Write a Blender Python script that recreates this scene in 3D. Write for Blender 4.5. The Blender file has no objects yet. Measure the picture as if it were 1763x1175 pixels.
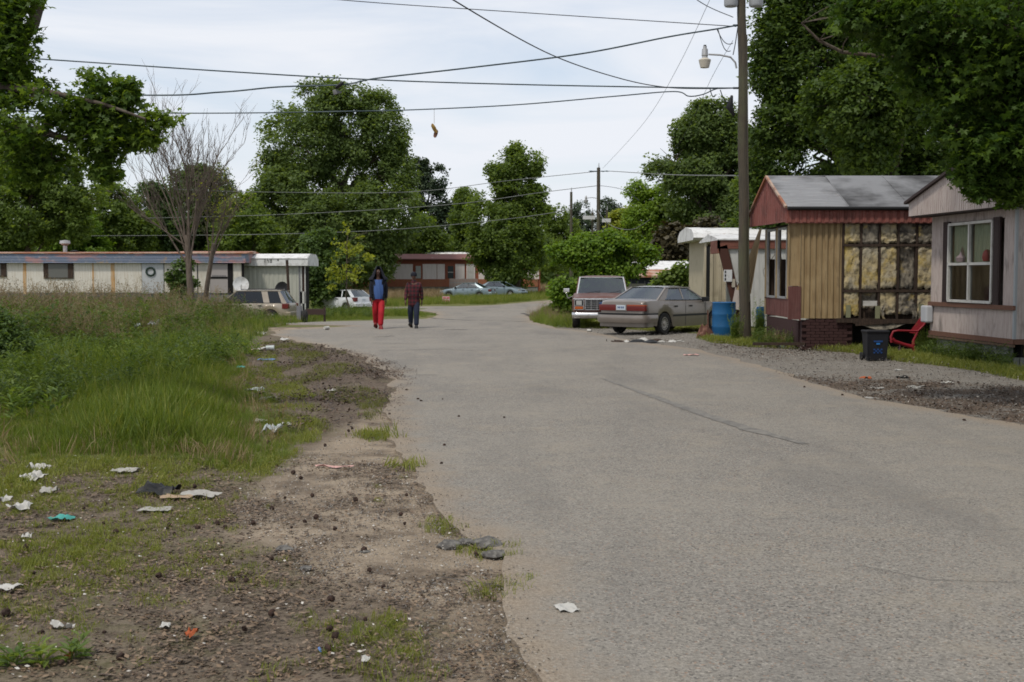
import bpy, bmesh, math, random
import numpy as np
from mathutils import Vector, Matrix, noise
from mathutils.geometry import delaunay_2d_cdt

random.seed(7)
RNG = np.random.default_rng(11)
SC = bpy.context.scene
COL = SC.collection
R = math.radians
PI = math.pi

# ------------------------------------------------------------------ camera
FPX = 2000.0            # focal length in photo pixels (photo 1763 wide)
PITCH = math.atan(112.5 / FPX)
CAMZ = 1.6
cd = bpy.data.cameras.new('camera')
cam = bpy.data.objects.new('camera', cd)
COL.objects.link(cam)
cam.location = (0, 0, CAMZ)
cam.rotation_euler = (PI / 2 - PITCH, 0, 0)
cd.sensor_width = 36.0
cd.lens = 36.0 * FPX / 1763.0
cd.clip_start = 0.1
cd.clip_end = 5000
cd.dof.use_dof = True
cd.dof.focus_distance = 13.0
cd.dof.aperture_fstop = 9.0
SC.camera = cam

# ------------------------------------------------------------------ light
SUN_EL, SUN_AZ = R(58), R(215)      # azimuth clockwise from +Y: sun behind and left of the camera
w = bpy.data.worlds.new('World'); SC.world = w; w.use_nodes = True
nt = w.node_tree; nt.nodes.clear()
wo = nt.nodes.new('ShaderNodeOutputWorld')
sky = nt.nodes.new('ShaderNodeTexSky'); sky.sky_type = 'NISHITA'; sky.sun_disc = False
sky.sun_elevation = SUN_EL; sky.sun_rotation = SUN_AZ
sky.air_density = 1.0; sky.dust_density = 1.5
bgs = nt.nodes.new('ShaderNodeBackground'); bgs.inputs[1].default_value = 0.15
nt.links.new(sky.outputs[0], bgs.inputs[0])
bgc = nt.nodes.new('ShaderNodeBackground'); bgc.inputs[1].default_value = 1.0
bgc.inputs[0].default_value = (0.84, 0.87, 0.93, 1)
tc = nt.nodes.new('ShaderNodeTexCoord')
mp = nt.nodes.new('ShaderNodeMapping'); mp.inputs['Scale'].default_value = (1.0, 1.0, 6.0)
mp.inputs['Rotation'].default_value = (0.02, 0.06, 0.3)
nt.links.new(tc.outputs['Generated'], mp.inputs[0])
nz = nt.nodes.new('ShaderNodeTexNoise'); nz.inputs['Scale'].default_value = 2.2
nz.inputs['Detail'].default_value = 7; nz.inputs['Roughness'].default_value = 0.55; nz.inputs['Distortion'].default_value = 0.6
nt.links.new(mp.outputs[0], nz.inputs['Vector'])
rp = nt.nodes.new('ShaderNodeMapRange'); rp.inputs[1].default_value = 0.36; rp.inputs[2].default_value = 0.60
rp.inputs[3].default_value = 0.52; rp.inputs[4].default_value = 1.0
nt.links.new(nz.outputs[0], rp.inputs[0])
mxs = nt.nodes.new('ShaderNodeMixShader')
nt.links.new(rp.outputs[0], mxs.inputs[0]); nt.links.new(bgs.outputs[0], mxs.inputs[1]); nt.links.new(bgc.outputs[0], mxs.inputs[2])
nt.links.new(mxs.outputs[0], wo.inputs[0])

sd_ = bpy.data.lights.new('sun', 'SUN'); sd_.energy = 2.3; sd_.angle = R(6); sd_.color = (1.0, 0.94, 0.84)
sun = bpy.data.objects.new('sun', sd_); COL.objects.link(sun)
sdir = Vector((math.sin(SUN_AZ) * math.cos(SUN_EL), math.cos(SUN_AZ) * math.cos(SUN_EL), math.sin(SUN_EL)))
sun.rotation_euler = sdir.to_track_quat('Z', 'Y').to_euler()
sun.location = (-10, -10, 40)

SC.view_settings.view_transform = 'Standard'
SC.view_settings.look = 'None'
SC.view_settings.exposure = 0.02
SC.view_settings.gamma = 1.0
SC.view_settings.use_curve_mapping = False
SC.render.engine = 'CYCLES'
cy = SC.cycles
cy.max_bounces = 5; cy.diffuse_bounces = 3; cy.glossy_bounces = 2; cy.transmission_bounces = 3; cy.transparent_max_bounces = 8
cy.caustics_reflective = False; cy.caustics_refractive = False
cy.use_denoising = True
cy.pixel_filter_type = 'BLACKMAN_HARRIS'; cy.filter_width = 1.7

# ------------------------------------------------------------------ helpers
def sstep(a, b, x):
    t = np.clip((np.asarray(x, dtype=float) - a) / (b - a), 0, 1)
    return t * t * (3 - 2 * t)

def H(x, y):            # terrain height
    x = np.asarray(x, dtype=float); y = np.asarray(y, dtype=float)
    s = sstep(36, 58, y)
    h = -0.45 * s - 0.42 * sstep(-5, -14, x) * s * (1 - sstep(80, 110, y))
    h = h + 0.12 * sstep(70, 110, y) + 6.0 * sstep(180, 600, y)
    return h

def ray(px, py):
    cx, cyy = (px - 881.5) / FPX, (587.5 - py) / FPX
    return Vector((cx, math.cos(PITCH) + cyy * math.sin(PITCH), -math.sin(PITCH) + cyy * math.cos(PITCH)))

def P(px, py, Y):       # the point at distance Y seen at a photo pixel
    d = ray(px, py); t = Y / d.y
    return Vector((d.x * t, Y, CAMZ + d.z * t))

def G(px, py):          # the ground point at a photo pixel
    d = ray(px, py)
    if d.z >= -1e-4: return P(px, py, 150)
    y = 2.0
    while y < 400:
        t = y / d.y
        if CAMZ + d.z * t <= float(H(d.x * t, y)): break
        y += 0.02 if y < 20 else 0.08
    t = y / d.y
    return Vector((d.x * t, y, float(H(d.x * t, y))))

def tagp(o, label=None, cat=None, group=None, kind=None):
    if label: o['label'] = label
    if cat: o['category'] = cat
    if group: o['group'] = group
    if kind: o['kind'] = kind
    return o

def thing(name, label, cat, loc=(0, 0, 0), rz=0, group=None):
    o = bpy.data.objects.new(name, None); COL.objects.link(o)
    o.location = loc; o.rotation_euler = (0, 0, rz); o.empty_display_size = 0.3
    return tagp(o, label, cat, group)

def link(name, me, parent=None):
    o = bpy.data.objects.new(name, me); COL.objects.link(o)
    if parent is not None: o.parent = parent
    return o

class MB:
    def __init__(s): s.v = []; s.f = []; s.m = []
    def face(s, pts, mi=0):
        n = len(s.v); s.v += [tuple(p) for p in pts]; s.f.append(tuple(range(n, n + len(pts)))); s.m.append(mi)
    def box(s, x0, x1, y0, y1, z0, z1, mi=0, M=None):
        n = len(s.v)
        c = [Vector((x, y, z)) for z in (z0, z1) for y in (y0, y1) for x in (x0, x1)]
        if M is not None: c = [M @ p for p in c]
        s.v += [tuple(p) for p in c]
        for q in ((0, 2, 3, 1), (4, 5, 7, 6), (0, 1, 5, 4), (2, 6, 7, 3), (0, 4, 6, 2), (1, 3, 7, 5)):
            s.f.append(tuple(n + i for i in q)); s.m.append(mi)
        return s
    def bar(s, a, b, w, h, mi=0, up=(0, 0, 1)):   # box from a to b with width w, height h
        a, b = Vector(a), Vector(b); d = b - a; L = d.length
        if L < 1e-6: return s
        x = d / L; u = Vector(up)
        if abs(x.dot(u)) > 0.99: u = Vector((0, 1, 0))
        y = u.cross(x).normalized(); z = x.cross(y)
        M = Matrix((( x.x, y.x, z.x, a.x), (x.y, y.y, z.y, a.y), (x.z, y.z, z.z, a.z), (0, 0, 0, 1)))
        return s.box(0, L, -w / 2, w / 2, -h / 2, h / 2, mi, M)
    def tube(s, pts, rad, seg=8, mi=0, cap=True):
        pts = [Vector(p) for p in pts]
        if not hasattr(rad, '__len__'): rad = [rad] * len(pts)
        n0 = len(s.v); prev = None
        for i, p in enumerate(pts):
            t = (pts[min(i + 1, len(pts) - 1)] - pts[max(i - 1, 0)]).normalized()
            if prev is None:
                u = Vector((0, 0, 1)) if abs(t.z) < 0.9 else Vector((1, 0, 0))
                u = (u - t * u.dot(t)).normalized()
            else:
                u = (prev - t * prev.dot(t)).normalized()
            prev = u; v = t.cross(u)
            for k in range(seg):
                a = 2 * PI * k / seg
                s.v.append(tuple(p + (u * math.cos(a) + v * math.sin(a)) * rad[i]))
        for i in range(len(pts) - 1):
            for k in range(seg):
                a = n0 + i * seg + k; b = n0 + i * seg + (k + 1) % seg
                s.f.append((a, b, b + seg, a + seg)); s.m.append(mi)
        if cap:
            s.f.append(tuple(n0 + k for k in range(seg))[::-1]); s.m.append(mi)
            s.f.append(tuple(n0 + (len(pts) - 1) * seg + k for k in range(seg))); s.m.append(mi)
        return s
    def lathe(s, prof, c=(0, 0, 0), ax='z', seg=24, mi=0):   # prof: (radius, along)
        n0 = len(s.v); c = Vector(c)
        for r, z in prof:
            for k in range(seg):
                a = 2 * PI * k / seg; u, v = r * math.cos(a), r * math.sin(a)
                p = {'z': (u, v, z), 'y': (u, z, v), 'x': (z, u, v)}[ax]
                s.v.append(tuple(c + Vector(p)))
        for i in range(len(prof) - 1):
            for k in range(seg):
                a = n0 + i * seg + k; b = n0 + i * seg + (k + 1) % seg
                s.f.append((a, b, b + seg, a + seg)); s.m.append(mi)
        return s
    def prism(s, pts, d, mi=0):      # extrude a polygon (list of 3D points) by vector d
        n = len(s.v); d = Vector(d); k = len(pts)
        s.v += [tuple(Vector(p)) for p in pts] + [tuple(Vector(p) + d) for p in pts]
        s.f.append(tuple(range(n, n + k))[::-1]); s.m.append(mi)
        s.f.append(tuple(range(n + k, n + 2 * k))); s.m.append(mi)
        for i in range(k):
            j = (i + 1) % k
            s.f.append((n + i, n + j, n + k + j, n + k + i)); s.m.append(mi)
        return s
    def grid(s, fn, nu, nv, mi=0):
        n = len(s.v)
        for j in range(nv + 1):
            for i in range(nu + 1): s.v.append(tuple(fn(i / nu, j / nv)))
        for j in range(nv):
            for i in range(nu):
                a = n + j * (nu + 1) + i
                s.f.append((a, a + 1, a + nu + 2, a + nu + 1)); s.m.append(mi)
        return s
    def mesh(s, name, mats, smooth=None):
        me = bpy.data.meshes.new(name)
        me.from_pydata(s.v, [], s.f)
        if not isinstance(mats, (list, tuple)): mats = [mats]
        for m in mats: me.materials.append(m)
        if len(mats) > 1: me.polygons.foreach_set('material_index', s.m)
        bm = bmesh.new(); bm.from_mesh(me); bmesh.ops.remove_doubles(bm, verts=bm.verts, dist=1e-5)
        bmesh.ops.recalc_face_normals(bm, faces=bm.faces); bm.to_mesh(me); bm.free()
        if smooth is not None:
            me.polygons.foreach_set('use_smooth', [True] * len(me.polygons))
            me.set_sharp_from_angle(angle=R(smooth))
        me.update()
        return me
    def build(s, name, mats, parent=None, smooth=None, bevel=0):
        o = link(name, s.mesh(name, mats, smooth), parent)
        if bevel:
            b = o.modifiers.new('bevel', 'BEVEL'); b.width = bevel; b.segments = 2; b.limit_method = 'ANGLE'
        return o

def copy_tree(o, parent=None):
    c = o.copy(); COL.objects.link(c)
    if parent is not None: c.parent = parent
    for ch in list(o.children): copy_tree(ch, c)
    return c

# ------------------------------------------------------------------ materials
MATS = {}
def mat(name, col, rough=0.75, metal=0.0, layers=(), bump=0.0, bscale=60, spec=0.3, coat=0.0, coord='Object', fine=0.0):
    """layers: (scale, (sx,sy,sz), lo, hi, colour, amount)"""
    if name in MATS: return MATS[name]
    m = bpy.data.materials.new(name); m.use_nodes = True; nt = m.node_tree
    b = nt.nodes['Principled BSDF']
    b.inputs['Roughness'].default_value = rough; b.inputs['Metallic'].default_value = metal
    b.inputs['Specular IOR Level'].default_value = spec; b.inputs['Coat Weight'].default_value = coat
    b.inputs['Coat Roughness'].default_value = 0.12
    tc = nt.nodes.new('ShaderNodeTexCoord')
    rgb = nt.nodes.new('ShaderNodeRGB'); rgb.outputs[0].default_value = (*col, 1)
    cur = rgb.outputs[0]
    for i, (sc, st, lo, hi, c2, amt) in enumerate(layers):
        mp = nt.nodes.new('ShaderNodeMapping'); mp.inputs['Scale'].default_value = st
        mp.inputs['Location'].default_value = (i * 3.7, i * 1.3, i * 2.1)
        nt.links.new(tc.outputs[coord], mp.inputs[0])
        n = nt.nodes.new('ShaderNodeTexNoise'); n.inputs['Scale'].default_value = sc
        n.inputs['Detail'].default_value = 6; n.inputs['Roughness'].default_value = 0.6
        nt.links.new(mp.outputs[0], n.inputs['Vector'])
        r = nt.nodes.new('ShaderNodeMapRange'); r.inputs[1].default_value = lo; r.inputs[2].default_value = hi
        r.inputs[4].default_value = amt
        nt.links.new(n.outputs[0], r.inputs[0])
        mx = nt.nodes.new('ShaderNodeMix'); mx.data_type = 'RGBA'
        nt.links.new(r.outputs[0], mx.inputs[0]); nt.links.new(cur, mx.inputs[6]); mx.inputs[7].default_value = (*c2, 1)
        cur = mx.outputs[2]
    nt.links.new(cur, b.inputs['Base Color'])
    if bump:
        n = nt.nodes.new('ShaderNodeTexNoise'); n.inputs['Scale'].default_value = bscale; n.inputs['Detail'].default_value = 5
        nt.links.new(tc.outputs[coord], n.inputs['Vector'])
        bp = nt.nodes.new('ShaderNodeBump'); bp.inputs['Strength'].default_value = bump; bp.inputs['Distance'].default_value = 0.02
        nt.links.new(n.outputs[0], bp.inputs['Height']); nt.links.new(bp.outputs[0], b.inputs['Normal'])
    MATS[name] = m
    return m

def leaf_mat(name, dark, light, trans=0.35, hue=None):
    m = bpy.data.materials.new(name); m.use_nodes = True; nt = m.node_tree
    out = nt.nodes['Material Output']; b = nt.nodes['Principled BSDF']
    b.inputs['Roughness'].default_value = 0.5; b.inputs['Specular IOR Level'].default_value = 0.25
    at = nt.nodes.new('ShaderNodeAttribute'); at.attribute_name = 'var'
    mx = nt.nodes.new('ShaderNodeMix'); mx.data_type = 'RGBA'
    oi = nt.nodes.new('ShaderNodeObjectInfo'); ma = nt.nodes.new('ShaderNodeMath'); ma.operation = 'MULTIPLY_ADD'; ma.inputs[1].default_value = .5; ma.inputs[2].default_value = -.25
    nt.links.new(oi.outputs['Random'], ma.inputs[0]); mb_ = nt.nodes.new('ShaderNodeMath'); mb_.operation = 'ADD'; mb_.use_clamp = True
    nt.links.new(at.outputs['Fac'], mb_.inputs[0]); nt.links.new(ma.outputs[0], mb_.inputs[1]); nt.links.new(mb_.outputs[0], mx.inputs[0]); mx.inputs[6].default_value = (*dark, 1); mx.inputs[7].default_value = (*light, 1)
    nt.links.new(mx.outputs[2], b.inputs['Base Color'])
    tr = nt.nodes.new('ShaderNodeBsdfTranslucent')
    mul = nt.nodes.new('ShaderNodeMix'); mul.data_type = 'RGBA'; mul.blend_type = 'MULTIPLY'; mul.inputs[0].default_value = 1
    nt.links.new(mx.outputs[2], mul.inputs[6]); mul.inputs[7].default_value = (1.6, 1.5, 0.6, 1)
    nt.links.new(mul.outputs[2], tr.inputs[0])
    ms = nt.nodes.new('ShaderNodeMixShader'); ms.inputs[0].default_value = trans
    nt.links.new(b.outputs[0], ms.inputs[1]); nt.links.new(tr.outputs[0], ms.inputs[2]); nt.links.new(ms.outputs[0], out.inputs[0])
    return m

def glass_mat(name, tint=(0.55, 0.62, 0.6), refl=0.06, dark=0.35):
    m = bpy.data.materials.new(name); m.use_nodes = True; nt = m.node_tree
    out = nt.nodes['Material Output']; nt.nodes.remove(nt.nodes['Principled BSDF'])
    t = nt.nodes.new('ShaderNodeBsdfTransparent'); t.inputs[0].default_value = (*[c * dark for c in tint], 1)
    g = nt.nodes.new('ShaderNodeBsdfGlossy'); g.inputs['Roughness'].default_value = 0.06; g.inputs[0].default_value = (0.85, 0.9, 0.95, 1)
    lw0 = nt.nodes.new('ShaderNodeLayerWeight'); lw = nt.nodes.new('ShaderNodeMath'); lw.operation = 'POWER'; lw.inputs[1].default_value = 4.0; nt.links.new(lw0.outputs['Facing'], lw.inputs[0])
    mr = nt.nodes.new('ShaderNodeMath'); mr.operation = 'MULTIPLY_ADD'; mr.inputs[1].default_value = 0.7; mr.inputs[2].default_value = refl
    nt.links.new(lw.outputs[0], mr.inputs[0])
    ms = nt.nodes.new('ShaderNodeMixShader')
    nt.links.new(mr.outputs[0], ms.inputs[0]); nt.links.new(t.outputs[0], ms.inputs[1]); nt.links.new(g.outputs[0], ms.inputs[2])
    nt.links.new(ms.outputs[0], out.inputs[0])
    return m

M_black = mat('black_plastic', (0.012, 0.012, 0.013), 0.5)
M_rubber = mat('tyre_rubber', (0.018, 0.018, 0.018), 0.85, layers=[(20, (1, 1, 1), .45, .7, (0.06, 0.055, 0.045), .6)])
M_dark = mat('dark_inside', (0.01, 0.009, 0.009), 0.95)
M_chrome = mat('worn_chrome', (0.62, 0.62, 0.62), 0.25, 0.9, layers=[(14, (1, 1, 1), .5, .7, (0.25, 0.2, 0.16), .5)])
M_alum = mat('dull_aluminium', (0.45, 0.45, 0.45), 0.5, 0.6, layers=[(6, (1, 1, 1), .45, .7, (0.2, 0.18, 0.16), .5)])
M_glass = glass_mat('car_glass', (.62, .78, .72), .13, .5)
M_glassd = glass_mat('dark_car_glass', (0.5, 0.55, 0.55), 0.05, 0.12)
M_wglass = glass_mat('window_glass', (0.9, 0.92, 0.9), 0.04, 0.9)
M_bark = mat('bark', (0.11, 0.085, 0.065), 0.95, layers=[(6, (4, 4, .6), .4, .65, (0.045, 0.035, 0.028), .9), (3, (1, 1, 1), .5, .7, (0.16, 0.15, 0.12), .6)], bump=0.5, bscale=25)
M_barkgrey = mat('grey_bark', (0.23, 0.19, 0.155), 0.95, layers=[(8, (3, 3, .6), .4, .65, (0.11, 0.085, 0.065), .8)])
M_pole = mat('pole_wood', (0.085, 0.070, 0.050), 0.95, layers=[(9, (6, 6, .25), .42, .62, (0.05, 0.045, 0.038), .9), (1.2, (1, 1, .7), .45, .7, (0.10, 0.115, 0.06), .6)], bump=0.4, bscale=30)
M_wire = mat('wire_black', (0.03, 0.035, 0.04), 0.6)

# ------------------------------------------------------------------ regions of the ground
def PX(pts): return [tuple(G(*p)[:2]) if len(p) == 2 else (p[0], p[1]) for p in pts]   # (px,py) pixels or (x,y,0) metres

def subdiv(poly, step, amp, seed=0):
    out = []
    for i in range(len(poly)):
        a = Vector(poly[i]); b = Vector(poly[(i + 1) % len(poly)]); L = (b - a).length
        dist = max(2.0, (a.y + b.y) / 2)
        st = step * dist / 8; n = max(1, min(60, int(L / st)))
        nrm = Vector((-(b - a).y, (b - a).x)).normalized() if L > 0 else Vector((0, 0))
        for k in range(n):
            p = a.lerp(b, k / n)
            q = noise.noise(Vector((p.x * 1.1, p.y * 1.1, seed))) * 1.6 + noise.noise(Vector((p.x * 5, p.y * 5, seed + 3))) * 0.8
            p = p + nrm * q * amp * min(2.5, max(.6, dist / 8))
            out.append((p.x, p.y))
    return out

def inside(x, y, poly):
    r = np.zeros(x.shape, bool); n = len(poly)
    for i in range(n):
        x0, y0 = poly[i]; x1, y1 = poly[(i + 1) % n]
        if y0 == y1: continue
        c = ((y0 > y) != (y1 > y)) & (x < (x1 - x0) * (y - y0) / (y1 - y0) + x0)
        r ^= c
    return r

def sdist(x, y, poly):     # > 0 inside
    d = np.full(x.shape, 1e9); n = len(poly)
    for i in range(n):
        x0, y0 = poly[i]; x1, y1 = poly[(i + 1) % n]
        dx, dy = x1 - x0, y1 - y0; L = dx * dx + dy * dy + 1e-12
        t = np.clip(((x - x0) * dx + (y - y0) * dy) / L, 0, 1)
        d = np.minimum(d, (x - x0 - t * dx) ** 2 + (y - y0 - t * dy) ** 2)
    d = np.sqrt(d)
    return np.where(inside(x, y, poly), d, -d)

ROAD = PX([(2.6, -30, 0), (1.2, -8, 0), (930, 1175), (895, 1110), (858, 1040), (862, 985), (872, 958), (815, 930), (772, 895), (738, 862), (703, 800), (672, 750),
           (664, 710), (676, 670), (668, 645), (640, 628), (610, 612), (560, 597), (510, 588), (470, 579), (478, 569), (560, 565), (610, 562), (520, 560),
           (440, 559), (440, 555), (540, 555), (640, 553), (668, 550), (730, 550), (757, 543), (735, 537), (668, 535), (560, 534), (560, 531), (700, 529), (790, 528), (850, 526), (905, 521),
           (950, 517), (1010, 515), (1010, 518), (975, 523), (938, 533), (914, 546), (918, 556), (955, 565), (1020, 573), (1090, 588),
           (1180, 600), (1240, 613), (1300, 628), (1380, 655), (1440, 672), (1500, 690), (1600, 705), (1763, 735), (7.2, 8, 0), (8.6, -8, 0), (10, -30, 0)])
GRASS_L = PX([(-500, 830), (-100, 800), (60, 795), (180, 800), (300, 792), (380, 812), (440, 815), (500, 790), (520, 750), (480, 700), (440, 660), (420, 630), (415, 605), (440, 585),
              (470, 570), (440, 556), (-45, 60, 0), (-45, 12, 0)])
SAND = PX([(480, 800), (560, 760), (640, 705), (690, 690), (740, 800), (800, 880), (900, 960), (900, 1050), (950, 1175), (760, 1175), (700, 1060), (560, 1020), (430, 940), (400, 870)])
MULCH = PX([(450, 590), (520, 592), (620, 612), (690, 640), (695, 660), (670, 700), (640, 725), (560, 745), (500, 745), (430, 690), (400, 655)])
MULCH_R = PX([(1340, 645), (1430, 652), (1560, 655), (1763, 668), (1850, 680), (1850, 750), (1763, 735), (1600, 705), (1500, 690), (1440, 672), (1380, 655)])
GRAVEL_R = PX([(920, 558), (985, 566), (1060, 566), (1240, 578), (1245, 590), (1300, 596), (1400, 600), (1480, 608), (1540, 620), (1640, 630), (1763, 655), (1900, 690), (9, 8, 0), (12, -30, 0), (8, -30, 0), (6.5, 8, 0), (1763, 735), (1440, 680), (1300, 635), (1180, 605), (1020, 578)])
TAN_L = PX([(455, 566), (560, 563), (600, 566), (520, 571), (460, 570)])

# ground sheet
def build_ground():
    ys = list(np.arange(-30, 2.4, 0.6)); y = 2.4
    while y < 1600:
        ys.append(y); y += max(0.05, y * 0.014)
    ys = np.array(ys)
    us = np.linspace(-1, 1, 321)
    half = 9 + 0.62 * np.maximum(ys, 0) + 22 * sstep(60, 300, ys) * 4
    X = us[None, :] * half[:, None]; Y = np.repeat(ys[:, None], len(us), 1)
    x = X.ravel(); yv = Y.ravel()
    sr = np.full(x.shape, -9.0); near = yv < 130
    sr[near] = sdist(x[near], yv[near], ROAD)
    def msk(poly, soft, ymax=80):
        o = np.zeros(x.shape); k = yv < ymax
        o[k] = np.clip(0.5 + sdist(x[k], yv[k], poly) / soft, 0, 1); return o
    mg = np.maximum(msk(GRASS_L, 1.2), sstep(34, 38, yv))
    grv = msk(GRAVEL_R, 0.8)
    mg = np.where((x > 2) & (yv > 8), np.maximum(mg, np.where(yv > 15, 1 - grv, 0)), mg)
    mg = mg * (1 - msk(TAN_L, 1.0))
    ms = np.maximum(msk(SAND, 0.9), msk(TAN_L, 0.5))
    mm = np.maximum(msk(MULCH, 0.9), msk(MULCH_R, 0.5))
    z = H(x, yv)
    rough = np.array([noise.noise(Vector((a * 0.9, b * 0.9, 0))) + .5 * noise.noise(Vector((a * 3.1, b * 3.1, 5))) if b < 60 else 0 for a, b in zip(x, yv)])
    off = np.clip(-sr / 0.6, 0, 1)
    z = z + off * rough * 0.028 - (1 - off) * 0.012
    co = np.stack([x, yv, z], 1)
    nr, nc = Y.shape
    idx = np.arange(nr * nc).reshape(nr, nc)
    q = np.stack([idx[:-1, :-1], idx[:-1, 1:], idx[1:, 1:], idx[1:, :-1]], -1).reshape(-1, 4)
    me = bpy.data.meshes.new('ground'); me.from_pydata(co.tolist(), [], q.tolist())
    for nm, v in (('m_grass', mg), ('m_sand', ms), ('m_gravel', grv), ('m_mulch', mm)):
        a = me.attributes.new(nm, 'FLOAT', 'POINT'); a.data.foreach_set('value', v.astype(np.float32))
    me.polygons.foreach_set('use_smooth', [True] * len(me.polygons))
    # material
    m = bpy.data.materials.new('ground_cover'); m.use_nodes = True; nt = m.node_tree; b = nt.nodes['Principled BSDF']
    b.inputs['Roughness'].default_value = 0.95; b.inputs['Specular IOR Level'].default_value = 0.1
    tc = nt.nodes.new('ShaderNodeTexCoord')
    def N(scale, detail=8, rough=.65):
        n = nt.nodes.new('ShaderNodeTexNoise'); n.inputs['Scale'].default_value = scale; n.inputs['Detail'].default_value = detail
        n.inputs['Roughness'].default_value = rough; nt.links.new(tc.outputs['Object'], n.inputs['Vector']); return n.outputs[0]
    def MR(src, lo, hi, a=0., c=1.):
        r = nt.nodes.new('ShaderNodeMapRange'); r.inputs[1].default_value = lo; r.inputs[2].default_value = hi; r.inputs[3].default_value = a; r.inputs[4].default_value = c
        nt.links.new(src, r.inputs[0]); return r.outputs[0]
    def MIX(f, a, c):
        x = nt.nodes.new('ShaderNodeMix'); x.data_type = 'RGBA'
        nt.links.new(f, x.inputs[0])
        for i, s in ((6, a), (7, c)):
            if isinstance(s, tuple): x.inputs[i].default_value = (*s, 1)
            else: nt.links.new(s, x.inputs[i])
        return x.outputs[2]
    def MUL(a, c, op='MULTIPLY'):
        x = nt.nodes.new('ShaderNodeMath'); x.operation = op
        for i, s in ((0, a), (1, c)):
            if isinstance(s, (int, float)): x.inputs[i].default_value = s
            else: nt.links.new(s, x.inputs[i])
        return x.outputs[0]
    def mask(nm, nsc, k=.9, lo=.42, hi=.62):
        a = nt.nodes.new('ShaderNodeAttribute'); a.attribute_name = nm
        n = MUL(MUL(N(nsc), .5, 'SUBTRACT'), k)
        return MR(MUL(a.outputs['Fac'], n, 'ADD'), lo, hi)
    soil = MIX(MR(N(5), .38, .62), (0.092, 0.073, 0.054), (0.180, 0.145, 0.108))
    soil = MIX(MR(N(60, 4), .5, .7), soil, (0.22, 0.18, 0.14))
    soil = MIX(MR(N(28, 5), .52, .62, 0, .65), soil, (0.06, 0.044, 0.034))
    sand = MIX(MR(N(1.6), .35, .65), (0.225, 0.178, 0.130), (0.345, 0.28, 0.208))
    sand = MIX(MR(N(90, 3), .5, .75, 0, .7), sand, (0.40, 0.34, 0.27))
    sand = MIX(MR(N(2.2, 7), .48, .62, 0, .85), sand, (0.125, 0.097, 0.072))
    grav = MIX(MR(N(40, 4), .35, .65), (0.135, 0.122, 0.105), (0.27, 0.25, 0.22))
    grav = MIX(MR(N(2.2), .45, .7, 0, .7), grav, (0.15, 0.125, 0.10))
    mul = MIX(MR(N(25, 5), .4, .65), (0.075, 0.056, 0.043), (0.19, 0.150, 0.115))
    mul = MIX(MR(N(60, 2), .6, .7, 0, .8), mul, (0.2, 0.16, 0.12))
    grs = MIX(MR(N(.55), .35, .65), (0.075, 0.098, 0.026), (0.15, 0.155, 0.055))
    grs = MIX(MR(N(.16, 5), .48, .62, 0, .75), grs, (0.16, 0.145, 0.055))
    grs = MIX(MR(N(18, 4), .5, .7, 0, .6), grs, (0.05, 0.045, 0.02))
    soil = MIX(MR(N(1.3, 7, .7), .50, .68, 0, .6), soil, (0.115, 0.118, 0.045))
    c = MIX(mask('m_sand', 1.1, 1.3, .3, .7), soil, sand)
    c = MIX(mask('m_gravel', 1.5, .6), c, grav)
    c = MIX(mask('m_mulch', 1.6, 4.2, .6, 1.0), c, mul)
    # mossy patches of low green on the bare soil
    c = MIX(mask('m_grass', 2.0, .9), c, grs)
    nt.links.new(c, b.inputs['Base Color'])
    bp = nt.nodes.new('ShaderNodeBump'); bp.inputs['Strength'].default_value = .8; bp.inputs['Distance'].default_value = .02
    nt.links.new(N(45, 6), bp.inputs['Height']); nt.links.new(bp.outputs[0], b.inputs['Normal'])
    me.materials.append(m)
    tagp(link('ground', me), kind='structure')

def sheet(name, poly, mats, lift, grid0=0.35, kind='structure', parent=None):
    poly = [Vector(p) for p in poly]
    xs = [p.x for p in poly]; yss = [p.y for p in poly]
    pts = []
    y = min(yss)
    while y < max(yss):
        st = grid0 * max(1.0, abs(y) / 8); x = min(xs)
        while x < max(xs): pts.append((x, y)); x += st
        y += st
    if pts:
        pa = np.array(pts); pl = [tuple(p) for p in poly]
        keep = sdist(pa[:, 0], pa[:, 1], pl) > 0.08
        pts = [Vector(p) for p, k in zip(pts, keep) if k]
    n = len(poly); allv = list(poly) + pts
    r = delaunay_2d_cdt(allv, [(i, (i + 1) % n) for i in range(n)], [], 1, 1e-5)
    co = np.array([tuple(p) for p in r[0]]); z = H(co[:, 0], co[:, 1]) + lift
    v = np.column_stack([co, z]).tolist(); f = [list(t) for t in r[2]]
    # a thin turned-down rim
    cnt = {}
    for t in f:
        for i in range(len(t)):
            e = (t[i], t[(i + 1) % len(t)]); cnt[e] = 1
    rim = [e for e in cnt if (e[1], e[0]) not in cnt]
    low = {}
    for a, b_ in rim:
        for k in (a, b_):
            if k not in low: low[k] = len(v); v.append([v[k][0], v[k][1], v[k][2] - max(.03, lift * 1.3)])
        f.append([b_, a, low[a], low[b_]])
    me = bpy.data.meshes.new(name); me.from_pydata(v, [], f)
    va = np.array(v); ev = 1 - np.clip(sdist(va[:, 0], va[:, 1], [tuple(p) for p in poly]) / .8, 0, 1)
    a_ = me.attributes.new('edge', 'FLOAT', 'POINT'); a_.data.foreach_set('value', ev.astype(np.float32))
    me.materials.append(mats)
    o = link(name, me, parent)
    if kind: o['kind'] = kind
    return o

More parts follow.
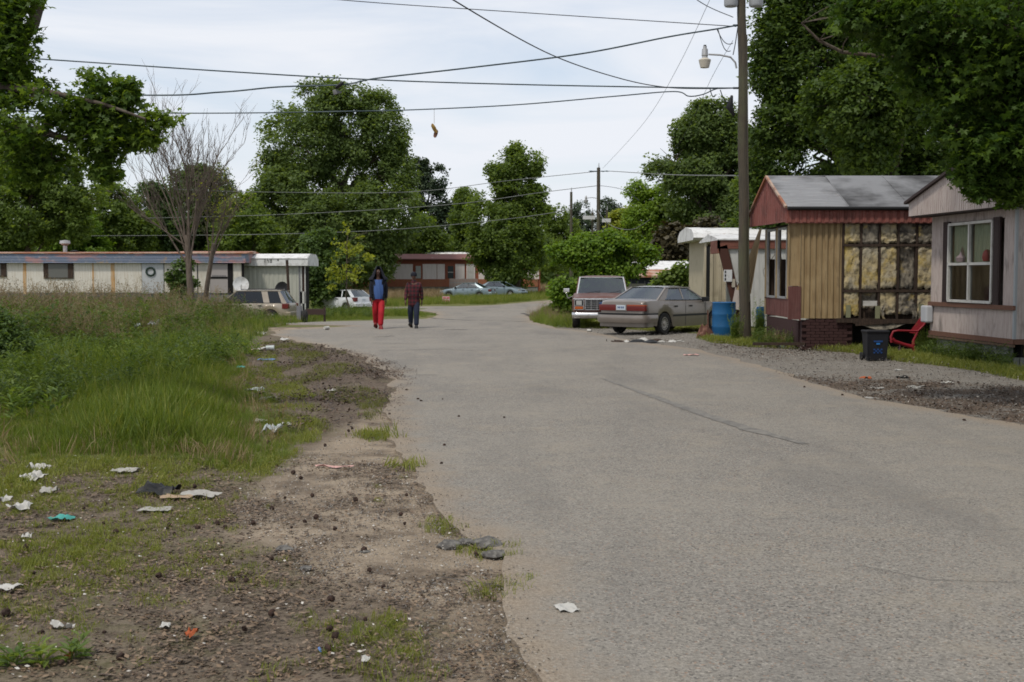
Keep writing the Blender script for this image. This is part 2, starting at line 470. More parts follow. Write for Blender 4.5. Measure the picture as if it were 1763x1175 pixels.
def asphalt_mat():
    m = bpy.data.materials.new('worn_asphalt'); m.use_nodes = True; nt = m.node_tree; b = nt.nodes['Principled BSDF']
    b.inputs['Roughness'].default_value = 0.88; b.inputs['Specular IOR Level'].default_value = 0.2
    tc = nt.nodes.new('ShaderNodeTexCoord')
    def N(scale, detail=6, st=(1, 1, 1), rough=.6):
        mp = nt.nodes.new('ShaderNodeMapping'); mp.inputs['Scale'].default_value = st; nt.links.new(tc.outputs['Object'], mp.inputs[0])
        n = nt.nodes.new('ShaderNodeTexNoise'); n.inputs['Scale'].default_value = scale; n.inputs['Detail'].default_value = detail; n.inputs['Roughness'].default_value = rough
        nt.links.new(mp.outputs[0], n.inputs['Vector']); return n.outputs[0]
    def MR(src, lo, hi, a=0., c=1.):
        r = nt.nodes.new('ShaderNodeMapRange'); r.inputs[1].default_value = lo; r.inputs[2].default_value = hi; r.inputs[3].default_value = a; r.inputs[4].default_value = c
        nt.links.new(src, r.inputs[0]); return r.outputs[0]
    def MIX(f, a, c):
        x = nt.nodes.new('ShaderNodeMix'); x.data_type = 'RGBA'; nt.links.new(f, x.inputs[0])
        for i, s in ((6, a), (7, c)):
            if isinstance(s, tuple): x.inputs[i].default_value = (*s, 1)
            else: nt.links.new(s, x.inputs[i])
        return x.outputs[2]
    vo = nt.nodes.new('ShaderNodeTexVoronoi'); vo.inputs['Scale'].default_value = 95; nt.links.new(tc.outputs['Object'], vo.inputs['Vector'])
    sep = nt.nodes.new('ShaderNodeSeparateColor'); nt.links.new(vo.outputs['Color'], sep.inputs[0])
    c = MIX(MR(sep.outputs[0], 0, 1), (0.140, 0.129, 0.113), (0.285, 0.264, 0.232))
    c = MIX(MR(sep.outputs[1], .88, .92, 0, .85), c, (0.06, 0.058, 0.055))
    c = MIX(MR(sep.outputs[2], .95, .97, 0, .7), c, (0.40, 0.37, 0.32))
    c = MIX(MR(sep.outputs[2], .0, .06, .7, 0), c, (0.30, 0.17, 0.10))
    c = MIX(MR(N(.35, 6), .40, .66, 0, .42), c, (0.28, 0.255, 0.215))     # dust
    c = MIX(MR(N(1.3, 7, (1, 1, 1), .7), .5, .72, 0, .4), c, (0.32, 0.275, 0.21))
    c = MIX(MR(N(.8, 5, (1.0, .22, 1)), .5, .7, 0, .45), c, (0.125, 0.118, 0.11))   # darker travelled bands along the road
    c = MIX(MR(N(7, 6), .55, .75, 0, .35), c, (0.10, 0.095, 0.09))
    ed = nt.nodes.new('ShaderNodeAttribute'); ed.attribute_name = 'edge'
    e1 = nt.nodes.new('ShaderNodeMath'); e1.operation = 'MULTIPLY_ADD'; e1.inputs[1].default_value = 1.1; nt.links.new(N(2.2, 7, (1, 1, 1), .7), e1.inputs[0]); e1.inputs[2].default_value = -.62
    e2 = nt.nodes.new('ShaderNodeMath'); e2.operation = 'ADD'; nt.links.new(ed.outputs['Fac'], e2.inputs[0]); nt.links.new(e1.outputs[0], e2.inputs[1])
    c = MIX(MR(e2.outputs[0], .45, .95, 0, .92), c, MIX(MR(N(60, 3), .4, .7), (0.215, 0.17, 0.125), (0.34, 0.285, 0.22)))   # sand carried over the edge
    nt.links.new(c, b.inputs['Base Color'])
    bp = nt.nodes.new('ShaderNodeBump'); bp.inputs['Strength'].default_value = .6; bp.inputs['Distance'].default_value = .006
    nt.links.new(vo.outputs['Distance'], bp.inputs['Height']); nt.links.new(bp.outputs[0], b.inputs['Normal'])
    return m

build_ground()
ROADF = subdiv(ROAD, 0.12, 0.05)
M_asph = asphalt_mat()
road = sheet('road', ROADF, M_asph, 0.014)

def strip(pts, ws, name, m, lift, seed=0, jit=.3, parent=None):
    """a ragged thin strip along ground pixel points with widths"""
    c = [G(*p) for p in pts]; cc = []; wd = []
    for i in range(len(c) - 1):
        n = max(2, int((c[i + 1] - c[i]).length / .15)); n = min(n, 40)
        for k in range(n): cc.append(c[i].lerp(c[i + 1], k / n)); wd.append(ws[i] + (ws[i + 1] - ws[i]) * k / n)
    cc.append(c[-1]); wd.append(ws[-1])
    rnd = random.Random(seed); mb = MB(); L = []; Rr = []
    for i, p in enumerate(cc):
        t = (cc[min(i + 1, len(cc) - 1)] - cc[max(i - 1, 0)]); t.z = 0; t.normalize(); nrm = Vector((-t.y, t.x, 0))
        off = rnd.uniform(-1, 1) * jit * wd[i]
        for s, lst in ((1, L), (-1, Rr)):
            q = p + nrm * (s * wd[i] / 2 * rnd.uniform(.7, 1.3) + off); lst.append((q.x, q.y, float(H(q.x, q.y)) + lift))
    for i in range(len(cc) - 1): mb.face([L[i], L[i + 1], Rr[i + 1], Rr[i]])
    o = mb.build(name, m, parent); return o

M_skid = mat('rubber_mark', (0.125, 0.118, 0.108), 0.85, layers=[(7, (1, 1, 1), .42, .58, (0.20, 0.186, 0.165), .95), (60, (1, 1, 1), .5, .65, (0.22, 0.205, 0.18), .8)])
M_crack = mat('crack_dark', (0.045, 0.042, 0.038), 0.95, layers=[(20, (1, 1, 1), .45, .65, (0.12, 0.11, 0.10), .8)])
M_patch = mat('tar_patch', (0.085, 0.08, 0.075), 0.9, layers=[(12, (1, 1, 1), .4, .65, (0.15, 0.14, 0.125), .9)])
tagp(strip([(1040, 655), (1110, 680), (1200, 712), (1290, 742), (1385, 768)], [.04, .11, .16, .18, .09], 'skid_mark', M_skid, .0185, 1, .03, road), None)
for i, (pts, ws) in enumerate([
    ([(765, 569), (805, 569)], [.10, .16]), ([(640, 592), (720, 594)], [.04, .03]), ([(650, 606), (760, 603), (820, 606)], [.03, .03, .02]),
    ([(740, 548), (830, 553), (910, 555)], [.22, .16, .1]), ([(716, 648), (752, 648)], [.04, .03]),
    ([(640, 582), (680, 580)], [.05, .1]), ([(900, 540), (925, 548)], [.2, .3]), ([(760, 1000), (860, 1015)], [.012, .01]),
    ([(1480, 980), (1600, 1005), (1763, 1010)], [.004, .006, .004])]):
    strip(pts, ws, 'crack', M_crack, .0185, 5 + i, .5, road)
# ------------------------------------------------------------------ leaf and grass machinery
def leaf_arrays(kind):
    """template leaf: vertices (unit size, in XY plane, stem at origin), triangles"""
    if kind == 'star':      # five-pointed sweetgum leaf
        v = [(0, 0.12, 0)]
        for k in range(5):
            a = R(-108 + 54 * k) + PI / 2; r = 1.0 if 0 < k < 4 else .82
            v.append((r * .30 * math.cos(a - R(27)), .12 + r * .30 * math.sin(a - R(27)), .02))
            v.append((r * .56 * math.cos(a), .12 + r * .56 * math.sin(a), -.06))
            v.append((r * .30 * math.cos(a + R(27)), .12 + r * .30 * math.sin(a + R(27)), .02))
        f = [(0, 1 + 3 * k, 2 + 3 * k) for k in range(5)] + [(0, 2 + 3 * k, 3 + 3 * k) for k in range(5)]
        return np.array(v), np.array(f)
    if kind == 'leaf':      # folded oval leaf, 4 triangles
        v = [(0, 0, 0), (.28, .42, .06), (0, 1, -.05), (-.28, .42, .06), (0, .45, 0)]
        return np.array(v, float), np.array([(0, 1, 4), (1, 2, 4), (2, 3, 4), (3, 0, 4)])
    if kind == 'needle':
        v = [(-.03, 0, 0), (.03, 0, 0), (0, 1, 0), (-.25, .7, .1), (.25, .7, -.1)]
        return np.array(v, float), np.array([(0, 1, 2), (0, 1, 3), (0, 1, 4)])
    if kind == 'tri':
        return np.array([(-.45, .1, 0), (.5, .2, .05), (0, 1.05, .1)], float), np.array([(0, 1, 2)])
    v = [(-.42, .12, 0), (.25, 0, .05), (.5, .75, 0), (-.2, 1, .12)]
    return np.array(v, float), np.array([(0, 1, 2), (0, 2, 3)])     # 'card'

def leaves_mesh(name, pos, size, m, kind='card', up=0.5, outward=None, var=None, seed=0):
    rg = np.random.default_rng(seed); n = len(pos)
    tv, tf = leaf_arrays(kind); k = len(tv)
    nrm = rg.normal(size=(n, 3)); nrm[:, 2] = np.abs(nrm[:, 2]) + up
    if outward is not None: nrm = nrm + outward * .8
    nrm /= np.linalg.norm(nrm, axis=1)[:, None]
    a = rg.normal(size=(n, 3)); a[:, 2] -= .35
    a -= nrm * np.sum(a * nrm, 1)[:, None]; a /= np.linalg.norm(a, axis=1)[:, None] + 1e-9
    b = np.cross(a, nrm)
    s = size * rg.uniform(.6, 1.15, n) * rg.choice([.7, 1.0, 1.0, 1.3], n)
    V = pos[:, None, :] + s[:, None, None] * (tv[None, :, 0, None] * b[:, None, :] + tv[None, :, 1, None] * a[:, None, :] + tv[None, :, 2, None] * nrm[:, None, :])
    F = (np.arange(n)[:, None, None] * k + tf[None]).reshape(-1, 3)
    if var is None: var = rg.uniform(0, 1, n)
    me = bpy.data.meshes.new(name)
    me.vertices.add(n * k); me.vertices.foreach_set('co', V.reshape(-1).astype(np.float32))
    me.loops.add(F.size); me.loops.foreach_set('vertex_index', F.reshape(-1).astype(np.int32))
    me.polygons.add(len(F)); me.polygons.foreach_set('loop_start', (np.arange(len(F)) * 3).astype(np.int32))
    at = me.attributes.new('var', 'FLOAT', 'POINT'); at.data.foreach_set('value', np.repeat(np.clip(var, 0, 1), k).astype(np.float32))
    me.materials.append(m); me.update(calc_edges=True)
    return me

NTRI = [0]
def crown_points(blobs, nclump, per, spread, seed, gap=0.0, gapscale=1.0, inner=.45, flat=.75, wpow=1.0):
    """clump centres over the surfaces of ellipsoids, leaves round them -> positions, outward vectors, variation"""
    rg = np.random.default_rng(seed)
    C = np.array([b[0] for b in blobs], float); Rr = np.array([b[1] for b in blobs], float)
    if Rr.ndim == 1: Rr = np.stack([Rr, Rr, Rr], 1)
    wgt = (Rr[:, 0] * Rr[:, 2]) ** wpow; wgt = wgt / wgt.sum()
    n = int(nclump * (1 + gap * 1.5)); bi = rg.choice(len(blobs), n, p=wgt)
    d = rg.normal(size=(n, 3)); d /= np.linalg.norm(d, axis=1)[:, None]
    rad = inner + (1.04 - inner) * rg.uniform(0, 1, n) ** .45
    c = C[bi] + d * Rr[bi] * rad[:, None]
    if gap > 0:
        q = np.array([noise.noise(Vector(p * gapscale)) + .5 * noise.noise(Vector(p * gapscale * 2.7)) for p in c])
        keep = q > np.quantile(q, gap); c = c[keep]; d = d[keep]; rad = rad[keep]
    m = len(c)
    cv = rg.normal(.5, .2, m)
    o = rg.normal(size=(m, per, 3)); o /= np.linalg.norm(o, axis=2)[..., None] + 1e-9
    o *= (rg.uniform(0, 1, (m, per, 1)) ** .5) * spread; o[..., 2] *= flat
    pos = (c[:, None, :] + o).reshape(-1, 3)
    outw = np.repeat(d, per, 0)
    var = np.repeat(cv, per) + rg.normal(0, .18, m * per)
    return pos, outw, var, c

def limb(mb, a, b, r0, r1, seed, sag=.12, seg=6, n=6):
    rnd = random.Random(seed); a = Vector(a); b = Vector(b); L = (b - a).length
    off = Vector((rnd.uniform(-1, 1), rnd.uniform(-1, 1), rnd.uniform(.2, 1))) * L * sag
    pts = [a.lerp(b, t / n) + off * math.sin(PI * t / n) + Vector((rnd.uniform(-1, 1), rnd.uniform(-1, 1), rnd.uniform(-1, 1))) * L * .015 * (0 < t < n) for t in range(n + 1)]
    mb.tube(pts, [r0 + (r1 - r0) * t / n for t in range(n + 1)], seg)
    return pts

def tree(name, label, base, blobs, lm, nclump, per, leaf, spread, seed, trunk_r=.2, gap=.15, kind='card', gapscale=.5, bark=None, cat='tree', group=None,
         trunk_top=None, inner=.45, twigs=True, up=.5, flat=.75):
    base = Vector(base); t = thing(name, label, cat, base, 0, group)
    bl = [(Vector(c) - base, r) for c, r in blobs]
    pos, outw, var, cl = crown_points(bl, nclump, per, spread, seed, gap, gapscale, inner, flat)
    me = leaves_mesh('crown', pos, leaf, lm, kind, up, outw, var, seed)
    o = link('crown', me, t); o['kind'] = 'stuff'
    NTRI[0] += len(me.polygons)
    mb = MB(); rnd = random.Random(seed)
    cz = sum(b[0].z for b in bl) / len(bl); cx = sum(b[0].x for b in bl) / len(bl)
    top = Vector(trunk_top) - base if trunk_top is not None else Vector((cx * .6, 0, cz))
    pts = limb(mb, (0, 0, -.15), top, trunk_r, trunk_r * .45, seed, .03, 8, 8)
    for i, (c, r) in enumerate(sorted(bl, key=lambda b: b[0].z)):
        k = min(len(pts) - 1, 3 + int(5 * i / max(1, len(bl)))); s = pts[k]
        if (c - s).length < .3: continue
        lp = limb(mb, s, c, trunk_r * .38, trunk_r * .12, seed + i, .08, 5, 5)
        if twigs:
            rr = r if not hasattr(r, '__len__') else r[0]
            for q in range(4):
                e = c + Vector((rnd.uniform(-1, 1), rnd.uniform(-1, 1), rnd.uniform(-.5, 1))).normalized() * rr * .8
                limb(mb, lp[3 + q % 3], e, trunk_r * .12, trunk_r * .03, seed + i * 7 + q, .1, 4, 3)
    mb.build('trunk', bark or M_bark, t, 60)
    return t

def PB(lst, D, sy=1.0):   # blobs given as photo pixels (x, y, radius) at distance D
    out = []
    for q in lst:
        px, py, r = q[:3]; dd = D + (q[3] if len(q) > 3 else 0)
        c = P(px, py, dd); rr = r * dd / FPX
        out.append((c, (rr, rr * sy, rr * (q[4] if len(q) > 4 else 1.0))))
    return out

# grass by geometry-node instancing
def make_scatter_group(name, protos):
    col = bpy.data.collections.new(name + '_kinds')
    for p in protos: col.objects.link(p)
    ng = bpy.data.node_groups.new(name, 'GeometryNodeTree')
    ng.interface.new_socket('Geometry', in_out='INPUT', socket_type='NodeSocketGeometry')
    ng.interface.new_socket('Geometry', in_out='OUTPUT', socket_type='NodeSocketGeometry')
    gi = ng.nodes.new('NodeGroupInput'); go = ng.nodes.new('NodeGroupOutput')
    ci = ng.nodes.new('GeometryNodeCollectionInfo'); ci.inputs['Collection'].default_value = col
    ci.inputs['Separate Children'].default_value = True; ci.inputs['Reset Children'].default_value = True
    ip = ng.nodes.new('GeometryNodeInstanceOnPoints'); ip.inputs['Pick Instance'].default_value = True
    def A(nm, ty):
        a = ng.nodes.new('GeometryNodeInputNamedAttribute'); a.data_type = ty; a.inputs['Name'].default_value = nm; return a.outputs[0]
    ng.links.new(gi.outputs[0], ip.inputs['Points']); ng.links.new(ci.outputs[0], ip.inputs['Instance'])
    ng.links.new(A('idx', 'INT'), ip.inputs['Instance Index']); ng.links.new(A('rot', 'FLOAT_VECTOR'), ip.inputs['Rotation'])
    ng.links.new(A('scl', 'FLOAT'), ip.inputs['Scale']); ng.links.new(ip.outputs[0], go.inputs[0])
    return ng

def proto(mesh): return bpy.data.objects.new(mesh.name, mesh)

def scatter(name, pts, scl, idx, protos, label=None, cat=None, tilt=.12, seed=0, parent=None, liftz=0.0):
    rg = np.random.default_rng(seed); n = len(pts)
    z = H(pts[:, 0], pts[:, 1]) + liftz
    co = np.column_stack([pts[:, 0], pts[:, 1], z])
    me = bpy.data.meshes.new(name); me.vertices.add(n); me.vertices.foreach_set('co', co.reshape(-1).astype(np.float32))
    rot = np.column_stack([rg.normal(0, tilt, n), rg.normal(0, tilt, n), rg.uniform(0, 2 * PI, n)])
    a = me.attributes.new('rot', 'FLOAT_VECTOR', 'POINT'); a.data.foreach_set('vector', rot.reshape(-1).astype(np.float32))
    a = me.attributes.new('scl', 'FLOAT', 'POINT'); a.data.foreach_set('value', scl.astype(np.float32))
    a = me.attributes.new('idx', 'INT', 'POINT'); a.data.foreach_set('value', idx.astype(np.int32))
    o = link(name, me, parent); o['kind'] = 'stuff'
    if label: o['label'] = label
    if cat: o['category'] = cat
    md = o.modifiers.new('scatter', 'NODES'); md.node_group = make_scatter_group(name, protos)
    return o

def blades(name, n, h, spread, wd, m, seed, bend=.5):
    rg = random.Random(seed); v = []; f = []; var = []
    for i in range(n):
        a = rg.uniform(0, 2 * PI); r = spread * math.sqrt(rg.random()); x, y = r * math.cos(a), r * math.sin(a)
        d = rg.uniform(0, 2 * PI); hh = h * rg.uniform(.5, 1.1); bx, by = math.cos(d) * hh * bend * rg.random(), math.sin(d) * hh * bend * rg.random()
        px, py = -math.sin(d) * wd / 2, math.cos(d) * wd / 2; k = len(v)
        v += [(x - px, y - py, -.02), (x + px, y + py, -.02), (x + bx * .4 - px * .8, y + by * .4 - py * .8, hh * .6), (x + bx * .4 + px * .8, y + by * .4 + py * .8, hh * .6), (x + bx, y + by, hh * rg.uniform(.85, 1))]
        f += [(k, k + 1, k + 3, k + 2), (k + 2, k + 3, k + 4)]; var += [rg.random()] * 5
    me = bpy.data.meshes.new(name); me.from_pydata(v, [], f); a = me.attributes.new('var', 'FLOAT', 'POINT'); a.data.foreach_set('value', var)
    me.materials.append(m); return proto(me)

def weed(name, h, nl, leaf, m, seed, stems=5, spread=.1):
    """leafy upright weed: stems with leaves along them"""
    rg = random.Random(seed); pos = []
    v = []; f = []; var = []
    for s in range(stems):
        a = rg.uniform(0, 2 * PI); lean = rg.uniform(.05, .35) * h; hh = h * rg.uniform(.6, 1.05)
        x0, y0 = rg.uniform(-spread, spread), rg.uniform(-spread, spread)
        top = Vector((x0 + math.cos(a) * lean, y0 + math.sin(a) * lean, hh)); bot = Vector((x0, y0, -.03))
        k = len(v); w_ = .005
        v += [tuple(bot + Vector((-w_, 0, 0))), tuple(bot + Vector((w_, 0, 0))), tuple(top)]; f.append((k, k + 1, k + 2)); var += [.2] * 3
        for i in range(nl):
            t = rg.uniform(.15, 1); c = bot.lerp(top, t); d = rg.uniform(0, 2 * PI); L = leaf * rg.uniform(.6, 1.2) * (1.1 - .4 * t)
            dx, dy = math.cos(d), math.sin(d); u = rg.uniform(-.2, .7)
            k = len(v); e = c + Vector((dx, dy, u)) * L; mid = c.lerp(e, .5) + Vector((0, 0, .12 * L)); sd = Vector((-dy, dx, 0)) * L * .17
            v += [tuple(c), tuple(mid + sd), tuple(e), tuple(mid - sd)]; f.append((k, k + 1, k + 2, k + 3)); var += [rg.random()] * 4
    me = bpy.data.meshes.new(name); me.from_pydata(v, [], f); a = me.attributes.new('var', 'FLOAT', 'POINT'); a.data.foreach_set('value', var)
    me.materials.append(m); return proto(me)

def stalks(name, n, h, m, seed, spread=.15):
    rg = random.Random(seed); v = []; f = []; var = []
    for i in range(n):
        x0, y0 = rg.uniform(-spread, spread), rg.uniform(-spread, spread); hh = h * rg.uniform(.5, 1.1)
        dx, dy = rg.uniform(-.3, .3) * hh, rg.uniform(-.3, .3) * hh
        def seg(a, b, w_):
            k = len(v); v.extend([(a[0] - w_, a[1], a[2]), (a[0] + w_, a[1], a[2]), (b[0] + w_ * .4, b[1], b[2]), (b[0] - w_ * .4, b[1], b[2])]); f.append((k, k + 1, k + 2, k + 3)); var.extend([rg.random()] * 4)
        top = (x0 + dx, y0 + dy, hh); seg((x0, y0, 0), top, .005)
        for q in range(5):
            t = rg.uniform(.5, .98); c = (x0 + dx * t, y0 + dy * t, hh * t); L = hh * .17
            e = (c[0] + rg.uniform(-1, 1) * L, c[1] + rg.uniform(-1, 1) * L, c[2] + rg.uniform(.2, 1) * L); seg(c, e, .004)
            for w2 in range(3):
                k = len(v); s = .018; g = [c[j] + (e[j] - c[j]) * rg.uniform(.5, 1) + rg.uniform(-.02, .02) for j in range(3)]
                v.extend([(g[0] - s * .5, g[1], g[2]), (g[0] + s * .5, g[1], g[2]), (g[0], g[1] + s * .3, g[2] + s * 1.3)]); f.append((k, k + 1, k + 2)); var.extend([rg.random()] * 3)
    me = bpy.data.meshes.new(name); me.from_pydata(v, [], f); a = me.attributes.new('var', 'FLOAT', 'POINT'); a.data.foreach_set('value', var)
    me.materials.append(m); return proto(me)

def rand_in(poly, n, seed, pw=0.0, extra=None):
    """n points in polygon, denser towards the camera when pw > 0"""
    rg = np.random.default_rng(seed); pa = np.array(poly); lo = pa.min(0); hi = pa.max(0); out = []; got = 0
    while got < n:
        u = rg.uniform(size=(n * 3, 2))
        if pw > 0:
            y0 = max(lo[1], 2.5); y = (y0 ** (1 - pw) + u[:, 1] * (hi[1] ** (1 - pw) - y0 ** (1 - pw))) ** (1 / (1 - pw)) if pw != 1 else y0 * (hi[1] / y0) ** u[:, 1]
        else: y = lo[1] + u[:, 1] * (hi[1] - lo[1])
        x = lo[0] + u[:, 0] * (hi[0] - lo[0])
        k = inside(x, y, poly)
        if extra is not None: k &= extra(x, y)
        q = np.column_stack([x[k], y[k]]); out.append(q); got += len(q)
        if len(out) > 60: break
    return np.concatenate(out)[:n]

def n2(x, y, s, z=0):
    return np.array([noise.noise(Vector((a * s, b * s, z))) for a, b in zip(x, y)])

# ------------------------------------------------------------------ trees
L_mid = leaf_mat('leaves_mid_green', (0.072, 0.118, 0.026), (0.175, 0.245, 0.055), .56)
L_dark = leaf_mat('leaves_dark_green', (0.040, 0.076, 0.022), (0.105, 0.165, 0.042), .42)
L_oak = leaf_mat('leaves_oak', (0.062, 0.102, 0.030), (0.150, 0.210, 0.062), .52)
L_light = leaf_mat('leaves_fresh_green', (0.085, 0.160, 0.018), (0.20, 0.30, 0.038), .45)
L_yel = leaf_mat('leaves_yellow_green', (0.17, 0.21, 0.02), (0.33, 0.36, 0.05), .45)
L_pine = leaf_mat('pine_needles', (0.030, 0.052, 0.030), (0.07, 0.10, 0.05), .2)
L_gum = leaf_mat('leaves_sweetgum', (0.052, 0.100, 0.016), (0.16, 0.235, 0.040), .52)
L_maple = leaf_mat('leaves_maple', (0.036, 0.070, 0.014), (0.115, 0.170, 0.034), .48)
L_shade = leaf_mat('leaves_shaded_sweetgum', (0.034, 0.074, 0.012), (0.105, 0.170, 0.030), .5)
L_brown = leaf_mat('leaves_brown_cedar', (0.035, 0.030, 0.015), (0.075, 0.062, 0.028), .15)

def gz(x, y): return float(H(x, y))
def base_at(px, D, dx=0):
    x = (px - 881.5) / FPX * D + dx; return (x, D, gz(x, D))

# large oak behind the white trailer
tree('oak_tree', 'large dark green oak rising behind the white trailer end', base_at(590, 112),
     PB([(520, 250, 72), (560, 190, 50), (600, 200, 60), (640, 240, 60), (650, 185, 30), (665, 300, 52), (480, 300, 42), (500, 350, 68, -2), (590, 320, 90, 3), (650, 380, 68, -2), (560, 400, 80, -3), (470, 400, 48, -3), (690, 350, 30, -3), (535, 165, 24), (455, 345, 26, -3), (620, 440, 60, -3), (520, 455, 60, -3), (680, 250, 22)], 112, .9),
     L_oak, 4300, 34, .28, .80, 1, .5, .36, gapscale=.45, inner=.5, kind='tri')
tree('oak_tree', 'rounded dark tree behind the bare tree and the blue-roofed trailer', base_at(345, 104),
     PB([(345, 345, 60), (370, 400, 60), (310, 400, 55), (340, 320, 32), (400, 430, 50)], 104, .8), L_oak, 1300, 28, .27, .7, 2, .3, .25, gapscale=.4, kind='tri')
tree('pine_tree', 'dark pine with clumped needles right of the large oak', base_at(735, 135),
     PB([(722, 300, 24), (748, 310, 27), (716, 345, 20), (768, 335, 20), (735, 372, 32), (765, 395, 34), (742, 290, 16), (712, 282, 11), (775, 360, 18), (715, 420, 36), (770, 440, 30)], 135, .8),
     L_pine, 1100, 26, .30, .55, 3, .3, .42, gapscale=.5, inner=.35, kind='tri')
tree('leafy_tree', 'pale green tree below the pine, behind the brown trailer', base_at(728, 124),
     PB([(728, 395, 28), (712, 420, 30), (748, 425, 28), (730, 450, 36)], 124), L_mid, 600, 26, .3, .7, 4, .2, .2, kind='tri')
tree('leafy_tree', 'tall two-lobed tree in front of the brown trailer by the parked blue cars', base_at(893, 109),
     PB([(875, 290, 32), (905, 280, 30), (860, 300, 18), (925, 290, 14), (890, 262, 14), (880, 345, 42), (850, 370, 45), (905, 370, 38), (870, 415, 58), (845, 430, 40, 2), (910, 430, 34, 2), (880, 460, 42), (820, 395, 20), (925, 330, 14)], 109, .9),
     L_mid, 2400, 30, .26, .65, 5, .38, .38, gapscale=.5, kind='tri')
tree('leafy_tree', 'mid green tree left of the two-lobed tree, behind the brown trailer', base_at(805, 128),
     PB([(803, 345, 20), (800, 380, 26), (815, 420, 34), (790, 440, 30)], 128), L_mid, 560, 26, .3, .7, 6, .2, .22, kind='tri')
tree('cedar_tree', 'dark evergreen between the white trailer and the yellow sapling', base_at(548, 78),
     PB([(545, 425, 24), (548, 460, 32), (570, 480, 28), (530, 480, 22), (590, 450, 22), (560, 410, 12), (560, 505, 26)], 78), L_dark, 900, 24, .20, .45, 7, .15, .25, gapscale=.9, kind='tri')
# left group behind the blue-roofed trailer
tree('leafy_tree', 'dark leafy tree with straight trunk behind the left end of the blue-roofed trailer', base_at(46, 82),
     PB([(45, 280, 60), (0, 320, 60), (95, 320, 55), (40, 360, 70), (110, 375, 45), (-20, 390, 60), (150, 345, 30), (60, 230, 40), (130, 290, 25)], 82, .8), L_mid, 2000, 26, .24, .55, 8, .3, .42, gapscale=.5, kind='tri')
for i, (px, D, bl, lm, lab) in enumerate([
    (190, 96, [(190, 370, 50), (160, 410, 45), (225, 400, 45), (190, 335, 22)], L_mid, 'broad green tree behind the roof vent of the blue-roofed trailer'),
    (258, 100, [(255, 360, 42), (285, 395, 45), (235, 410, 45), (265, 335, 20)], L_dark, 'dark tree behind the middle of the blue-roofed trailer'),
    (128, 92, [(130, 400, 34), (105, 425, 30), (155, 430, 30)], L_light, 'fresh green young tree just behind the blue-roofed trailer'),
    (415, 98, [(418, 380, 40), (440, 420, 45), (400, 430, 36), (425, 350, 16)], L_mid, 'mid green tree between the bare tree and the large oak')]):
    tree('leafy_tree', lab, base_at(px, D), PB(bl, D), lm, 700, 26, .25, .6, 20 + i, .2, .25, kind='tri', gapscale=.45)

# centre background
for i, (px, D, bl, lm, lab) in enumerate([
    (960, 150, [(955, 375, 24), (975, 395, 26), (945, 410, 26), (965, 435, 36), (990, 425, 28)], L_mid, 'green tree beyond the curve of the road'),
    (1000, 185, [(1000, 365, 18), (985, 385, 18), (1015, 390, 22), (1045, 360, 18), (1060, 375, 22), (1035, 395, 26)], L_pine, 'dark pines behind the far utility poles'),
    (1068, 120, [(1065, 385, 20), (1075, 405, 22), (1055, 415, 18), (1080, 370, 14)], L_yel, 'yellow green tree right of the far utility poles'),
    (1120, 88, [(1118, 360, 34), (1095, 330, 17), (1145, 350, 34), (1110, 390, 36), (1165, 385, 40), (1090, 365, 15), (1150, 420, 44), (1190, 400, 34)], L_light, 'light green tree in front of the tall oak by the pole')]):
    tree('pine_tree' if lm is L_pine else 'leafy_tree', lab, base_at(px, D), PB(bl, D), lm, 700 if i < 3 else 1200, 26, .27 if i < 3 else .2, .5, 40 + i, .2, .3, kind='tri', gapscale=.6)
tree('cedar_tree', 'brownish cedar in the shade behind the cream trailer', base_at(1165, 74), PB([(1165, 420, 34), (1190, 440, 34), (1150, 445, 26), (1225, 420, 40)], 74), L_brown, 520, 18, .3, .5, 47, .15, .05)
tree('oak_tree', 'tall spreading oak left of the near utility pole', base_at(1225, 84),
     PB([(1230, 205, 34), (1200, 235, 40), (1250, 240, 45), (1165, 270, 40), (1140, 300, 26), (1215, 300, 55), (1260, 310, 55), (1180, 330, 45), (1240, 370, 60), (1295, 330, 50), (1290, 250, 34), (1205, 190, 14), (1130, 280, 12)], 84, .9),
     L_oak, 3000, 32, .23, .65, 50, .42, .40, gapscale=.42, kind='tri')
# bush by the pickup
tree('bushy_tree', 'low fresh green bush arching behind the brown pickup', base_at(1030, 52),
     PB([(1010, 440, 34), (1050, 435, 34), (975, 445, 22), (1090, 445, 28), (1120, 440, 14), (990, 480, 32), (1040, 470, 36), (960, 475, 14), (975, 520, 20), (1000, 510, 26), (965, 500, 14), (955, 430, 8)], 52, .8),
     L_light, 1000, 26, .13, .40, 55, .1, .42, gapscale=.75, cat='bush', kind='card', inner=.6)
tree('bushy_tree', 'green bush against the left end of the cream trailer', base_at(1170, 46),
     PB([(1150, 492, 22), (1180, 480, 24), (1195, 510, 24), (1165, 505, 22), (1125, 498, 12), (1200, 470, 16)], 46, .8), L_mid, 520, 20, .13, .3, 56, .06, .3, gapscale=1.0, cat='bush', kind='card')
# yellow green sapling
tree('sapling', 'thin yellow green sapling by the white hatchback', base_at(600, 66),
     PB([(600, 395, 12), (592, 415, 15), (615, 420, 14), (605, 445, 18), (580, 450, 15), (572, 468, 12), (628, 415, 8), (635, 440, 8), (600, 475, 20), (622, 465, 12), (568, 490, 8), (632, 402, 4)], 66, .8),
     L_yel, 42, 20, .15, .3, 57, .05, .25, gapscale=1.3, inner=.2, kind='card', trunk_top=P(600, 400, 66))
# shrub on the blue-roofed trailer
tree('climbing_bush', 'dark green bush growing up the blue-roofed trailer beside its door', base_at(313, 64.0),
     PB([(312, 462, 15), (300, 480, 13), (322, 485, 16), (308, 500, 16), (325, 455, 9)], 64.0, .6), L_dark, 260, 20, .13, .22, 58, .04, .2, gapscale=1.5, cat='bush', kind='card')
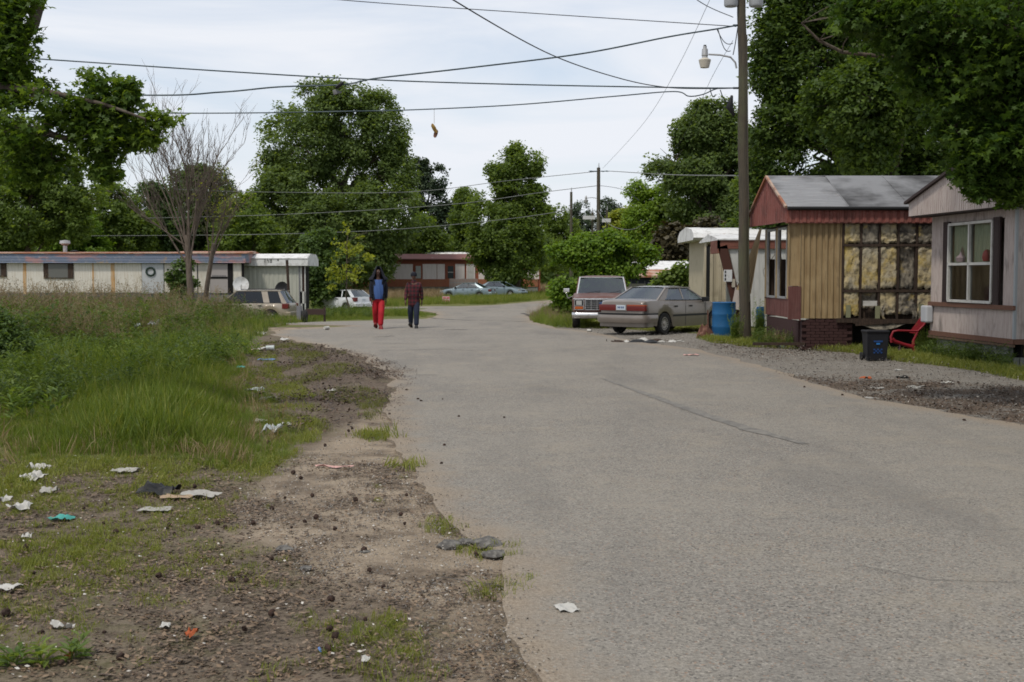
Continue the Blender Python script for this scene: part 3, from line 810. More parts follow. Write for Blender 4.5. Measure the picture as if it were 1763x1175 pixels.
# tall tree mass over the right-hand trailers
tree('maple_tree', 'huge leafy maple hanging over the burnt trailer', base_at(1560, 41),
     PB([(1350, 60, 62), (1320, 130, 34), (1400, 130, 80), (1345, 220, 60), (1310, 290, 38), (1400, 270, 80), (1480, 60, 90), (1500, 190, 100), (1480, 320, 70), (1380, 330, 50), (1600, 80, 110, 1), (1620, 220, 120, 1), (1700, 120, 110, 1), (1740, 260, 110, 1), (1580, 330, 70),
         (1330, 360, 40), (1420, 0, 70), (1500, 170, 70, -4), (1440, 190, 60, -3), (1560, 150, 60, -4), (1490, 240, 60, -3), (1560, -60, 110), (1700, -60, 120), (1340, 20, 40), (1310, 205, 22)], 41, .8),
     L_maple, 8000, 34, .145, .42, 60, .42, .22, gapscale=.6, kind='tri')
tree('maple_tree', 'second leafy maple directly behind the near utility pole', base_at(1330, 50),
     PB([(1330, 380, 55), (1300, 420, 50), (1380, 400, 60), (1440, 380, 70), (1520, 380, 70), (1310, 330, 40)], 50, .7), L_mid, 1800, 26, .18, .45, 61, .3, .2, gapscale=.7, kind='tri')

# near overhanging sweetgums: trunk out of frame, limbs reaching into it
def near_gum(label, base, limbs, blobs, lm, ncl, per, leaf, seed, trunk_r, height, shade_blobs=(), gap=.3, spread=.3, sprays=()):
    base = Vector(base); t = thing('sweetgum_tree', label, 'tree', base)
    bl = [(Vector(c) - base, r) for c, r in blobs]
    pos, outw, var, cl = crown_points(bl, ncl, per, spread, seed, gap, 1.6, .2, .7, .68)
    me = leaves_mesh('crown', pos, leaf, lm, 'star', .5, None, var, seed); NTRI[0] += len(me.polygons)
    o = link('crown', me, t); o['kind'] = 'stuff'
    if sprays:
        pos, outw, var, c3 = crown_points([(Vector(c) - base, r) for c, r in sprays], 95, 9, .15, seed + 3, 0, 1, .1, .7, .4)
        me = leaves_mesh('outer_sprays', pos, leaf, lm, 'star', .5, None, var + .1, seed + 3)
        o = link('outer_sprays', me, t); o['kind'] = 'stuff'
    if shade_blobs:  # unseen canopy above the view, added to shade the right side
        pos, outw, var, cl2 = crown_points([(Vector(c) - base, r) for c, r in shade_blobs], 1500, 20, .6, seed + 1, .1, .5, .3, .7)
        me = leaves_mesh('shade_canopy', pos, .3, lm, 'card', .5, None, var, seed + 1); NTRI[0] += len(me.polygons)
        o = link('shade_canopy', me, t); o['kind'] = 'stuff'
    mb = MB(); pts = limb(mb, (0, 0, -.1), (0, 0, height), trunk_r, trunk_r * .4, seed, .02, 10, 10)
    mb.build('trunk', M_bark, t, 60)
    for li in limbs:
        lp = [Vector(p) - base for p, r in li]; rr = [r for p, r in li]
        m2 = MB(); m2.tube(lp, rr, 8)
        rnd = random.Random(seed)
        for q in range(len(lp) * 3):
            i = rnd.randrange(len(lp)); c = min(cl[rnd.randrange(len(cl)):][:40], key=lambda z: (Vector(z) - lp[i]).length)
            if (Vector(c) - lp[i]).length < 2.5: limb(m2, lp[i], c, rr[i] * .3 + .004, .004, q + seed, .08, 4, 4)
        m2.build('limb', M_bark, t, 60)
    mt = MB(); rnd = random.Random(seed + 5)
    for c in cl[::4]:
        near = min(bl, key=lambda b: (b[0] - Vector(c)).length)[0]
        limb(mt, near + (Vector(c) - near) * .1, c, .008, .003, rnd.randrange(999), .1, 3, 2)
    o = mt.build('twigs', M_bark, t); o['kind'] = 'stuff'
    return t

bx = -7.2
near_gum('near sweetgum with starry leaves reaching in from the left edge', (bx, 13.2, 0),
     [[(Vector((bx, 13.2, 3.2)), .16), (P(-60, 190, 13.3), .10), (P(0, 222, 13.2), .055), (P(60, 225, 13), .045), (P(120, 240, 13), .03), (P(190, 262, 13), .015)],
      [(Vector((bx, 13.2, 4.0)), .15), (P(-60, 110, 13.6), .12), (P(10, 90, 13.4), .09), (P(35, 68, 13.4), .08), (P(58, 40, 13.4), .07), (P(70, 0, 13.4), .06), (P(80, -60, 13.5), .05)],
      [(Vector((bx, 13.2, 3.6)), .1), (P(0, 150, 13), .05), (P(90, 160, 12.8), .03), (P(180, 180, 12.8), .02), (P(250, 205, 12.8), .012)]],
     PB([(20, 140, 55), (70, 160, 50), (120, 175, 48), (40, 215, 60), (110, 225, 50), (160, 190, 40), (180, 235, 40), (165, 145, 22), (215, 160, 14), (232, 152, 10), (150, 125, 14), (200, 200, 28), (240, 205, 20), (270, 212, 12), (288, 200, 8), (220, 235, 22), (250, 240, 14), (275, 235, 7),
         (20, 275, 45), (90, 280, 38), (140, 270, 34), (175, 285, 15), (180, 305, 10), (10, 20, 30), (30, 60, 26), (80, 60, 18), (75, 95, 26), (0, 100, 40), (90, 25, 14), (95, 10, 10), (40, 110, 34), (60, 0, 20), (15, -5, 30), (-40, 60, 50), (-50, 200, 60), (125, 2, 5), (88, 45, 10), (60, 300, 24), (262, 208, 14), (280, 205, 12), (292, 198, 10), (245, 238, 13), (262, 240, 9), (235, 172, 10), (222, 225, 16), (205, 182, 14)], 13.0, 1.1),
     L_gum, 1080, 11, .098, 70, .22, 8, gap=.48, spread=.17,
     sprays=PB([(250, 205, 16), (265, 210, 14), (280, 206, 12), (292, 200, 8), (245, 236, 14), (262, 240, 9), (232, 172, 10), (165, 140, 14), (150, 128, 10), (215, 230, 20), (195, 262, 16), (180, 300, 9), (275, 238, 6), (218, 148, 10)], 13.0))
rx = 7.9
near_gum('near shady sweetgum with starry leaves hanging in from the top right', (rx + 1.2, 13.0, 0),
     [[(Vector((rx + 1.2, 13.0, 4.3)), .14), (P(1763, 60, 13.6), .06), (P(1640, 28, 13.6), .045), (P(1570, 22, 13.6), .03), (P(1500, -10, 13.6), .02)],
      [(Vector((rx + 1.2, 13.0, 3.6)), .1), (P(1740, 140, 14.2), .05), (P(1620, 112, 14.4), .03), (P(1540, 100, 14.4), .026), (P(1450, 90, 14.4), .022), (P(1410, 70, 14.4), .018), (P(1380, 40, 14.4), .012)],
      [(Vector((rx + 1.2, 13.0, 3.4)), .08), (P(1763, 200, 13.5), .03), (P(1690, 160, 13.5), .02)]],
     PB([(1560, 30, 60), (1640, 60, 75), (1730, 60, 80), (1600, 120, 50), (1680, 160, 75), (1760, 170, 70), (1720, 240, 65), (1770, 290, 55), (1690, 270, 38), (1670, 300, 20), (1685, 325, 12), (1700, 300, 22), (1760, 325, 18), (1480, 20, 40), (1640, 220, 38), (1560, 90, 30), (1800, 100, 80), (1600, 340, 0.1), (1740, 330, 16), (1480, 340, .1)], 13.4, 1.3),
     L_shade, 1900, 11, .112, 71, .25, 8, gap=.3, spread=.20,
     shade_blobs=[((9, 15, 8.6), (4, 5, 1.8)), ((12, 21, 9.5), (4, 5, 2)), ((9, 9, 8.2), (4, 5, 1.8)), ((12, 3, 7.5), (4, 6, 2))])

# bare trees in the weeds
M_barebark = mat('bare_bark', (0.15, 0.12, 0.095), 0.95, layers=[(8, (3, 3, .6), .4, .65, (0.07, 0.05, 0.038), .8)])
def bare(name, label, base, stems, m, seed, fan=6, rad=.1, buds=None):
    base = Vector(base); t = thing(name, label, 'tree', base); mb = MB(); rnd = random.Random(seed)
    tips = []
    def grow(a, b, r, lvl):
        pts = limb(mb, a, b, r, r * .45, rnd.randrange(9999), .04, 6 if lvl == 0 else 4, 6 if lvl < 2 else 4)
        L = (Vector(b) - Vector(a)).length
        if lvl >= 3 or L < .35: tips.append(Vector(b)); return
        for i in range(fan if lvl < 1 else 4 if lvl < 2 else 3):
            k = rnd.randrange(2, len(pts)); s = pts[k]; d = (Vector(b) - Vector(a)).normalized()
            q = d + Vector((rnd.uniform(-.6, .6), rnd.uniform(-.6, .6), rnd.uniform(-.05, .45)))
            grow(s, s + q.normalized() * L * rnd.uniform(.35, .6), max(.0065, r * .36), lvl + 1)
    trunk_top = Vector(stems[0]) - base
    mb.tube([(0, 0, -.1), trunk_top * .5 + Vector((-.03, 0, 0)), trunk_top], [rad * 1.5, rad * 1.15, rad], 8)
    for s in stems[1:]: grow(trunk_top * rnd.uniform(.55, 1), trunk_top.lerp(Vector(s) - base, .64), rad * .36, 0)
    mb.build('trunk', m, t, 60)
    if buds:
        pos = np.array([tuple(tp + Vector((rnd.uniform(-.15, .15), rnd.uniform(-.15, .15), rnd.uniform(-.1, .1)))) for tp in tips for _ in range(buds[1])])
        o = link('sparse_leaves', leaves_mesh('sparse_leaves', pos, buds[2], buds[0], 'leaf', .3, None, None, seed), t); o['kind'] = 'stuff'
    return t
D = 44
bare('bare_tree', 'leafless grey tree with a fan of thin upright branches in the weeds', base_at(333, D), [P(322, 405, D), P(250, 240, D), P(290, 230, D), P(335, 205, D), P(318, 250, D + 1), P(370, 235, D), P(195, 350, D - 1), P(345, 260, D - 1), P(205, 290, D), P(225, 220, D + 1), P(390, 220, D), P(405, 250, D + 1), P(270, 215, D), P(310, 200, D)], M_barebark, 5, 8, .105)
bare('bare_tree', 'half bare twiggy tree leaning right beside the leafless grey tree', base_at(348, D + .6), [P(368, 420, D), P(365, 320, D + 1), P(405, 300, D), P(395, 360, D + 1), P(350, 340, D), P(425, 330, D)], M_barebark, 9, 7, .08, (L_yel, 1, .10))

# distant woods that close the horizon
def woods():
    rg = np.random.default_rng(3); cs = []
    for k in range(240):
        a = rg.uniform(-.62, .62); D_ = rg.uniform(165, 260); x = a * D_
        top = 6 + 3.5 * rg.random() + 3.5 * (abs(a) > .16) + (2 if a > .1 else 0)
        cs.append(((x, D_, gz(x, D_) + top * .55), (rg.uniform(4, 7), 5, top * .55)))
    pos, outw, var, _ = crown_points(cs, 9000, 12, 1.4, 8, .05, .3, .6)
    me = leaves_mesh('far_woods', pos, 1.0, L_oak, 'card', .4, outw, var, 9); NTRI[0] += len(me.polygons)
    tagp(link('far_woods', me), 'distant green woods closing the view behind the trailers', 'woods', kind='stuff')
woods()
print('leaf tris', NTRI[0])
# ------------------------------------------------------------------ buildings
M_red = mat('faded_red_metal', (0.20, 0.062, 0.05), 0.8, layers=[(5, (6, 6, .5), .42, .65, (0.26, 0.12, 0.10), .7), (2, (1, 1, 1), .5, .7, (0.07, 0.03, 0.025), .7), (18, (1, 1, 1), .6, .75, (0.35, 0.24, 0.2), .6)])
M_tan = mat('tan_siding', (0.31, 0.225, 0.12), 0.75, layers=[(3, (4, 4, .5), .42, .65, (0.22, 0.15, 0.075), .8), (1.6, (1, 1, 1), .5, .7, (0.46, 0.35, 0.2), .5), (9, (3, 3, .4), .6, .75, (0.10, 0.075, 0.05), .7)])
M_tin = mat('grey_tin_roof', (0.24, 0.24, 0.245), 0.5, 0.35, layers=[(.5, (1, 1, 1), .45, .56, (0.045, 0.042, 0.04), .9), (4, (.5, 3, 3), .45, .65, (0.36, 0.36, 0.36), .5), (10, (1, 1, 1), .6, .75, (0.18, 0.09, 0.05), .5)])
M_tin2 = mat('sooty_tin_roof', (0.24, 0.24, 0.245), 0.5, 0.35, layers=[(.7, (1, 1, 1), .42, .60, (0.04, 0.037, 0.035), .95), (4, (.5, 3, 3), .5, .7, (0.28, 0.28, 0.28), .4)])
M_stud = mat('charred_stud', (0.036, 0.024, 0.018), 0.9, layers=[(10, (4, 4, .5), .45, .65, (0.075, 0.05, 0.035), .8)])
M_ins = mat('yellow_insulation', (0.42, 0.345, 0.20), 0.95, layers=[(4, (1, 1, 1), .42, .62, (0.34, 0.31, 0.24), .9), (9, (1, 1, 1), .5, .66, (0.13, 0.11, 0.085), .9), (2, (1, 1, 1), .52, .66, (0.5, 0.36, 0.08), .8)], bump=.9, bscale=22)
M_insg = mat('sooty_insulation', (0.26, 0.23, 0.18), 0.95, layers=[(5, (1, 1, 1), .42, .6, (0.05, 0.045, 0.04), .95), (3, (1, 1, 1), .56, .66, (0.42, 0.32, 0.12), .8)], bump=.9, bscale=22)
M_brickr = mat('dark_red_brick', (0.045, 0.021, 0.020), 0.9, layers=[(12, (1, 1, 1), .4, .65, (0.056, 0.027, 0.025), .8)])
M_redshade = mat('shaded_red_metal', (0.115, 0.045, 0.040), 0.85, layers=[(5, (6, 6, .5), .42, .65, (0.16, 0.08, 0.07), .7), (2, (1, 1, 1), .5, .7, (0.06, 0.03, 0.028), .7)])  # red darkened so the colour carries the shade on the trailer's lower end
M_mort = mat('dark_mortar', (0.038, 0.019, 0.018), 0.95)
M_pink = mat('weathered_pink_white_siding', (0.46, 0.40, 0.37), 0.7, layers=[(7, (5, 5, .35), .42, .66, (0.33, 0.265, 0.24), .8), (2.2, (2, 2, .8), .53, .72, (0.13, 0.115, 0.10), .75), (16, (4, 4, .3), .56, .72, (0.24, 0.18, 0.15), .6)])
M_trimbr = mat('brown_trim', (0.15, 0.075, 0.05), 0.8, layers=[(8, (.6, 4, 4), .45, .65, (0.09, 0.05, 0.035), .8)])
M_shut = mat('dark_brown_shutter', (0.04, 0.026, 0.024), 0.7)
M_wframe = mat('white_window_frame', (0.50, 0.49, 0.46), 0.5, layers=[(9, (1, 1, 1), .5, .7, (0.3, 0.28, 0.25), .6)])
M_block = mat('concrete_block', (0.20, 0.205, 0.185), 0.95, layers=[(5, (1, 1, 1), .42, .65, (0.10, 0.115, 0.085), .8), (30, (1, 1, 1), .5, .7, (0.28, 0.28, 0.26), .5)], bump=.3)
M_rust = mat('rusty_roof_sheet', (0.30, 0.12, 0.065), 0.8, layers=[(1.2, (1, 1, 1), .45, .6, (0.45, 0.36, 0.29), .8), (5, (1, 1, 1), .5, .65, (0.17, 0.065, 0.04), .7)])
M_rustred = mat('orange_red_roof', (0.27, 0.075, 0.045), 0.8, layers=[(3, (1, 1, 1), .45, .65, (0.16, 0.05, 0.035), .7)])
M_cream = mat('cream_siding', (0.44, 0.385, 0.28), 0.75, layers=[(4, (4, 4, .4), .45, .7, (0.33, 0.28, 0.20), .7), (2, (1, 1, 1), .55, .7, (0.22, 0.19, 0.14), .5)])
M_white = mat('weathered_white_siding', (0.46, 0.455, 0.435), 0.7, layers=[(5, (4, 4, .4), .45, .7, (0.35, 0.34, 0.32), .8), (1.5, (1, 1, 1), .55, .7, (0.28, 0.26, 0.22), .5)])
M_whiter = mat('white_coated_roof', (0.66, 0.66, 0.65), 0.6, layers=[(3, (1, 1, 1), .48, .68, (0.32, 0.31, 0.29), .8), (14, (1, 1, 1), .6, .7, (0.3, 0.15, 0.1), .6)])
M_panel = mat('dirty_white_panel', (0.60, 0.57, 0.51), 0.7, layers=[(3, (5, 5, .35), .46, .7, (0.40, 0.34, 0.25), .7), (1.1, (1, 1, 1), .56, .72, (0.33, 0.30, 0.24), .5), (8, (6, 6, .25), .60, .72, (0.45, 0.25, 0.10), .7)])
M_seam = mat('rust_streaked_seam', (0.46, 0.26, 0.10), 0.8, layers=[(4, (5, 5, .4), .42, .6, (0.45, 0.36, 0.25), .9)])
M_fascia = mat('blue_pink_ribbed_fascia', (0.145, 0.175, 0.24), 0.7, layers=[(.45, (1, 1, 3), .5, .56, (0.37, 0.20, 0.19), .85), (5, (1, 1, 1), .55, .7, (0.30, 0.29, 0.30), .6), (1.4, (1, 1, 1), .6, .68, (0.35, 0.24, 0.12), .7)])
M_skirtb = mat('blue_grey_skirting', (0.085, 0.10, 0.12), 0.85)
M_door = mat('pale_grey_door', (0.42, 0.43, 0.44), 0.6, layers=[(4, (3, 3, .6), .5, .7, (0.33, 0.33, 0.33), .6)])
M_wood = mat('old_wood', (0.13, 0.085, 0.055), 0.9, layers=[(9, (4, 4, .5), .42, .65, (0.07, 0.045, 0.03), .8)])
M_greywood = mat('grey_lattice', (0.18, 0.18, 0.19), 0.9)
M_curt = mat('pale_curtain', (0.46, 0.50, 0.37), 0.9, layers=[(7, (4, 4, .3), .4, .65, (0.28, 0.33, 0.24), .8)])
M_rustbr = mat('orange_brown_skirting', (0.30, 0.11, 0.06), 0.85, layers=[(3, (1, 1, .4), .42, .62, (0.30, 0.13, 0.07), .8), (8, (1, 1, 1), .55, .7, (0.12, 0.05, 0.035), .7)])
M_brroof = mat('dull_maroon_roof', (0.20, 0.09, 0.08), 0.7, layers=[(1.3, (1, 1, 1), .48, .64, (0.17, 0.085, 0.075), .8), (2.4, (1, 1, 1), .66, .70, (0.5, 0.46, 0.44), .9)])
M_steel = mat('painted_steel_white', (0.52, 0.52, 0.52), 0.5, layers=[(8, (1, 1, 1), .55, .7, (0.3, 0.28, 0.25), .5)])
M_grass_dry = mat('dry_hay', (0.28, 0.2, 0.1), 0.9)

def corr(mb, x0, x1, z0, z1, y, pitch=.1, depth=.012, mi=0, ax='x', duty=.55, nz=1, wav=0.0):
    """ribbed sheet facing -y (ax x) or facing -x (ax y): real folds"""
    n = max(1, int((x1 - x0) / pitch)); p = (x1 - x0) / n; prof = []
    for i in range(n):
        s = x0 + i * p
        prof += [(s, 0), (s + p * duty * .82, 0), (s + p * duty, depth), (s + p * .93, depth)]
    prof.append((x1, 0))
    for i in range(len(prof) - 1):
        for k in range(nz):
            za, zb = z0 + (z1 - z0) * k / nz, z0 + (z1 - z0) * (k + 1) / nz
            def q(pr, z):
                u, d = pr
                ww = wav * math.sin(z * 3.1 + u * 2.2)
                return (u, y + d + ww, z) if ax == 'x' else (y + d + ww, u, z)
            mb.face([q(prof[i], za), q(prof[i + 1], za), q(prof[i + 1], zb), q(prof[i], zb)], mi)
    return mb

def hcorr(mb, x0, x1, z0, z1, y, pitch=.08, depth=.02, mi=0):
    n = max(2, int(round((z1 - z0) / pitch))); p = (z1 - z0) / n
    for i in range(n):
        z = z0 + i * p
        mb.face([(x0, y, z), (x1, y, z), (x1, y + depth, z + p * .7), (x0, y + depth, z + p * .7)], mi)
        mb.face([(x0, y + depth, z + p * .7), (x1, y + depth, z + p * .7), (x1, y, z + p), (x0, y, z + p)], mi)
    return mb

# ---------- burnt trailer (near wall along +x, far wall at y = 3.6)
TA = thing('burnt_trailer', 'burnt mobile home with red gable, stripped wall and yellow insulation showing', 'mobile home', (6.23, 25.0, 0), 0)
LW = 11.5
mb = MB(); mb.box(.78, LW, .12, .14, .62, 2.74); mb.box(.02, LW, 3.44, 3.46, .62, 2.0); mb.box(.9, LW, .1, 3.5, .56, .60); mb.box(.0, LW, .1, 3.5, 2.74, 2.76)
mb.box(.95, .99, .1, 3.5, .6, 2.74); mb.build('inner_lining', M_stud, TA)
mb = MB(); mb.box(LW - .05, LW, .0, 3.6, .6, 2.7); mb.build('rear_wall', M_tan, TA)
# tan ribbed sheet left on the near wall
mb = MB(); corr(mb, -.02, .87, .68, 2.74, 0, .125, .035, nz=8, wav=.008); mb.build('siding_sheet', M_tan, TA)
mb = MB(); mb.grid(lambda u, v: (-.30 + .25 * u, .02 + .02 * math.sin(v * 3), 1.38 + 1.36 * v), 2, 5); mb.box(-.30, -.27, .0, .03, 1.38, 2.74); mb.box(-.06, -.03, .0, .03, 1.36, 2.74)
mb.build('corner_board', M_tan, TA)
for y_ in (3.52, 3.58):
    pass
mb = MB(); q = [(-.08, 3.5, 2.7), (-.12, 3.62, 2.7), (-.50, 3.75, 1.32), (-.05, 3.62, 1.18), (-.05, 3.5, 1.3)]
corr(mb, 0, .9, 0, 1.6, 0, .15, .03)
for i, v in enumerate(mb.v):
    mb.v[i] = (-.1 - (v[2] < .5) * .25 - v[0] * .35 * (1 - v[2] / 1.6), 3.62 + v[1] + v[0] * .3, 1.15 + v[2] + (.12 * v[0] if v[2] < .5 else 0))
mb.build('hanging_siding_sheet', M_tan, TA).data.name = 'hanging_siding_sheet'
# red corner below the windows: end wall base and front base
mb = MB(); corr(mb, .15, 3.5, .66, 1.06, -.02, .14, .015, ax='y'); mb.box(-.02, .02, .0, 3.6, 1.05, 1.08); mb.build('end_wall_base', M_redshade, TA)
mb = MB(); mb.box(-.29, -.03, -.01, .03, .66, 1.37); mb.box(-.05, -.02, -.03, .01, .64, 1.37); mb.build('corner_post', M_redshade, TA)
mb = MB(); mb.box(-.0, .04, .25, 3.4, .05, .62); mb.build('end_skirt', M_brickr, TA)
# window frames in the end wall (openings, frames left standing)
for (a, b) in ((.18, .98), (1.35, 2.2), (2.45, 3.35)):
    mb = MB()
    for (p0, p1) in (((0, a, 1.08), (0, a, 2.7)), ((0, b, 1.08), (0, b, 2.7)), ((0, a, 1.1), (0, b, 1.1)), ((0, a, 2.68), (0, b, 2.68))): mb.bar(p0, p1, .05, .05)
    mb.build('window_frame', M_alum, TA)
for (a, b, c, d) in ((2.22, 2.43, 1.07, .06), (3.38, 3.6, .65, .06), (1.02, 1.3, 1.07, .05)): MB().box(-.02, d, a, b, c, 2.72).build('end_post', M_tan, TA)
# gable, fascia and roof
ov = -.37
mb = MB(); gp = [(ov, -.12, 2.75), (ov, -.12, 3.06), (ov, 1.8, 3.86), (ov, 3.75, 3.06), (ov, 3.75, 2.80), (ov, 1.8, 2.77)]
mb.prism(gp, (.04, 0, 0))
for k in range(20):
    y_ = -.05 + k * .19; zt = 3.06 + .80 * (1 - abs(y_ - 1.8) / 1.93) - .02
    mb.box(ov - .012, ov, y_, y_ + .025, 2.80, zt)
mb.build('gable', M_red, TA)
mb = MB(); corr(mb, ov + .02, LW, 2.74, 3.02, -.14, .16, .02); mb.box(ov, LW, -.12, .0, 2.72, 2.745); mb.build('fascia', M_red, TA)
mb = MB(); mb.bar((ov - .03, -.16, 3.06), (ov - .03, 1.8, 3.87), .05, .05); mb.bar((ov - .03, 1.8, 3.87), (ov - .03, 3.78, 3.06), .05, .05); mb.build('gable_trim', M_rust, TA)
mb = MB(); n = 9; Lr = LW - ov
for i in range(n):
    x0 = ov + Lr * i / n; x1 = ov + Lr * (i + 1) / n
    mbp = MB(); mbp.prism([(x0, -.2, 3.03), (x0, -.2, 3.065), (x0, 1.8, 3.89), (x0, 1.8, 3.855)], (x1 - x0 - .003, 0, 0)); mbp.bar((x1 - .02, -.2, 3.07), (x1 - .02, 1.8, 3.895), .015, .012)
    mbp.build('roof_sheet', M_tin if i == 0 else M_tin2, TA)
mb = MB(); mb.prism([(ov, 1.8, 3.855), (ov, 1.8, 3.89), (ov, 3.8, 3.06), (ov, 3.8, 3.03)], (Lr, 0, 0)); mb.build('rear_roof', M_tin, TA)
mb = MB(); mb.tube([(ov, -.2, 3.03), (LW, -.2, 3.01)], .04, 8); mb.build('gutter', M_black, TA)
# studs, rails and batts
cols = [.88, 1.26, 1.66, 2.06, 2.46, 2.86, 3.26, 3.66]; rows = [.70, 1.28, 2.26, 2.74]
for x in cols:
    MB().box(x - .02, x + .02, -.01, .1, .62, 2.74).build('stud', M_stud, TA)
for z in rows[1:3]:
    MB().box(.86, 3.7, -.025, .03, z - .035, z + .02).build('rail', M_stud, TA)
rn = random.Random(4)
for ci in range(len(cols) - 1):
    for ri in range(3):
        x0, x1, z0, z1 = cols[ci] + .018, cols[ci + 1] - .018, rows[ri] + .01, rows[ri + 1] - .02
        sd = rn.random() * 50; low = rn.uniform(0, .04) if ri else rn.uniform(0.02, .22); fall = .09 if (ci, ri) in ((3, 1), (1, 0)) else 0
        z0b = z0 + low
        def fn(u, v, x0=x0, x1=x1, z0=z0b, z1=z1, sd=sd, fall=fall):
            e = min(u, 1 - u, v, 1 - v); b = noise.noise(Vector((u * 3 + sd, v * 5, sd))) * .03 + noise.noise(Vector((u * 9 + sd, v * 17, sd))) * .022
            rag = noise.noise(Vector((u * 6, sd, 2))) * .06 * (1 - v)
            return (x0 + (x1 - x0) * u + noise.noise(Vector((v * 6, sd, u))) * .015, .03 - min(.03, e * .8) + b + fall + .018 * noise.noise(Vector((u * 21 + sd, v * 38, sd))), z0 + (z1 - z0) * v + rag)
        m_ = M_insg if (ci in (3,) or ri == 0 and ci == 1 or ri == 2 and ci in (1, 3, 4) or (ci > 4)) else M_ins
        MB().grid(fn, 14, 20 if ri == 1 else 12).build('insulation_batt', m_, TA, 70)
# burnt floor edge, hanging scraps, dark void and brick skirt
mb = MB(); mb.bar((.75, -.03, .64), (3.8, -.03, .60), .05, .09); mb.bar((1.15, -.05, .55), (2.9, -.02, .68), .03, .06); mb.build('floor_edge', M_stud, TA)
mb = MB(); mb.grid(lambda u, v: (1.15 + 1.3 * u, -.05 + .05 * v, .60 - .16 * (1 - v) * math.sin(PI * min(1, u * 1.1)) + .03 * noise.noise(Vector((u * 7, v, 1)))), 12, 3); mb.build('hanging_underlay', M_insg, TA)
mb = MB(); mb.box(1.12, 4.6, .5, .55, 0, .6); mb.box(1.1, 1.15, .1, .5, 0, .6); mb.build('crawl_space', M_dark, TA)
for (x, z0, z1, wd) in ((2.36, .62, 1.0, .10), (2.5, .5, .85, .07), (1.72, .66, .95, .06), (2.95, .7, 1.1, .05)):
    MB().grid(lambda u, v: (x + wd * u + .05 * noise.noise(Vector((v * 4, x, 0))), -.04 + .03 * noise.noise(Vector((u * 3, v * 4, x))), z0 + (z1 - z0) * v), 3, 8).build('hanging_scrap', M_insg, TA, 60)
for (x, z) in ((.95, .70), (1.58, .68), (2.52, .72)):
    MB().box(x, x + .10, -.035, -.015, z, z + .27).build('tie_plate', mat('pale_plate', (0.2, 0.2, 0.12), .8), TA)
MB().box(1.32, 1.62, -.02, .0, .95, 1.06).build('vent_cover', M_wframe, TA)
MB().box(.03, 1.12, .06, .3, 0, .64).build('skirt_backing', M_mort, TA)
bm_ = MB().box(0, .185, 0, .05, 0, .058).mesh('brick', M_brickr)
for r_ in range(10):
    for c_ in range(6):
        x = .02 + c_ * .198 - (.099 if r_ % 2 else 0)
        if x < .0 or x + .19 > 1.14: continue
        o = link('brick', bm_, TA); o.location = (x, .02 + rn.uniform(-.006, .006), .01 + r_ * .066)
MB().box(-1.1, .0, -.35, -.28, .12, .18).build('loose_plank', M_stud, TA)

# ---------- pink-white trailer at right: end wall faces the road
ang = math.atan2(3.3, -.27)  # local +y along the end wall towards the back
TB = thing('pink_trailer', 'weathered pinkish white mobile home with a shuttered window in its gable end', 'mobile home', (8.70, 20.1, 0), math.atan2(3.3, -.27) - PI / 2)
# local frame: end wall at x=0 from y=0 (near corner) to y=3.31; long wall along +x at y=0
WE = 3.31
mb = MB(); corr(mb, 0, .42, .5, 2.78, 0, .05, .008, ax='y'); corr(mb, .42, 2.58, .5, 1.05, 0, .05, .008, ax='y'); corr(mb, 2.58, WE, .5, 2.78, 0, .05, .008, ax='y'); corr(mb, .42, 2.58, 2.62, 2.78, 0, .05, .008, ax='y')
mb.build('end_wall', M_pink, TB)
mb = MB(); corr(mb, 0, 12, .5, 2.78, 0, .2, .012); mb.box(0, 12, WE - .04, WE, .5, 2.78); mb.box(11.95, 12, 0.02, WE, .5, 2.78); mb.build('long_wall', M_pink, TB)
mb = MB(); mb.box(-.015, .03, -.015, .04, .48, 2.78); mb.build('corner_trim', mat('pale_grey_trim', (.30, .32, .33), .6), TB)
mb = MB(); mb.box(.06, .1, .05, WE - .05, .5, 2.7); 
mb2 = MB(); mb2.box(1.9, 1.94, .05, WE - .05, .5, 2.75); mb2.box(.1, 1.9, .05, WE - .05, .52, .56); mb2.build('room_inside', mat('dim_room', (.09, .085, .07), .9), TB)
# bay window, sticks out a little
wy0, wy1, wz0, wz1 = .75, 2.45, 1.12, 2.58
wf = MB()
for (a, b) in (((wy0, wz0), (wy1, wz0)), ((wy0, wz1), (wy1, wz1)), ((wy0, wz0), (wy0, wz1)), ((wy1, wz0), (wy1, wz1)), ((1.62, wz0), (1.62, wz1)), ((wy0, 1.82), (wy1, 1.82))):
    wf.bar((-.04, a[0], a[1]), (-.04, b[0], b[1]), .05, .06, up=(1, 0, 0))
fr = wf.build('window', M_wframe, TB)
for (y0, y1) in ((wy0, 1.62), (1.62, wy1)):
    for (z0, z1) in ((wz0, 1.82), (1.82, wz1)):
        MB().box(-.03, -.025, y0 + .03, y1 - .03, z0 + .03, z1 - .03).build('pane', M_wglass, fr)
mbc = MB(); mbc.grid(lambda u, v: (.03 + .012 * math.sin(u * 30), .8 + .75 * u, 1.85 + .72 * v), 20, 2); mbc.build('curtain', M_curt, TB)
MB().grid(lambda u, v: (.03 + .012 * math.sin(u * 34), 1.7 + .7 * u, 1.85 + .72 * v), 20, 2).build('curtain', M_curt, TB)
mbt = MB(); mbt.lathe([(0, 0), (.07, .0), (.09, .06), (.08, .14), (.05, .2), (0, .22)], (-.0, 1.02, 1.86), 'z', 10); mbt.build('window_ornament', mat('red_orange', (.17, .035, .025), .6), TB, 50)
mbt = MB(); mbt.lathe([(0, 0), (.1, .0), (.12, .08), (.05, .14), (0, .3)], (-.0, 2.0, 1.86), 'z', 8); mbt.build('window_ornament', mat('dusty_pink', (.26, .2, .2), .6), TB, 50)
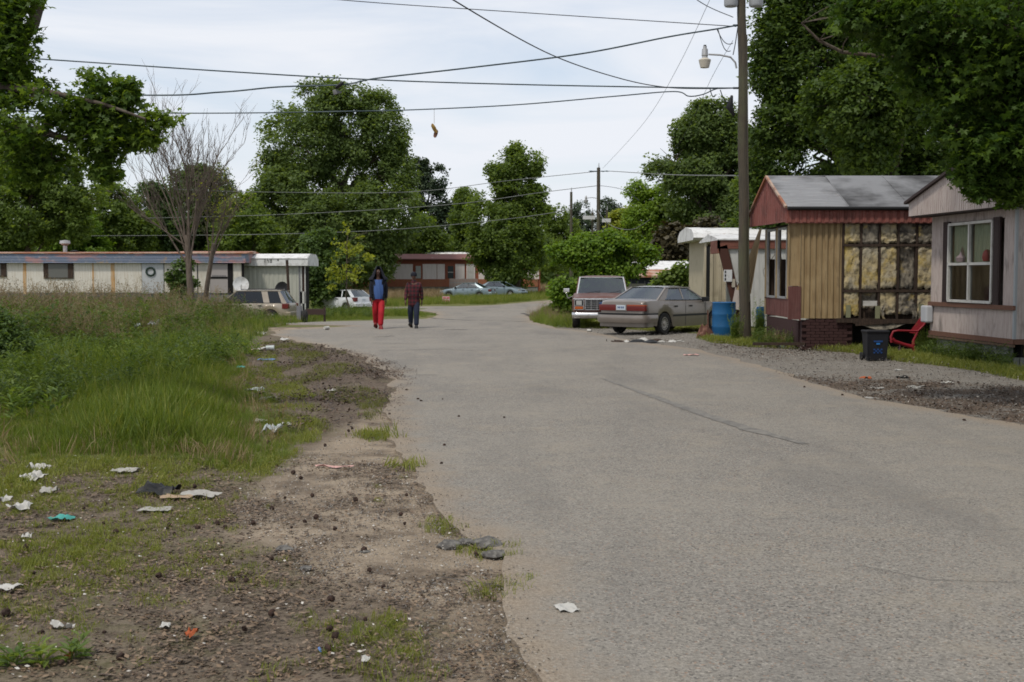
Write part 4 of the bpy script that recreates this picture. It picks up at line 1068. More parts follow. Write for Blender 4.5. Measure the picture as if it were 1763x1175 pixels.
for (y0, y1) in ((.50, .74), (2.46, 2.72)):
    sh = MB().box(-.045, -.01, y0, y1, wz0 - .04, wz1 + .06).build('shutter', M_shut, TB)
    sl = MB()
    for k in range(26): sl.box(-.055, -.045, y0 + .03, y1 - .03, wz0 + .02 + k * .056, wz0 + .05 + k * .056)
    o = sl.build('louvres', M_shut, sh); o['kind'] = 'stuff'
MB().box(-.05, .0, -.03, WE + .02, 1.0, 1.08).build('sill_band', M_trimbr, TB)
MB().box(-.03, .01, -.02, WE + .02, .41, .50).build('bottom_rail', M_trimbr, TB); MB().box(-.045, .01, -.02, WE + .02, .36, .40).build('bottom_rail', M_wood, TB)
MB().box(0.0, 12, -.03, .0, .41, .50).build('bottom_rail', M_trimbr, TB)
# gable
mb = MB(); mb.prism([(-.36, -.35, 2.78), (-.36, -.35, 3.06), (-.36, 1.65, 3.56), (-.36, WE + .3, 3.06), (-.36, WE + .3, 2.80)], (.04, 0, 0))
for k in range(44):
    y_ = -.3 + k * .085; zt = 3.06 + .5 * (1 - abs(y_ - 1.65) / 2.0) - .01
    mb.box(-.37, -.36, y_, y_ + .02, 2.80, zt)
mb.build('gable', M_pink, TB)
mb = MB(); mb.box(-.34, .0, -.33, WE + .25, 2.77, 2.795); mb.box(-.37, 12, -.36, -.02, 2.77, 2.795); mb.build('soffit', M_shut, TB)
mb = MB(); corr(mb, -.35, 12, 2.79, 3.04, -.35, .2, .012); mb.build('fascia', M_pink, TB)
mb = MB(); mb.bar((-.40, -.4, 3.07), (-.40, 1.65, 3.58), .07, .05); mb.bar((-.40, 1.65, 3.58), (-.40, WE + .38, 3.07), .07, .05); mb.build('gable_trim', M_shut, TB)
for i in range(6):
    x0 = -.40 + i * 2.07
    MB().prism([(x0, -.42, 3.06), (x0, -.42, 3.09), (x0, 1.65, 3.61), (x0, 1.65, 3.58)], (2.05, 0, 0)).build('roof_sheet', M_rustred, TB)
MB().prism([(-.40, 1.65, 3.58), (-.40, 1.65, 3.61), (-.40, WE + .4, 3.09), (-.40, WE + .4, 3.06)], (12.4, 0, 0)).build('rear_roof', M_rustred, TB)
# block foundation
bl = MB().box(0, .10, 0, .385, 0, .185).mesh('concrete_block', M_block)
for r_ in range(2):
    for c_ in range(8):
        y_ = .03 + c_ * .40 + (.2 if r_ else 0)
        if y_ + .385 > WE + .1: continue
        o = link('concrete_block', bl, TB); o.location = (.02 + rn.uniform(-.012, .012), y_, r_ * .195 - .01)
bl2 = MB().box(0, .385, 0, .1, 0, .185).mesh('concrete_block', M_block)
for r_ in range(2):
    for c_ in range(5):
        o = link('concrete_block', bl2, TB); o.location = (.13 + c_ * .40 + (.2 if r_ else 0), .02 + rn.uniform(-.01, .01), r_ * .195 - .01)
MB().box(.18, .22, .1, WE, 0, .4).build('crawl_space', M_dark, TB)
mbx = MB(); mbx.box(-.16, -.01, WE - .16, WE + .12, .66, 1.0, 0); o = mbx.build('meter_box', mat('pale_box', (.42, .43, .45), .5), TB, None, .03)

# ---------- white trailer with fallen end, behind the near pole
TC = thing('white_trailer', 'low white trailer with brown fascia and a torn slanting end behind the near pole', 'mobile home', (6.55, 35.5, 0))
mb = MB(); mb.face([(0.05, 0, 2.45), (.62, 0, .05), (6.5, 0, .05), (6.5, 0, 2.45)]);
mb.build('front_wall', M_white, TC)
mbr = MB()
for k in range(38):
    x = .3 + k * .165; zb = max(.05, 2.45 - (x - .05) * 2.4 / .57) if x < .62 else .05
    mbr.box(x, x + .03, -.015, -.001, zb, 2.44)
o = mbr.build('siding_ribs', M_white, TC); o['kind'] = 'stuff'
MB().bar((-.15, -.04, 2.5), (.40, -.04, .35), .08, .28).build('fallen_beam', mat('rot_brown', (.06, .025, .018), .9), TC)
mb = MB(); mb.box(-.30, 6.6, -.08, .0, 2.42, 2.68); mb.box(-.30, -.22, -.08, 1.2, 2.28, 2.68); mb.build('fascia', mat('rusty_brown_fascia', (.17, .065, .045), .8, layers=[(4, (.6, 3, 3), .45, .65, (.10, .04, .03), .8)]), TC)
mb = MB(); mb.prism([(-.30, -.12, 2.68), (-.30, -.12, 2.72), (-.30, 1.7, 2.92), (-.30, 3.4, 2.72), (-.30, 3.4, 2.68)], (6.9, 0, 0)); mb.build('roof', M_whiter, TC)
MB().box(.6, 6.5, 3.3, 3.35, .05, 2.6).build('rear_wall', M_white, TC)
wfr = MB().box(2.26, 3.12, -.05, -.01, .98, 2.16).build('window', M_alum, TC)
MB().box(2.30, 3.08, -.055, -.05, 1.02, 2.12).build('pane', mat('dull_dark_glass', (.07, .075, .07), .25, spec=.5), wfr)
for k in range(3): MB().box(2.28, 3.10, -.065, -.055, 1.28 + k * .27, 1.31 + k * .27).build('sash_bar', M_alum, wfr)
acb = MB().box(2.5, 2.98, -.32, -.056, 1.30, 1.62).build('air_conditioner', mat('grey_ac', (.13, .14, .12), .7), wfr)
mb = MB(); mb.box(-.10, .14, -.14, -.04, 1.42, 1.78); mt = mb.build('meter_box', M_steel, TC)
for k in range(3): MB().box(-.085, -.045, -.15, -.14, 1.46 + k * .11, 1.53 + k * .11).build('meter_slot', M_black, mt)
MB().box(.14, .24, -.12, -.05, 1.25, 1.5).build('junction_box', mat('tan_box', (.35, .31, .25), .7), TC)
MB().prism([(.12, -.2, .6), (.42, -.2, .55), (.36, -.2, 1.22), (.24, -.2, 1.25)], (0, .06, 0)).build('torn_wall_piece', M_pink, TC)
mb = MB()
for sx in range(5):
    pts = [Vector((1.2 + sx * .12 + .12 * math.sin(k * 1.1 + sx), -.12, 2.4 - k * .16)) for k in range(9 + sx % 3)]
    mb.tube(pts, .006, 4)
mb.build('dangling_wires', M_stud, TC)

# ---------- cream trailer
TD = thing('cream_trailer', 'cream ribbed trailer with white rounded roof end behind the torn white trailer', 'mobile home', (6.62, 40.0, -.1))
mb = MB(); corr(mb, .25, 9, .25, 3.0, 0, .22, .02); mb.build('front_wall', M_cream, TD)
mb = MB(); mb.box(-.02, .05, -.02, .07, .2, 3.0); mb.box(.18, .28, -.05, -.0, .8, 2.7); mb.build('corner_frame', M_cream, TD)
mb = MB(); mb.box(.05, .18, -.01, .02, .8, 2.7); mb.build('end_window', M_black, TD)
MB().box(0, .04, .05, 3.5, .25, 3.0).build('end_wall', M_cream, TD)
mb = MB()
prof = [(-.05, 2.92), (-.18, 3.0), (-.1, 3.16), (.3, 3.30), (1.7, 3.42), (3.1, 3.30), (3.6, 3.1), (3.6, 2.92)]
mb.prism([(-.42, y, z) for y, z in prof], (.5, 0, 0)); mb.build('roof_end', M_whiter, TD)
mb = MB(); mb.prism([(.08, y + .06, z - .01) for y, z in prof[:7]], (8.9, 0, 0)); mb.build('roof', M_whiter, TD)
MB().box(.08, 9, -.14, -.02, 2.96, 3.04).build('dark_eave', M_black, TD)
MB().box(.28, 9, -.06, -.0, .1, .25).build('base_board', M_wood, TD)

# ---------- low rusty-roofed shed and trailer behind the cars
x0 = (1030 - 881.5) / FPX * 60; z0 = gz(4.5, 60)
TE = thing('rusty_trailer', 'dark blue trailer with rust-streaked roof edge behind the pickup', 'mobile home', (x0, 60, z0))
zt = P(1030, 468, 60).z - z0; zb = P(1030, 487, 60).z - z0; zr = P(1030, 478, 60).z - z0
MB().box(.1, 7, 0, 3.5, .3, zr).build('body', mat('navy_wall', (.025, .03, .045), .7), TE)
MB().prism([(0, -.3, zr), (0, -.3, zr + .1), (0, 1.2, zt + .12), (0, 3.7, zt + .1), (0, 3.7, zr)], (5.2, 0, 0)).build('roof', M_rust, TE)
mb = MB()
for k in range(4): mb.box(1.3 + k * .36, 1.33 + k * .36, -.05, -.01, .4, zb + .1)
mb.build('fence_posts', M_greywood, TE)
MB().box(2.55, 4.2, -.06, -.01, .3, zb).build('white_panel', M_white, TE)
wn = MB().box(1.1, 2.45, -.04, -.01, .9, zb - .05).build('window', mat('tan_window', (.2, .19, .15), .5), TE)
x0 = (1075 - 881.5) / FPX * 68; z0 = gz(6, 68)
TF = thing('silver_trailer', 'pale silver-roofed trailer behind the rust-streaked one', 'mobile home', (x0, 68, z0))
zt = P(1100, 449, 68).z - z0
MB().box(.1, 9, 0, 3.5, .3, zt - .6).build('wall', M_white, TF)
MB().prism([(0, -.2, zt - .8), (0, -.2, zt - .65), (0, 1.8, zt), (0, 3.7, zt - .6), (0, 3.7, zt - .8)], (9, 0, 0)).build('roof', M_whiter, TF)
MB().box(4.0, 4.3, .9, 1.2, zt - .3, zt + .05).build('roof_vent', M_alum, TF)

# ---------- long trailer at left, blue fascia
def px2x(px, D_, x_off=0): return (px - 881.5) / FPX * D_ - x_off
DL = 66.0; xl = px2x(-230, DL); xr = px2x(425, DL); zg = gz(-22, DL) 
TG = thing('blue_roofed_trailer', 'long dirty white trailer with ribbed blue and pink fascia at left', 'mobile home', (xl, DL, zg))
Lg = xr - xl
def zz(py, D_=DL): return P(0, py, D_).z - zg
zr, zf, zw = zz(436), zz(453), zz(504)
X = lambda px: px2x(px, DL) - xl
mb = MB(); hcorr(mb, 0, Lg, zf, zr - .04, -.25, .09, .025); mb.box(Lg - .02, Lg, -.25, 3.6, zf, zr - .04); mb.box(0, Lg, -.23, 0, zf, zf + .02); mb.build('fascia', M_fascia, TG)
mb = MB(); mb.prism([(-.05, -.3, zr - .04), (-.05, -.3, zr + .01), (-.05, 1.8, zr + .10), (-.05, 3.7, zr)], (X(300) + .05, 0, 0)); mb.build('roof', M_rust, TG)
mb = MB(); mb.prism([(X(300) + .01, -.3, zr - .04), (X(300) + .01, -.3, zr + .01), (X(300) + .01, 1.8, zr + .14), (X(300) + .01, 3.7, zr)], (Lg - X(300) + .1, 0, 0)); mb.build('roof', M_rust, TG)
for i, (a, b) in enumerate([(-230, -130), (-128, -40), (-38, 41), (47, 160), (163, 192), (199, 245), (284, 300), (302, 340), (342, 362), (402, 417)]):
    MB().box(X(a), X(b), 0, .05, zw, zf).build('wall_panel', M_panel, TG)
for (a, b) in ((41, 47), (192, 199), (160, 163)):
    MB().box(X(a), X(b), -.01, .05, zw - .1, zf + .1).build('seam_strip', M_seam, TG)
MB().box(0, Lg - .6, .06, 3.5, 0, zf).build('core', M_skirtb, TG)
MB().box(0, X(365), -.0, .06, 0.05, zw - .02).build('skirting', M_skirtb, TG)
for (a, b, t, u) in ((-60, 13, 453, 477), (77, 128, 453, 480)):
    fr = MB().box(X(a), X(b), -.06, -.01, zz(u), zz(t)).build('window', M_stud, TG)
    MB().box(X(a) + .28, X(b) - .3, -.07, -.06, zz(u) + .05, zz(t) - .05).build('pane', mat('grey_dull_glass', (.12, .12, .11), .3), fr)
dr = MB().box(X(246), X(283), -.05, -.01, zw - .05, zf - .02).build('door', M_door, TG)
mb = MB(); 
for k in range(18):
    a = 2 * PI * k / 18; c = Vector((X(261) + .24 * math.cos(a), -.09, zz(468) + .22 * math.sin(a))); mb.lathe([(0, -.06), (.06, -.02), (.05, .05), (0, .06)], c, 'y', 6)
mb.build('wreath', mat('dark_green_wreath', (.03, .05, .04), .9), dr)
for dz in (.0, .17): MB().box(X(289), X(292), -.05, -.01, zz(466) - dz * 2, zz(463) - dz * 2).build('outlet', M_black, TG)
fr = MB().box(X(363), X(393), -.05, -.01, zz(505), zz(455)).build('patio_door', mat('pale_pink_panel', (.33, .30, .29), .7), TG)
MB().box(X(363), X(393), -.07, -.05, zz(480), zz(477)).build('rail', M_dark, fr)
mb = MB(); 
for k in range(9): mb.box(X(367) + k * .09, X(367) + k * .09 + .03, -.10, -.05, zz(477), zz(474))
mb.build('trim', M_greywood, fr)
MB().box(X(393), X(402), -.03, .02, zw, zf).build('doorway', M_dark, TG)
MB().box(X(417), X(421), -.05, .05, zz(492), zf).build('corner_post', M_dark, TG)
MB().box(X(360), X(417), -.1, -.02, .05, zz(508)).build('lattice', M_greywood, TG)
mb = MB(); mb.lathe([(.12, 0), (.12, .45)], (X(97), 1.5, zr), 'z', 10); mb.lathe([(0, .78), (.28, .74), (.30, .58), (.1, .45)], (X(97), 1.5, zr), 'z', 14); mb.build('roof_vent', M_alum, TG, 50)
MB().lathe([(0, .2), (.25, .15), (.25, 0)], (X(113), 1.5, zr), 'z', 12).build('roof_cap', M_black, TG)

# ---------- white trailer end
DW = 67.5; xl = px2x(405, DW); zg = gz(-15, DW) - .05
TH = thing('white_trailer', 'white trailer with overhanging roof end and doorway post right of the blue-roofed one', 'mobile home', (xl, DW, zg))
zr, zm, zf = zz(437, DW) , zz(446, DW), zz(458, DW)
X = lambda px: px2x(px, DW) - xl
mb = MB(); corr(mb, 0, X(515), .3, zf, 0, .25, .02); mb.build('front_wall', mat('pale_beige_siding', (.42, .42, .365), .75, layers=[(3, (4, 4, .4), .45, .7, (.33, .33, .28), .7)]), TH)
mb = MB(); mb.box(0, X(515), .1, 3.4, .1, zf); mb.build('core', M_dark, TH)
mb = MB(); mb.box(0, X(529), -.25, -.2, zf, zm + .01); mb.prism([(X(529), -.25, zf), (X(529), -.25, zm), (X(529), .6, zr), (X(529), 2.6, zr), (X(529), 3.5, zm), (X(529), 3.5, zf)], (.1, 0, 0)); mb.build('fascia', M_whiter, TH)
MB().prism([(0, -.28, zm), (0, -.28, zm + .04), (0, .6, zr), (0, 2.6, zr), (0, 3.5, zm)], (X(531), 0, 0)).build('roof', M_whiter, TH)
for i, dx in enumerate((458, 462.5, 467, 479)):
    mb = MB(); x = X(dx)
    if i == 0: mb.box(x, x + .05, -.262, -.25, zf + .18, zf + .44)
    elif i == 1: mb.box(x, x + .10, -.262, -.25, zf + .40, zf + .44); mb.box(x, x + .04, -.262, -.25, zf + .31, zf + .40); mb.box(x, x + .10, -.262, -.25, zf + .28, zf + .32); mb.box(x + .06, x + .10, -.262, -.25, zf + .18, zf + .28); 
    elif i == 2: mb.box(x, x + .04, -.262, -.25, zf + .18, zf + .44); mb.box(x + .08, x + .12, -.262, -.25, zf + .18, zf + .44); [mb.box(x + .04, x + .08, -.262, -.25, zf + d, zf + d + .04) for d in (.18, .29, .40)]
    else: mb.box(x, x + .14, -.262, -.25, zf + .38, zf + .42); mb.box(x + .03, x + .11, -.262, -.25, zf + .28, zf + .38)
    mb.build('number_mark', mat('faded_black_mark', (.13, .13, .12), .9), TH)
mb = MB(); mb.box(X(515), X(517), -.05, .1, 0, zf); mb.build('corner_post', M_greywood, TH)
mb = MB(); mb.box(X(517), X(520.5), .0, .08, 0, zf); mb.box(X(524.5), X(526.5), 0, .08, .2, zf); mb.box(X(517), X(526), 0.0, .08, .9, 1.6); mb.build('end_wall', M_white, TH)
MB().box(X(520), X(525), .1, .14, 1.6, zf).build('doorway', mat('brown_doorway', (.06, .03, .025), .8), TH)
pst = thing('leaning_pole', 'dark leaning pole standing beside the parked tan wagon', 'pole', (px2x(500, 58.5), 58.5, gz(-12, 58)))
MB().tube([(0, 0, -.2), (P(494, 448, 58.5).x - px2x(500, 58.5), 0, P(494, 448, 58.5).z - gz(-12, 58))], .07, 8).build('shaft', M_stud, pst)
def dish(label, px, py, D_, r, m, face, mast=True):
    c = P(px, py, D_); t = thing('satellite_dish', label, 'satellite dish', (c.x, c.y, c.z - .6))
    mb = MB(); mb.lathe([(0, .0), (r * .5, .03), (r, .12), (r * 1.02, .13), (r * .5, .05), (0, .02)], (0, 0, 0), 'z', 20)
    o = mb.build('reflector', m, t, 50); o.location = (0, 0, .6); o.rotation_euler = face
    MB().tube([(0, 0.1, -1.6), (0, .1, .55)], .03, 6).build('mast', M_alum, t)
    MB().tube([(0, .05, .3), (.1, -.3, .5), (.15, -.45, .62)], .02, 5).build('feed_arm', M_alum, t)
dish('pale satellite dish on a mast at the right end of the blue-roofed trailer', 414, 491, 62, .42, M_whiter, (R(75), 0, R(25)))
dish('dark satellite dish above the tan wagon beside the leaning pole', 487, 499, 61, .40, M_black, (R(80), 0, R(-20)))
# iron bench / grill frame
c = G(543, 555); t = thing('grill_stand', 'low dark brown metal grill stand by the white trailer', 'grill stand', c)
MB().box(-.35, .38, -.15, .15, .28, .50).build('tray', mat('rusty_dark', (.05, .03, .025), .8), t)
for sx in (-.33, .33):
    for sy in (-.12, .12): MB().box(sx, sx + .04, sy - .02, sy + .02, -.02, .58 if sx > 0 else .4).build('leg', M_stud, t)
c = G(519, 556); t = thing('old_wheelbarrow', 'dark junk wheel and grey box under the white trailer end', 'junk wheel', c)
MB().lathe([(.08, -.08), (.2, -.08), (.24, 0), (.2, .08), (.08, .08), (.08, -.08)], (.12, 0, .24), 'x', 18).build('tyre', M_rubber, t, 50)
MB().box(-.15, .0, -.12, .12, .1, .6).build('box', M_greywood, t)
t['category'] = 'junk'; t.name = 'junk_pile'
# ---------- brown trailer far away
DB = 118.0; xl = px2x(592, DB); zg = gz(-5, DB)
TI = thing('brown_trailer', 'long pale trailer with maroon roof and orange-brown skirting across the junction', 'mobile home', (xl, DB, zg))
def zzb(py): return P(0, py, DB).z - zg
X = lambda px: px2x(px, DB) - xl
zr, ze, zp, zs, zq = zzb(437), zzb(448), zzb(455), zzb(481), zzb(494)
MB().box(0, X(930), .1, 3.6, 0, ze).build('core', mat('trim_red_brown', (.26, .085, .05), .8), TI)
MB().prism([(X(638), -.3, ze), (X(638), -.3, ze + .12), (X(650), 2.0, zr), (X(650), 2.1, ze)], (X(822) - X(638), 0, 0)).build('roof', M_brroof, TI)
MB().prism([(X(590), -.1, ze - .6), (X(590), 1.8, ze), (X(590), 3.6, ze - .6)], (X(640) - X(590), 0, 0)).build('roof', M_whiter, TI)
MB().prism([(X(822), -.1, ze - .2), (X(822), 1.8, ze + .3), (X(822), 3.6, ze - .2)], (X(932) - X(822), 0, 0)).build('roof', M_brroof, TI)
MB().prism([(X(725), 3.6, ze), (X(725), 4.6, zzb(433)), (X(725), 5.6, ze)], (X(808) - X(725), 0, 0)).build('rear_roof', M_whiter, TI)
mw = mat('pinkish_white_panel', (.66, .60, .57), .75, layers=[(2, (4, 4, .4), .5, .7, (.52, .44, .40), .7)])
for (a, b, top) in ((594, 612, zp), (632, 665, zp), (666, 677, zzb(469)), (678, 711, zp), (728, 752, zp), (753, 766, zp), (784, 800, zp), (803, 818, zp), (824, 871, zp), (905, 928, zp)):
    MB().box(X(a), X(b), -.0, .1, zs, top).build('wall_panel', mw, TI)
for (a, b, t_, u, dark) in ((667, 676, 455, 468, 0), (714, 727, 457, 481, 0), (769, 783, 457, 481, 1), (613, 631, 460, 480, 1)):
    fr = MB().box(X(a) , X(b), -.03, .08, zzb(u), zzb(t_)).build('window', mat('trim_red_brown', (.16, .055, .035), .8), TI)
    MB().box(X(a) + .12, X(b) - .12, -.05, -.03, zzb(u) + .08, zzb(t_) - .08).build('pane', mat('pale_blind', (.36, .38, .36), .5) if not dark else mat('dark_far_pane', (.02, .03, .03), .3), fr)
    MB().box(X(a) + .12, X(b) - .12, -.065, -.05, zzb((t_ + u) / 2) - .03, zzb((t_ + u) / 2) + .03).build('sash_bar', M_wframe, fr)
MB().box(X(632), X(926), -.06, .0, zq, zs).build('skirting', M_rustbr, TI)
MB().box(X(632), X(926), -.0, .05, 0, zq).build('foundation', M_block, TI)
MB().box(X(805), X(816), -.03, -.0, zs, zzb(458)).build('door', M_white, TI)
t = thing('porch_fence', 'small grey picket fence in front of the brown-trimmed trailer', 'fence', (px2x(774, 114), 114, gz(-5, 114)))
n = 20
pk = MB().box(0, .10, 0, .03, .1, P(0, 480, 114).z - gz(-5, 114)).mesh('picket', mat('grey_picket', (.26, .24, .23), .9))
for k in range(n): o = link('picket', pk, t); o.location = (k * .14, 0, 0)
MB().box(0, n * .14, .03, .06, .5, .6).build('rail', M_greywood, t); MB().box(0, n * .14, .03, .06, 1.2, 1.3).build('rail', M_greywood, t)
# ------------------------------------------------------------------ vehicles
def interp(lst, x):
    if x <= lst[0][0]: return lst[0][1]
    for (a, b), (c, d) in zip(lst, lst[1:]):
        if x <= c:
            t = (x - a) / (c - a) if c > a else 1; return b + (d - b) * t
    return lst[-1][1]

def car_body(S):
    """shell lofted from cross-sections; x forward"""
    xs = set([a for a, b in S['top']] + [a for a, b in S['w']])
    for xw in S['wheels']:
        for k in range(-12, 13): xs.add(xw + S['arch'] * math.sin(k / 12 * PI / 2))
    x0, x1 = S['top'][0][0], S['top'][-1][0]
    for k in range(40): xs.add(x0 + (x1 - x0) * k / 39)
    xs = sorted(x for x in xs if x0 <= x <= x1); mb = MB(); rows = []
    clean = [xs[0]]
    for x in xs[1:]:
        if x - clean[-1] > .008: clean.append(x)
    R0 = S['R']
    for x in clean:
        t = interp(S['top'], x); wd = interp(S['w'], x) * S['W'] / 2; b = interp(S.get('sill', [(0, .2)]), x)
        for xw in S['wheels']:
            d = abs(x - xw)
            if d < S['arch']: b = max(b, R0 + math.sqrt(S['arch'] ** 2 - d * d) - .02)
        b = min(b, t - .10)
        sh = min(.10, (t - b) * .3)
        pr = [(0, t + .025), (.45, t + .022), (.78, t + .008), (.90, t - .008), (.955, t - .035), (.985, t - .035 - sh), (1.0, t - (t - b) * .42), (1.0, t - (t - b) * .6), (.985, b + (t - b) * .15), (.965, b)]
        rows.append([(x, wd * u, z) for u, z in pr] + [(x, -wd * u, z) for u, z in pr[::-1][:-1]])
    gx = S['gh']['x'] if 'gh' in S else (9, 9, 9, 9)
    for a, b in zip(rows, rows[1:]):
        for k in range(len(a)):
            if gx[0] + .06 < a[0][0] and b[0][0] < gx[3] - .06 and (k < 3 or k >= len(a) - 3): continue
            j = (k + 1) % len(a); mb.face([a[k], a[j], b[j], b[k]])
    mb.face(rows[0][::-1]) ; mb.face(rows[-1])
    return mb

M_hub = mat('hubcap_grey', (.33, .31, .28), .45, .5)
M_hubw = mat('hubcap_white', (.6, .6, .6), .45, .2)
M_alloy = mat('alloy', (.5, .5, .5), .35, .8)
def wheel(parent, x, y, Rr, wd, side, hub, holes=15, spokes=0):
    t = MB().lathe([(Rr * .62, -wd / 2), (Rr * .9, -wd / 2), (Rr * .985, -wd * .36), (Rr, -wd * .1), (Rr, wd * .1), (Rr * .985, wd * .36), (Rr * .9, wd / 2), (Rr * .62, wd / 2)], (0, 0, 0), 'y', 32)
    o = t.build('wheel', M_rubber, parent, 40); o.location = (x, y, Rr)
    s = side
    h = MB(); h.lathe([(0, .01 * s), (Rr * .16, .01 * s), (Rr * .2, -.015 * s), (Rr * .34, -.02 * s), (Rr * .5, .0), (Rr * .6, .0), (Rr * .64, -.03 * s)], (0, wd * .44 * s, 0), 'y', 32)
    ho = h.build('rim', hub, o, 35)
    if holes:
        g = MB()
        for k in range(holes):
            a = 2 * PI * k / holes; g.lathe([(0, .004 * s), (Rr * .055, .004 * s), (Rr * .055, -.01 * s)], (Rr * .48 * math.cos(a), wd * .44 * s, Rr * .48 * math.sin(a)), 'y', 8)
        g.build('rim_holes', M_black, o)
    if spokes:
        g = MB()
        for k in range(spokes):
            a = 2 * PI * (k + .5) / spokes; u = Vector((math.cos(a), 0, math.sin(a))); v = Vector((-math.sin(a), 0, math.cos(a)))
            c = Vector((0, wd * .455 * s, 0)); g.face([c + u * Rr * .24 - v * Rr * .06, c + u * Rr * .56 - v * Rr * .14, c + u * Rr * .56 + v * Rr * .14, c + u * Rr * .24 + v * Rr * .06])
        g.build('rim_gaps', M_black, o)
    return o

def car(name, label, cat, loc, yaw, S, paint, glass=None, hub=None, group=None):
    t = thing(name, label, cat, loc, yaw, group); glass = glass or M_glass; hub = hub or M_hub
    W = S['W']; body = car_body(S).build('body', paint, t, 32)
    # underbody
    x0, x1 = S['top'][0][0], S['top'][-1][0]; sill = S['sill'][len(S['sill']) // 2][1]
    MB().box(x0 + .25, x1 - .25, -W / 2 + .26, W / 2 - .26, sill - .0, sill + .35).build('underbody', M_black, t)
    g = S['gh']   # xb (rear base), xrr, xrf, xwf, zb_r, zb_f, zr, wb, wr
    xb, xrr, xrf, xw = g['x']; zbr, zbf = g['zb']; zr = g['zr']; wb, wr = g['wb'] * W / 2, g['wr'] * W / 2
    def bz(x): return zbr + (zbf - zbr) * (x - xb) / (xw - xb)
    # roof
    rf = MB(); n = 10; m = 8
    def rfn(u, v):
        x = xrr - .03 + (xrf - xrr + .06) * u; y = -wr - .01 + (2 * wr + .02) * v; e = 1 - abs(2 * v - 1) ** 4
        l = 1 - abs(2 * u - 1) ** 3
        return (x, y, zr - .035 + .028 * e + .03 * l)
    rf.grid(rfn, n, m)
    rf.grid(lambda u, v: (lambda p: (p[0], p[1], p[2] - .03))(rfn(u, v)), n, m)
    rf.build('roof', paint, t, 50)
    # glass
    ins = .012
    def wedge(nm, pts, mtl):
        mb = MB(); mb.face(pts); return mb.build(nm, mtl, t)
    ws = MB(); ws.grid(lambda u, v: ((xw + (xrf - xw) * v + .05 * (1 - (2 * u - 1) ** 2), (wb + (wr - wb) * v) * (2 * u - 1) * .97, bz(xw) + (zr - .03 - bz(xw)) * v)), 10, 6)
    ws.build('windshield', glass, t, 60)
    if not g.get('open_rear'):
        rw = MB(); rw.grid(lambda u, v: ((xb + (xrr - xb) * v - .05 * (1 - (2 * u - 1) ** 2), (wb + (wr - wb) * v) * (2 * u - 1) * .95, bz(xb) + (zr - .03 - bz(xb)) * v)), 10, 6)
        rw.build('rear_window', g.get('rear_glass', glass), t, 60)
    def side(x_lo, x_hi, s):   # trapezoid of side glass between pillars given (xbase, xroof)
        (a0, a1), (b0, b1) = x_lo, x_hi
        return [(a0, s * (wb - ins), bz(a0) + .01), (b0, s * (wb - ins), bz(b0) + .01), (b1, s * (wr - ins), zr - .045), (a1, s * (wr - ins), zr - .045)]
    for s in (1, -1):
        for i in range(len(g['pil']) - 1):
            wedge('side_window', side(g['pil'][i], g['pil'][i + 1], s), glass)
        # painted pillars: A, C and thin B bars
        for i, (pb, pt) in enumerate(g['pil']):
            first, last = i == 0, i == len(g['pil']) - 1
            wdt = g['pw'][i]; pm = paint if g['pm'][i] else M_black
            a = Vector((pb, s * (wb - .0), bz(pb) - .02)); b = Vector((pt, s * (wr + .0), zr - .03))
            mb = MB(); w2 = wdt / 2
            if last: q = [(pb - wdt * .3, a.y, a.z), (xw + .02, a.y, bz(xw) - .01), (xrf + .03, b.y, b.z), (pt - wdt * .3, b.y, b.z)]
            elif first: q = [(xb - .02, a.y, a.z), (pb + wdt * .2, a.y, a.z), (pt + wdt * .2, b.y, b.z), (xrr - .02, b.y, b.z)]
            else: q = [(pb - w2, a.y, a.z), (pb + w2, a.y, a.z), (pt + w2, b.y, b.z), (pt - w2, b.y, b.z)]
            mb.prism(q, (0, -s * .03, 0)); mb.build('pillar', pm, t)
            if first or last:
                m2 = MB(); xx = xb if first else xw; xt = xrr if first else xrf
                m2.bar((xx, s * (wb - .02), bz(xx) - .01), (xt, s * (wr - .02), zr - .03), .05, .035); m2.build('pillar', paint, t)
        mb = MB(); mb.bar((g['pil'][0][1] - .15, s * (wr + .005), zr - .03), (g['pil'][-1][1] + .1, s * (wr + .005), zr - .03), .03, .03); mb.build('roof_rail', paint, t)
        # black belt moulding
        MB().bar((g['pil'][0][0], s * (wb + .004), bz(g['pil'][0][0]) + .005), (g['pil'][-1][0], s * (wb + .004), bz(g['pil'][-1][0]) + .005), .012, .02).build('belt_moulding', M_black, t)
        # door seams
        for (xa, z0, z1) in S.get('seams', ()):
            MB().box(xa - .004, xa + .004, s * W / 2 * 1.0 - .004 , s * W / 2 * 1.0 + .0015, z0, z1).build('door_seam', M_black, t)
        for (xa, z) in S.get('handles', ()):
            MB().box(xa - .09, xa + .09, s * W / 2 - .01, s * (W / 2) + s * .012, z - .022, z + .022).build('door_handle', M_black, t)
        if 'strip' in S:
            z, h, xa, xb_ = S['strip']
            for k, (p, q_) in enumerate(zip(xa[:-1], xa[1:])):
                MB().box(p, q_, s * W / 2 - .012 , s * W / 2 + s * .012, z - h / 2, z + h / 2).build('side_moulding', M_black, t)
        # mirror
        mx, mz = S['mirror']
        MB().box(mx - .06, mx + .06, s * (W / 2 - .06) if s > 0 else -(W / 2 + .14), s * (W / 2 + .14) if s > 0 else -(W / 2 - .06), mz - .06, mz + .07).build('wing_mirror', S.get('mirror_mat', M_black), t, None, .015)
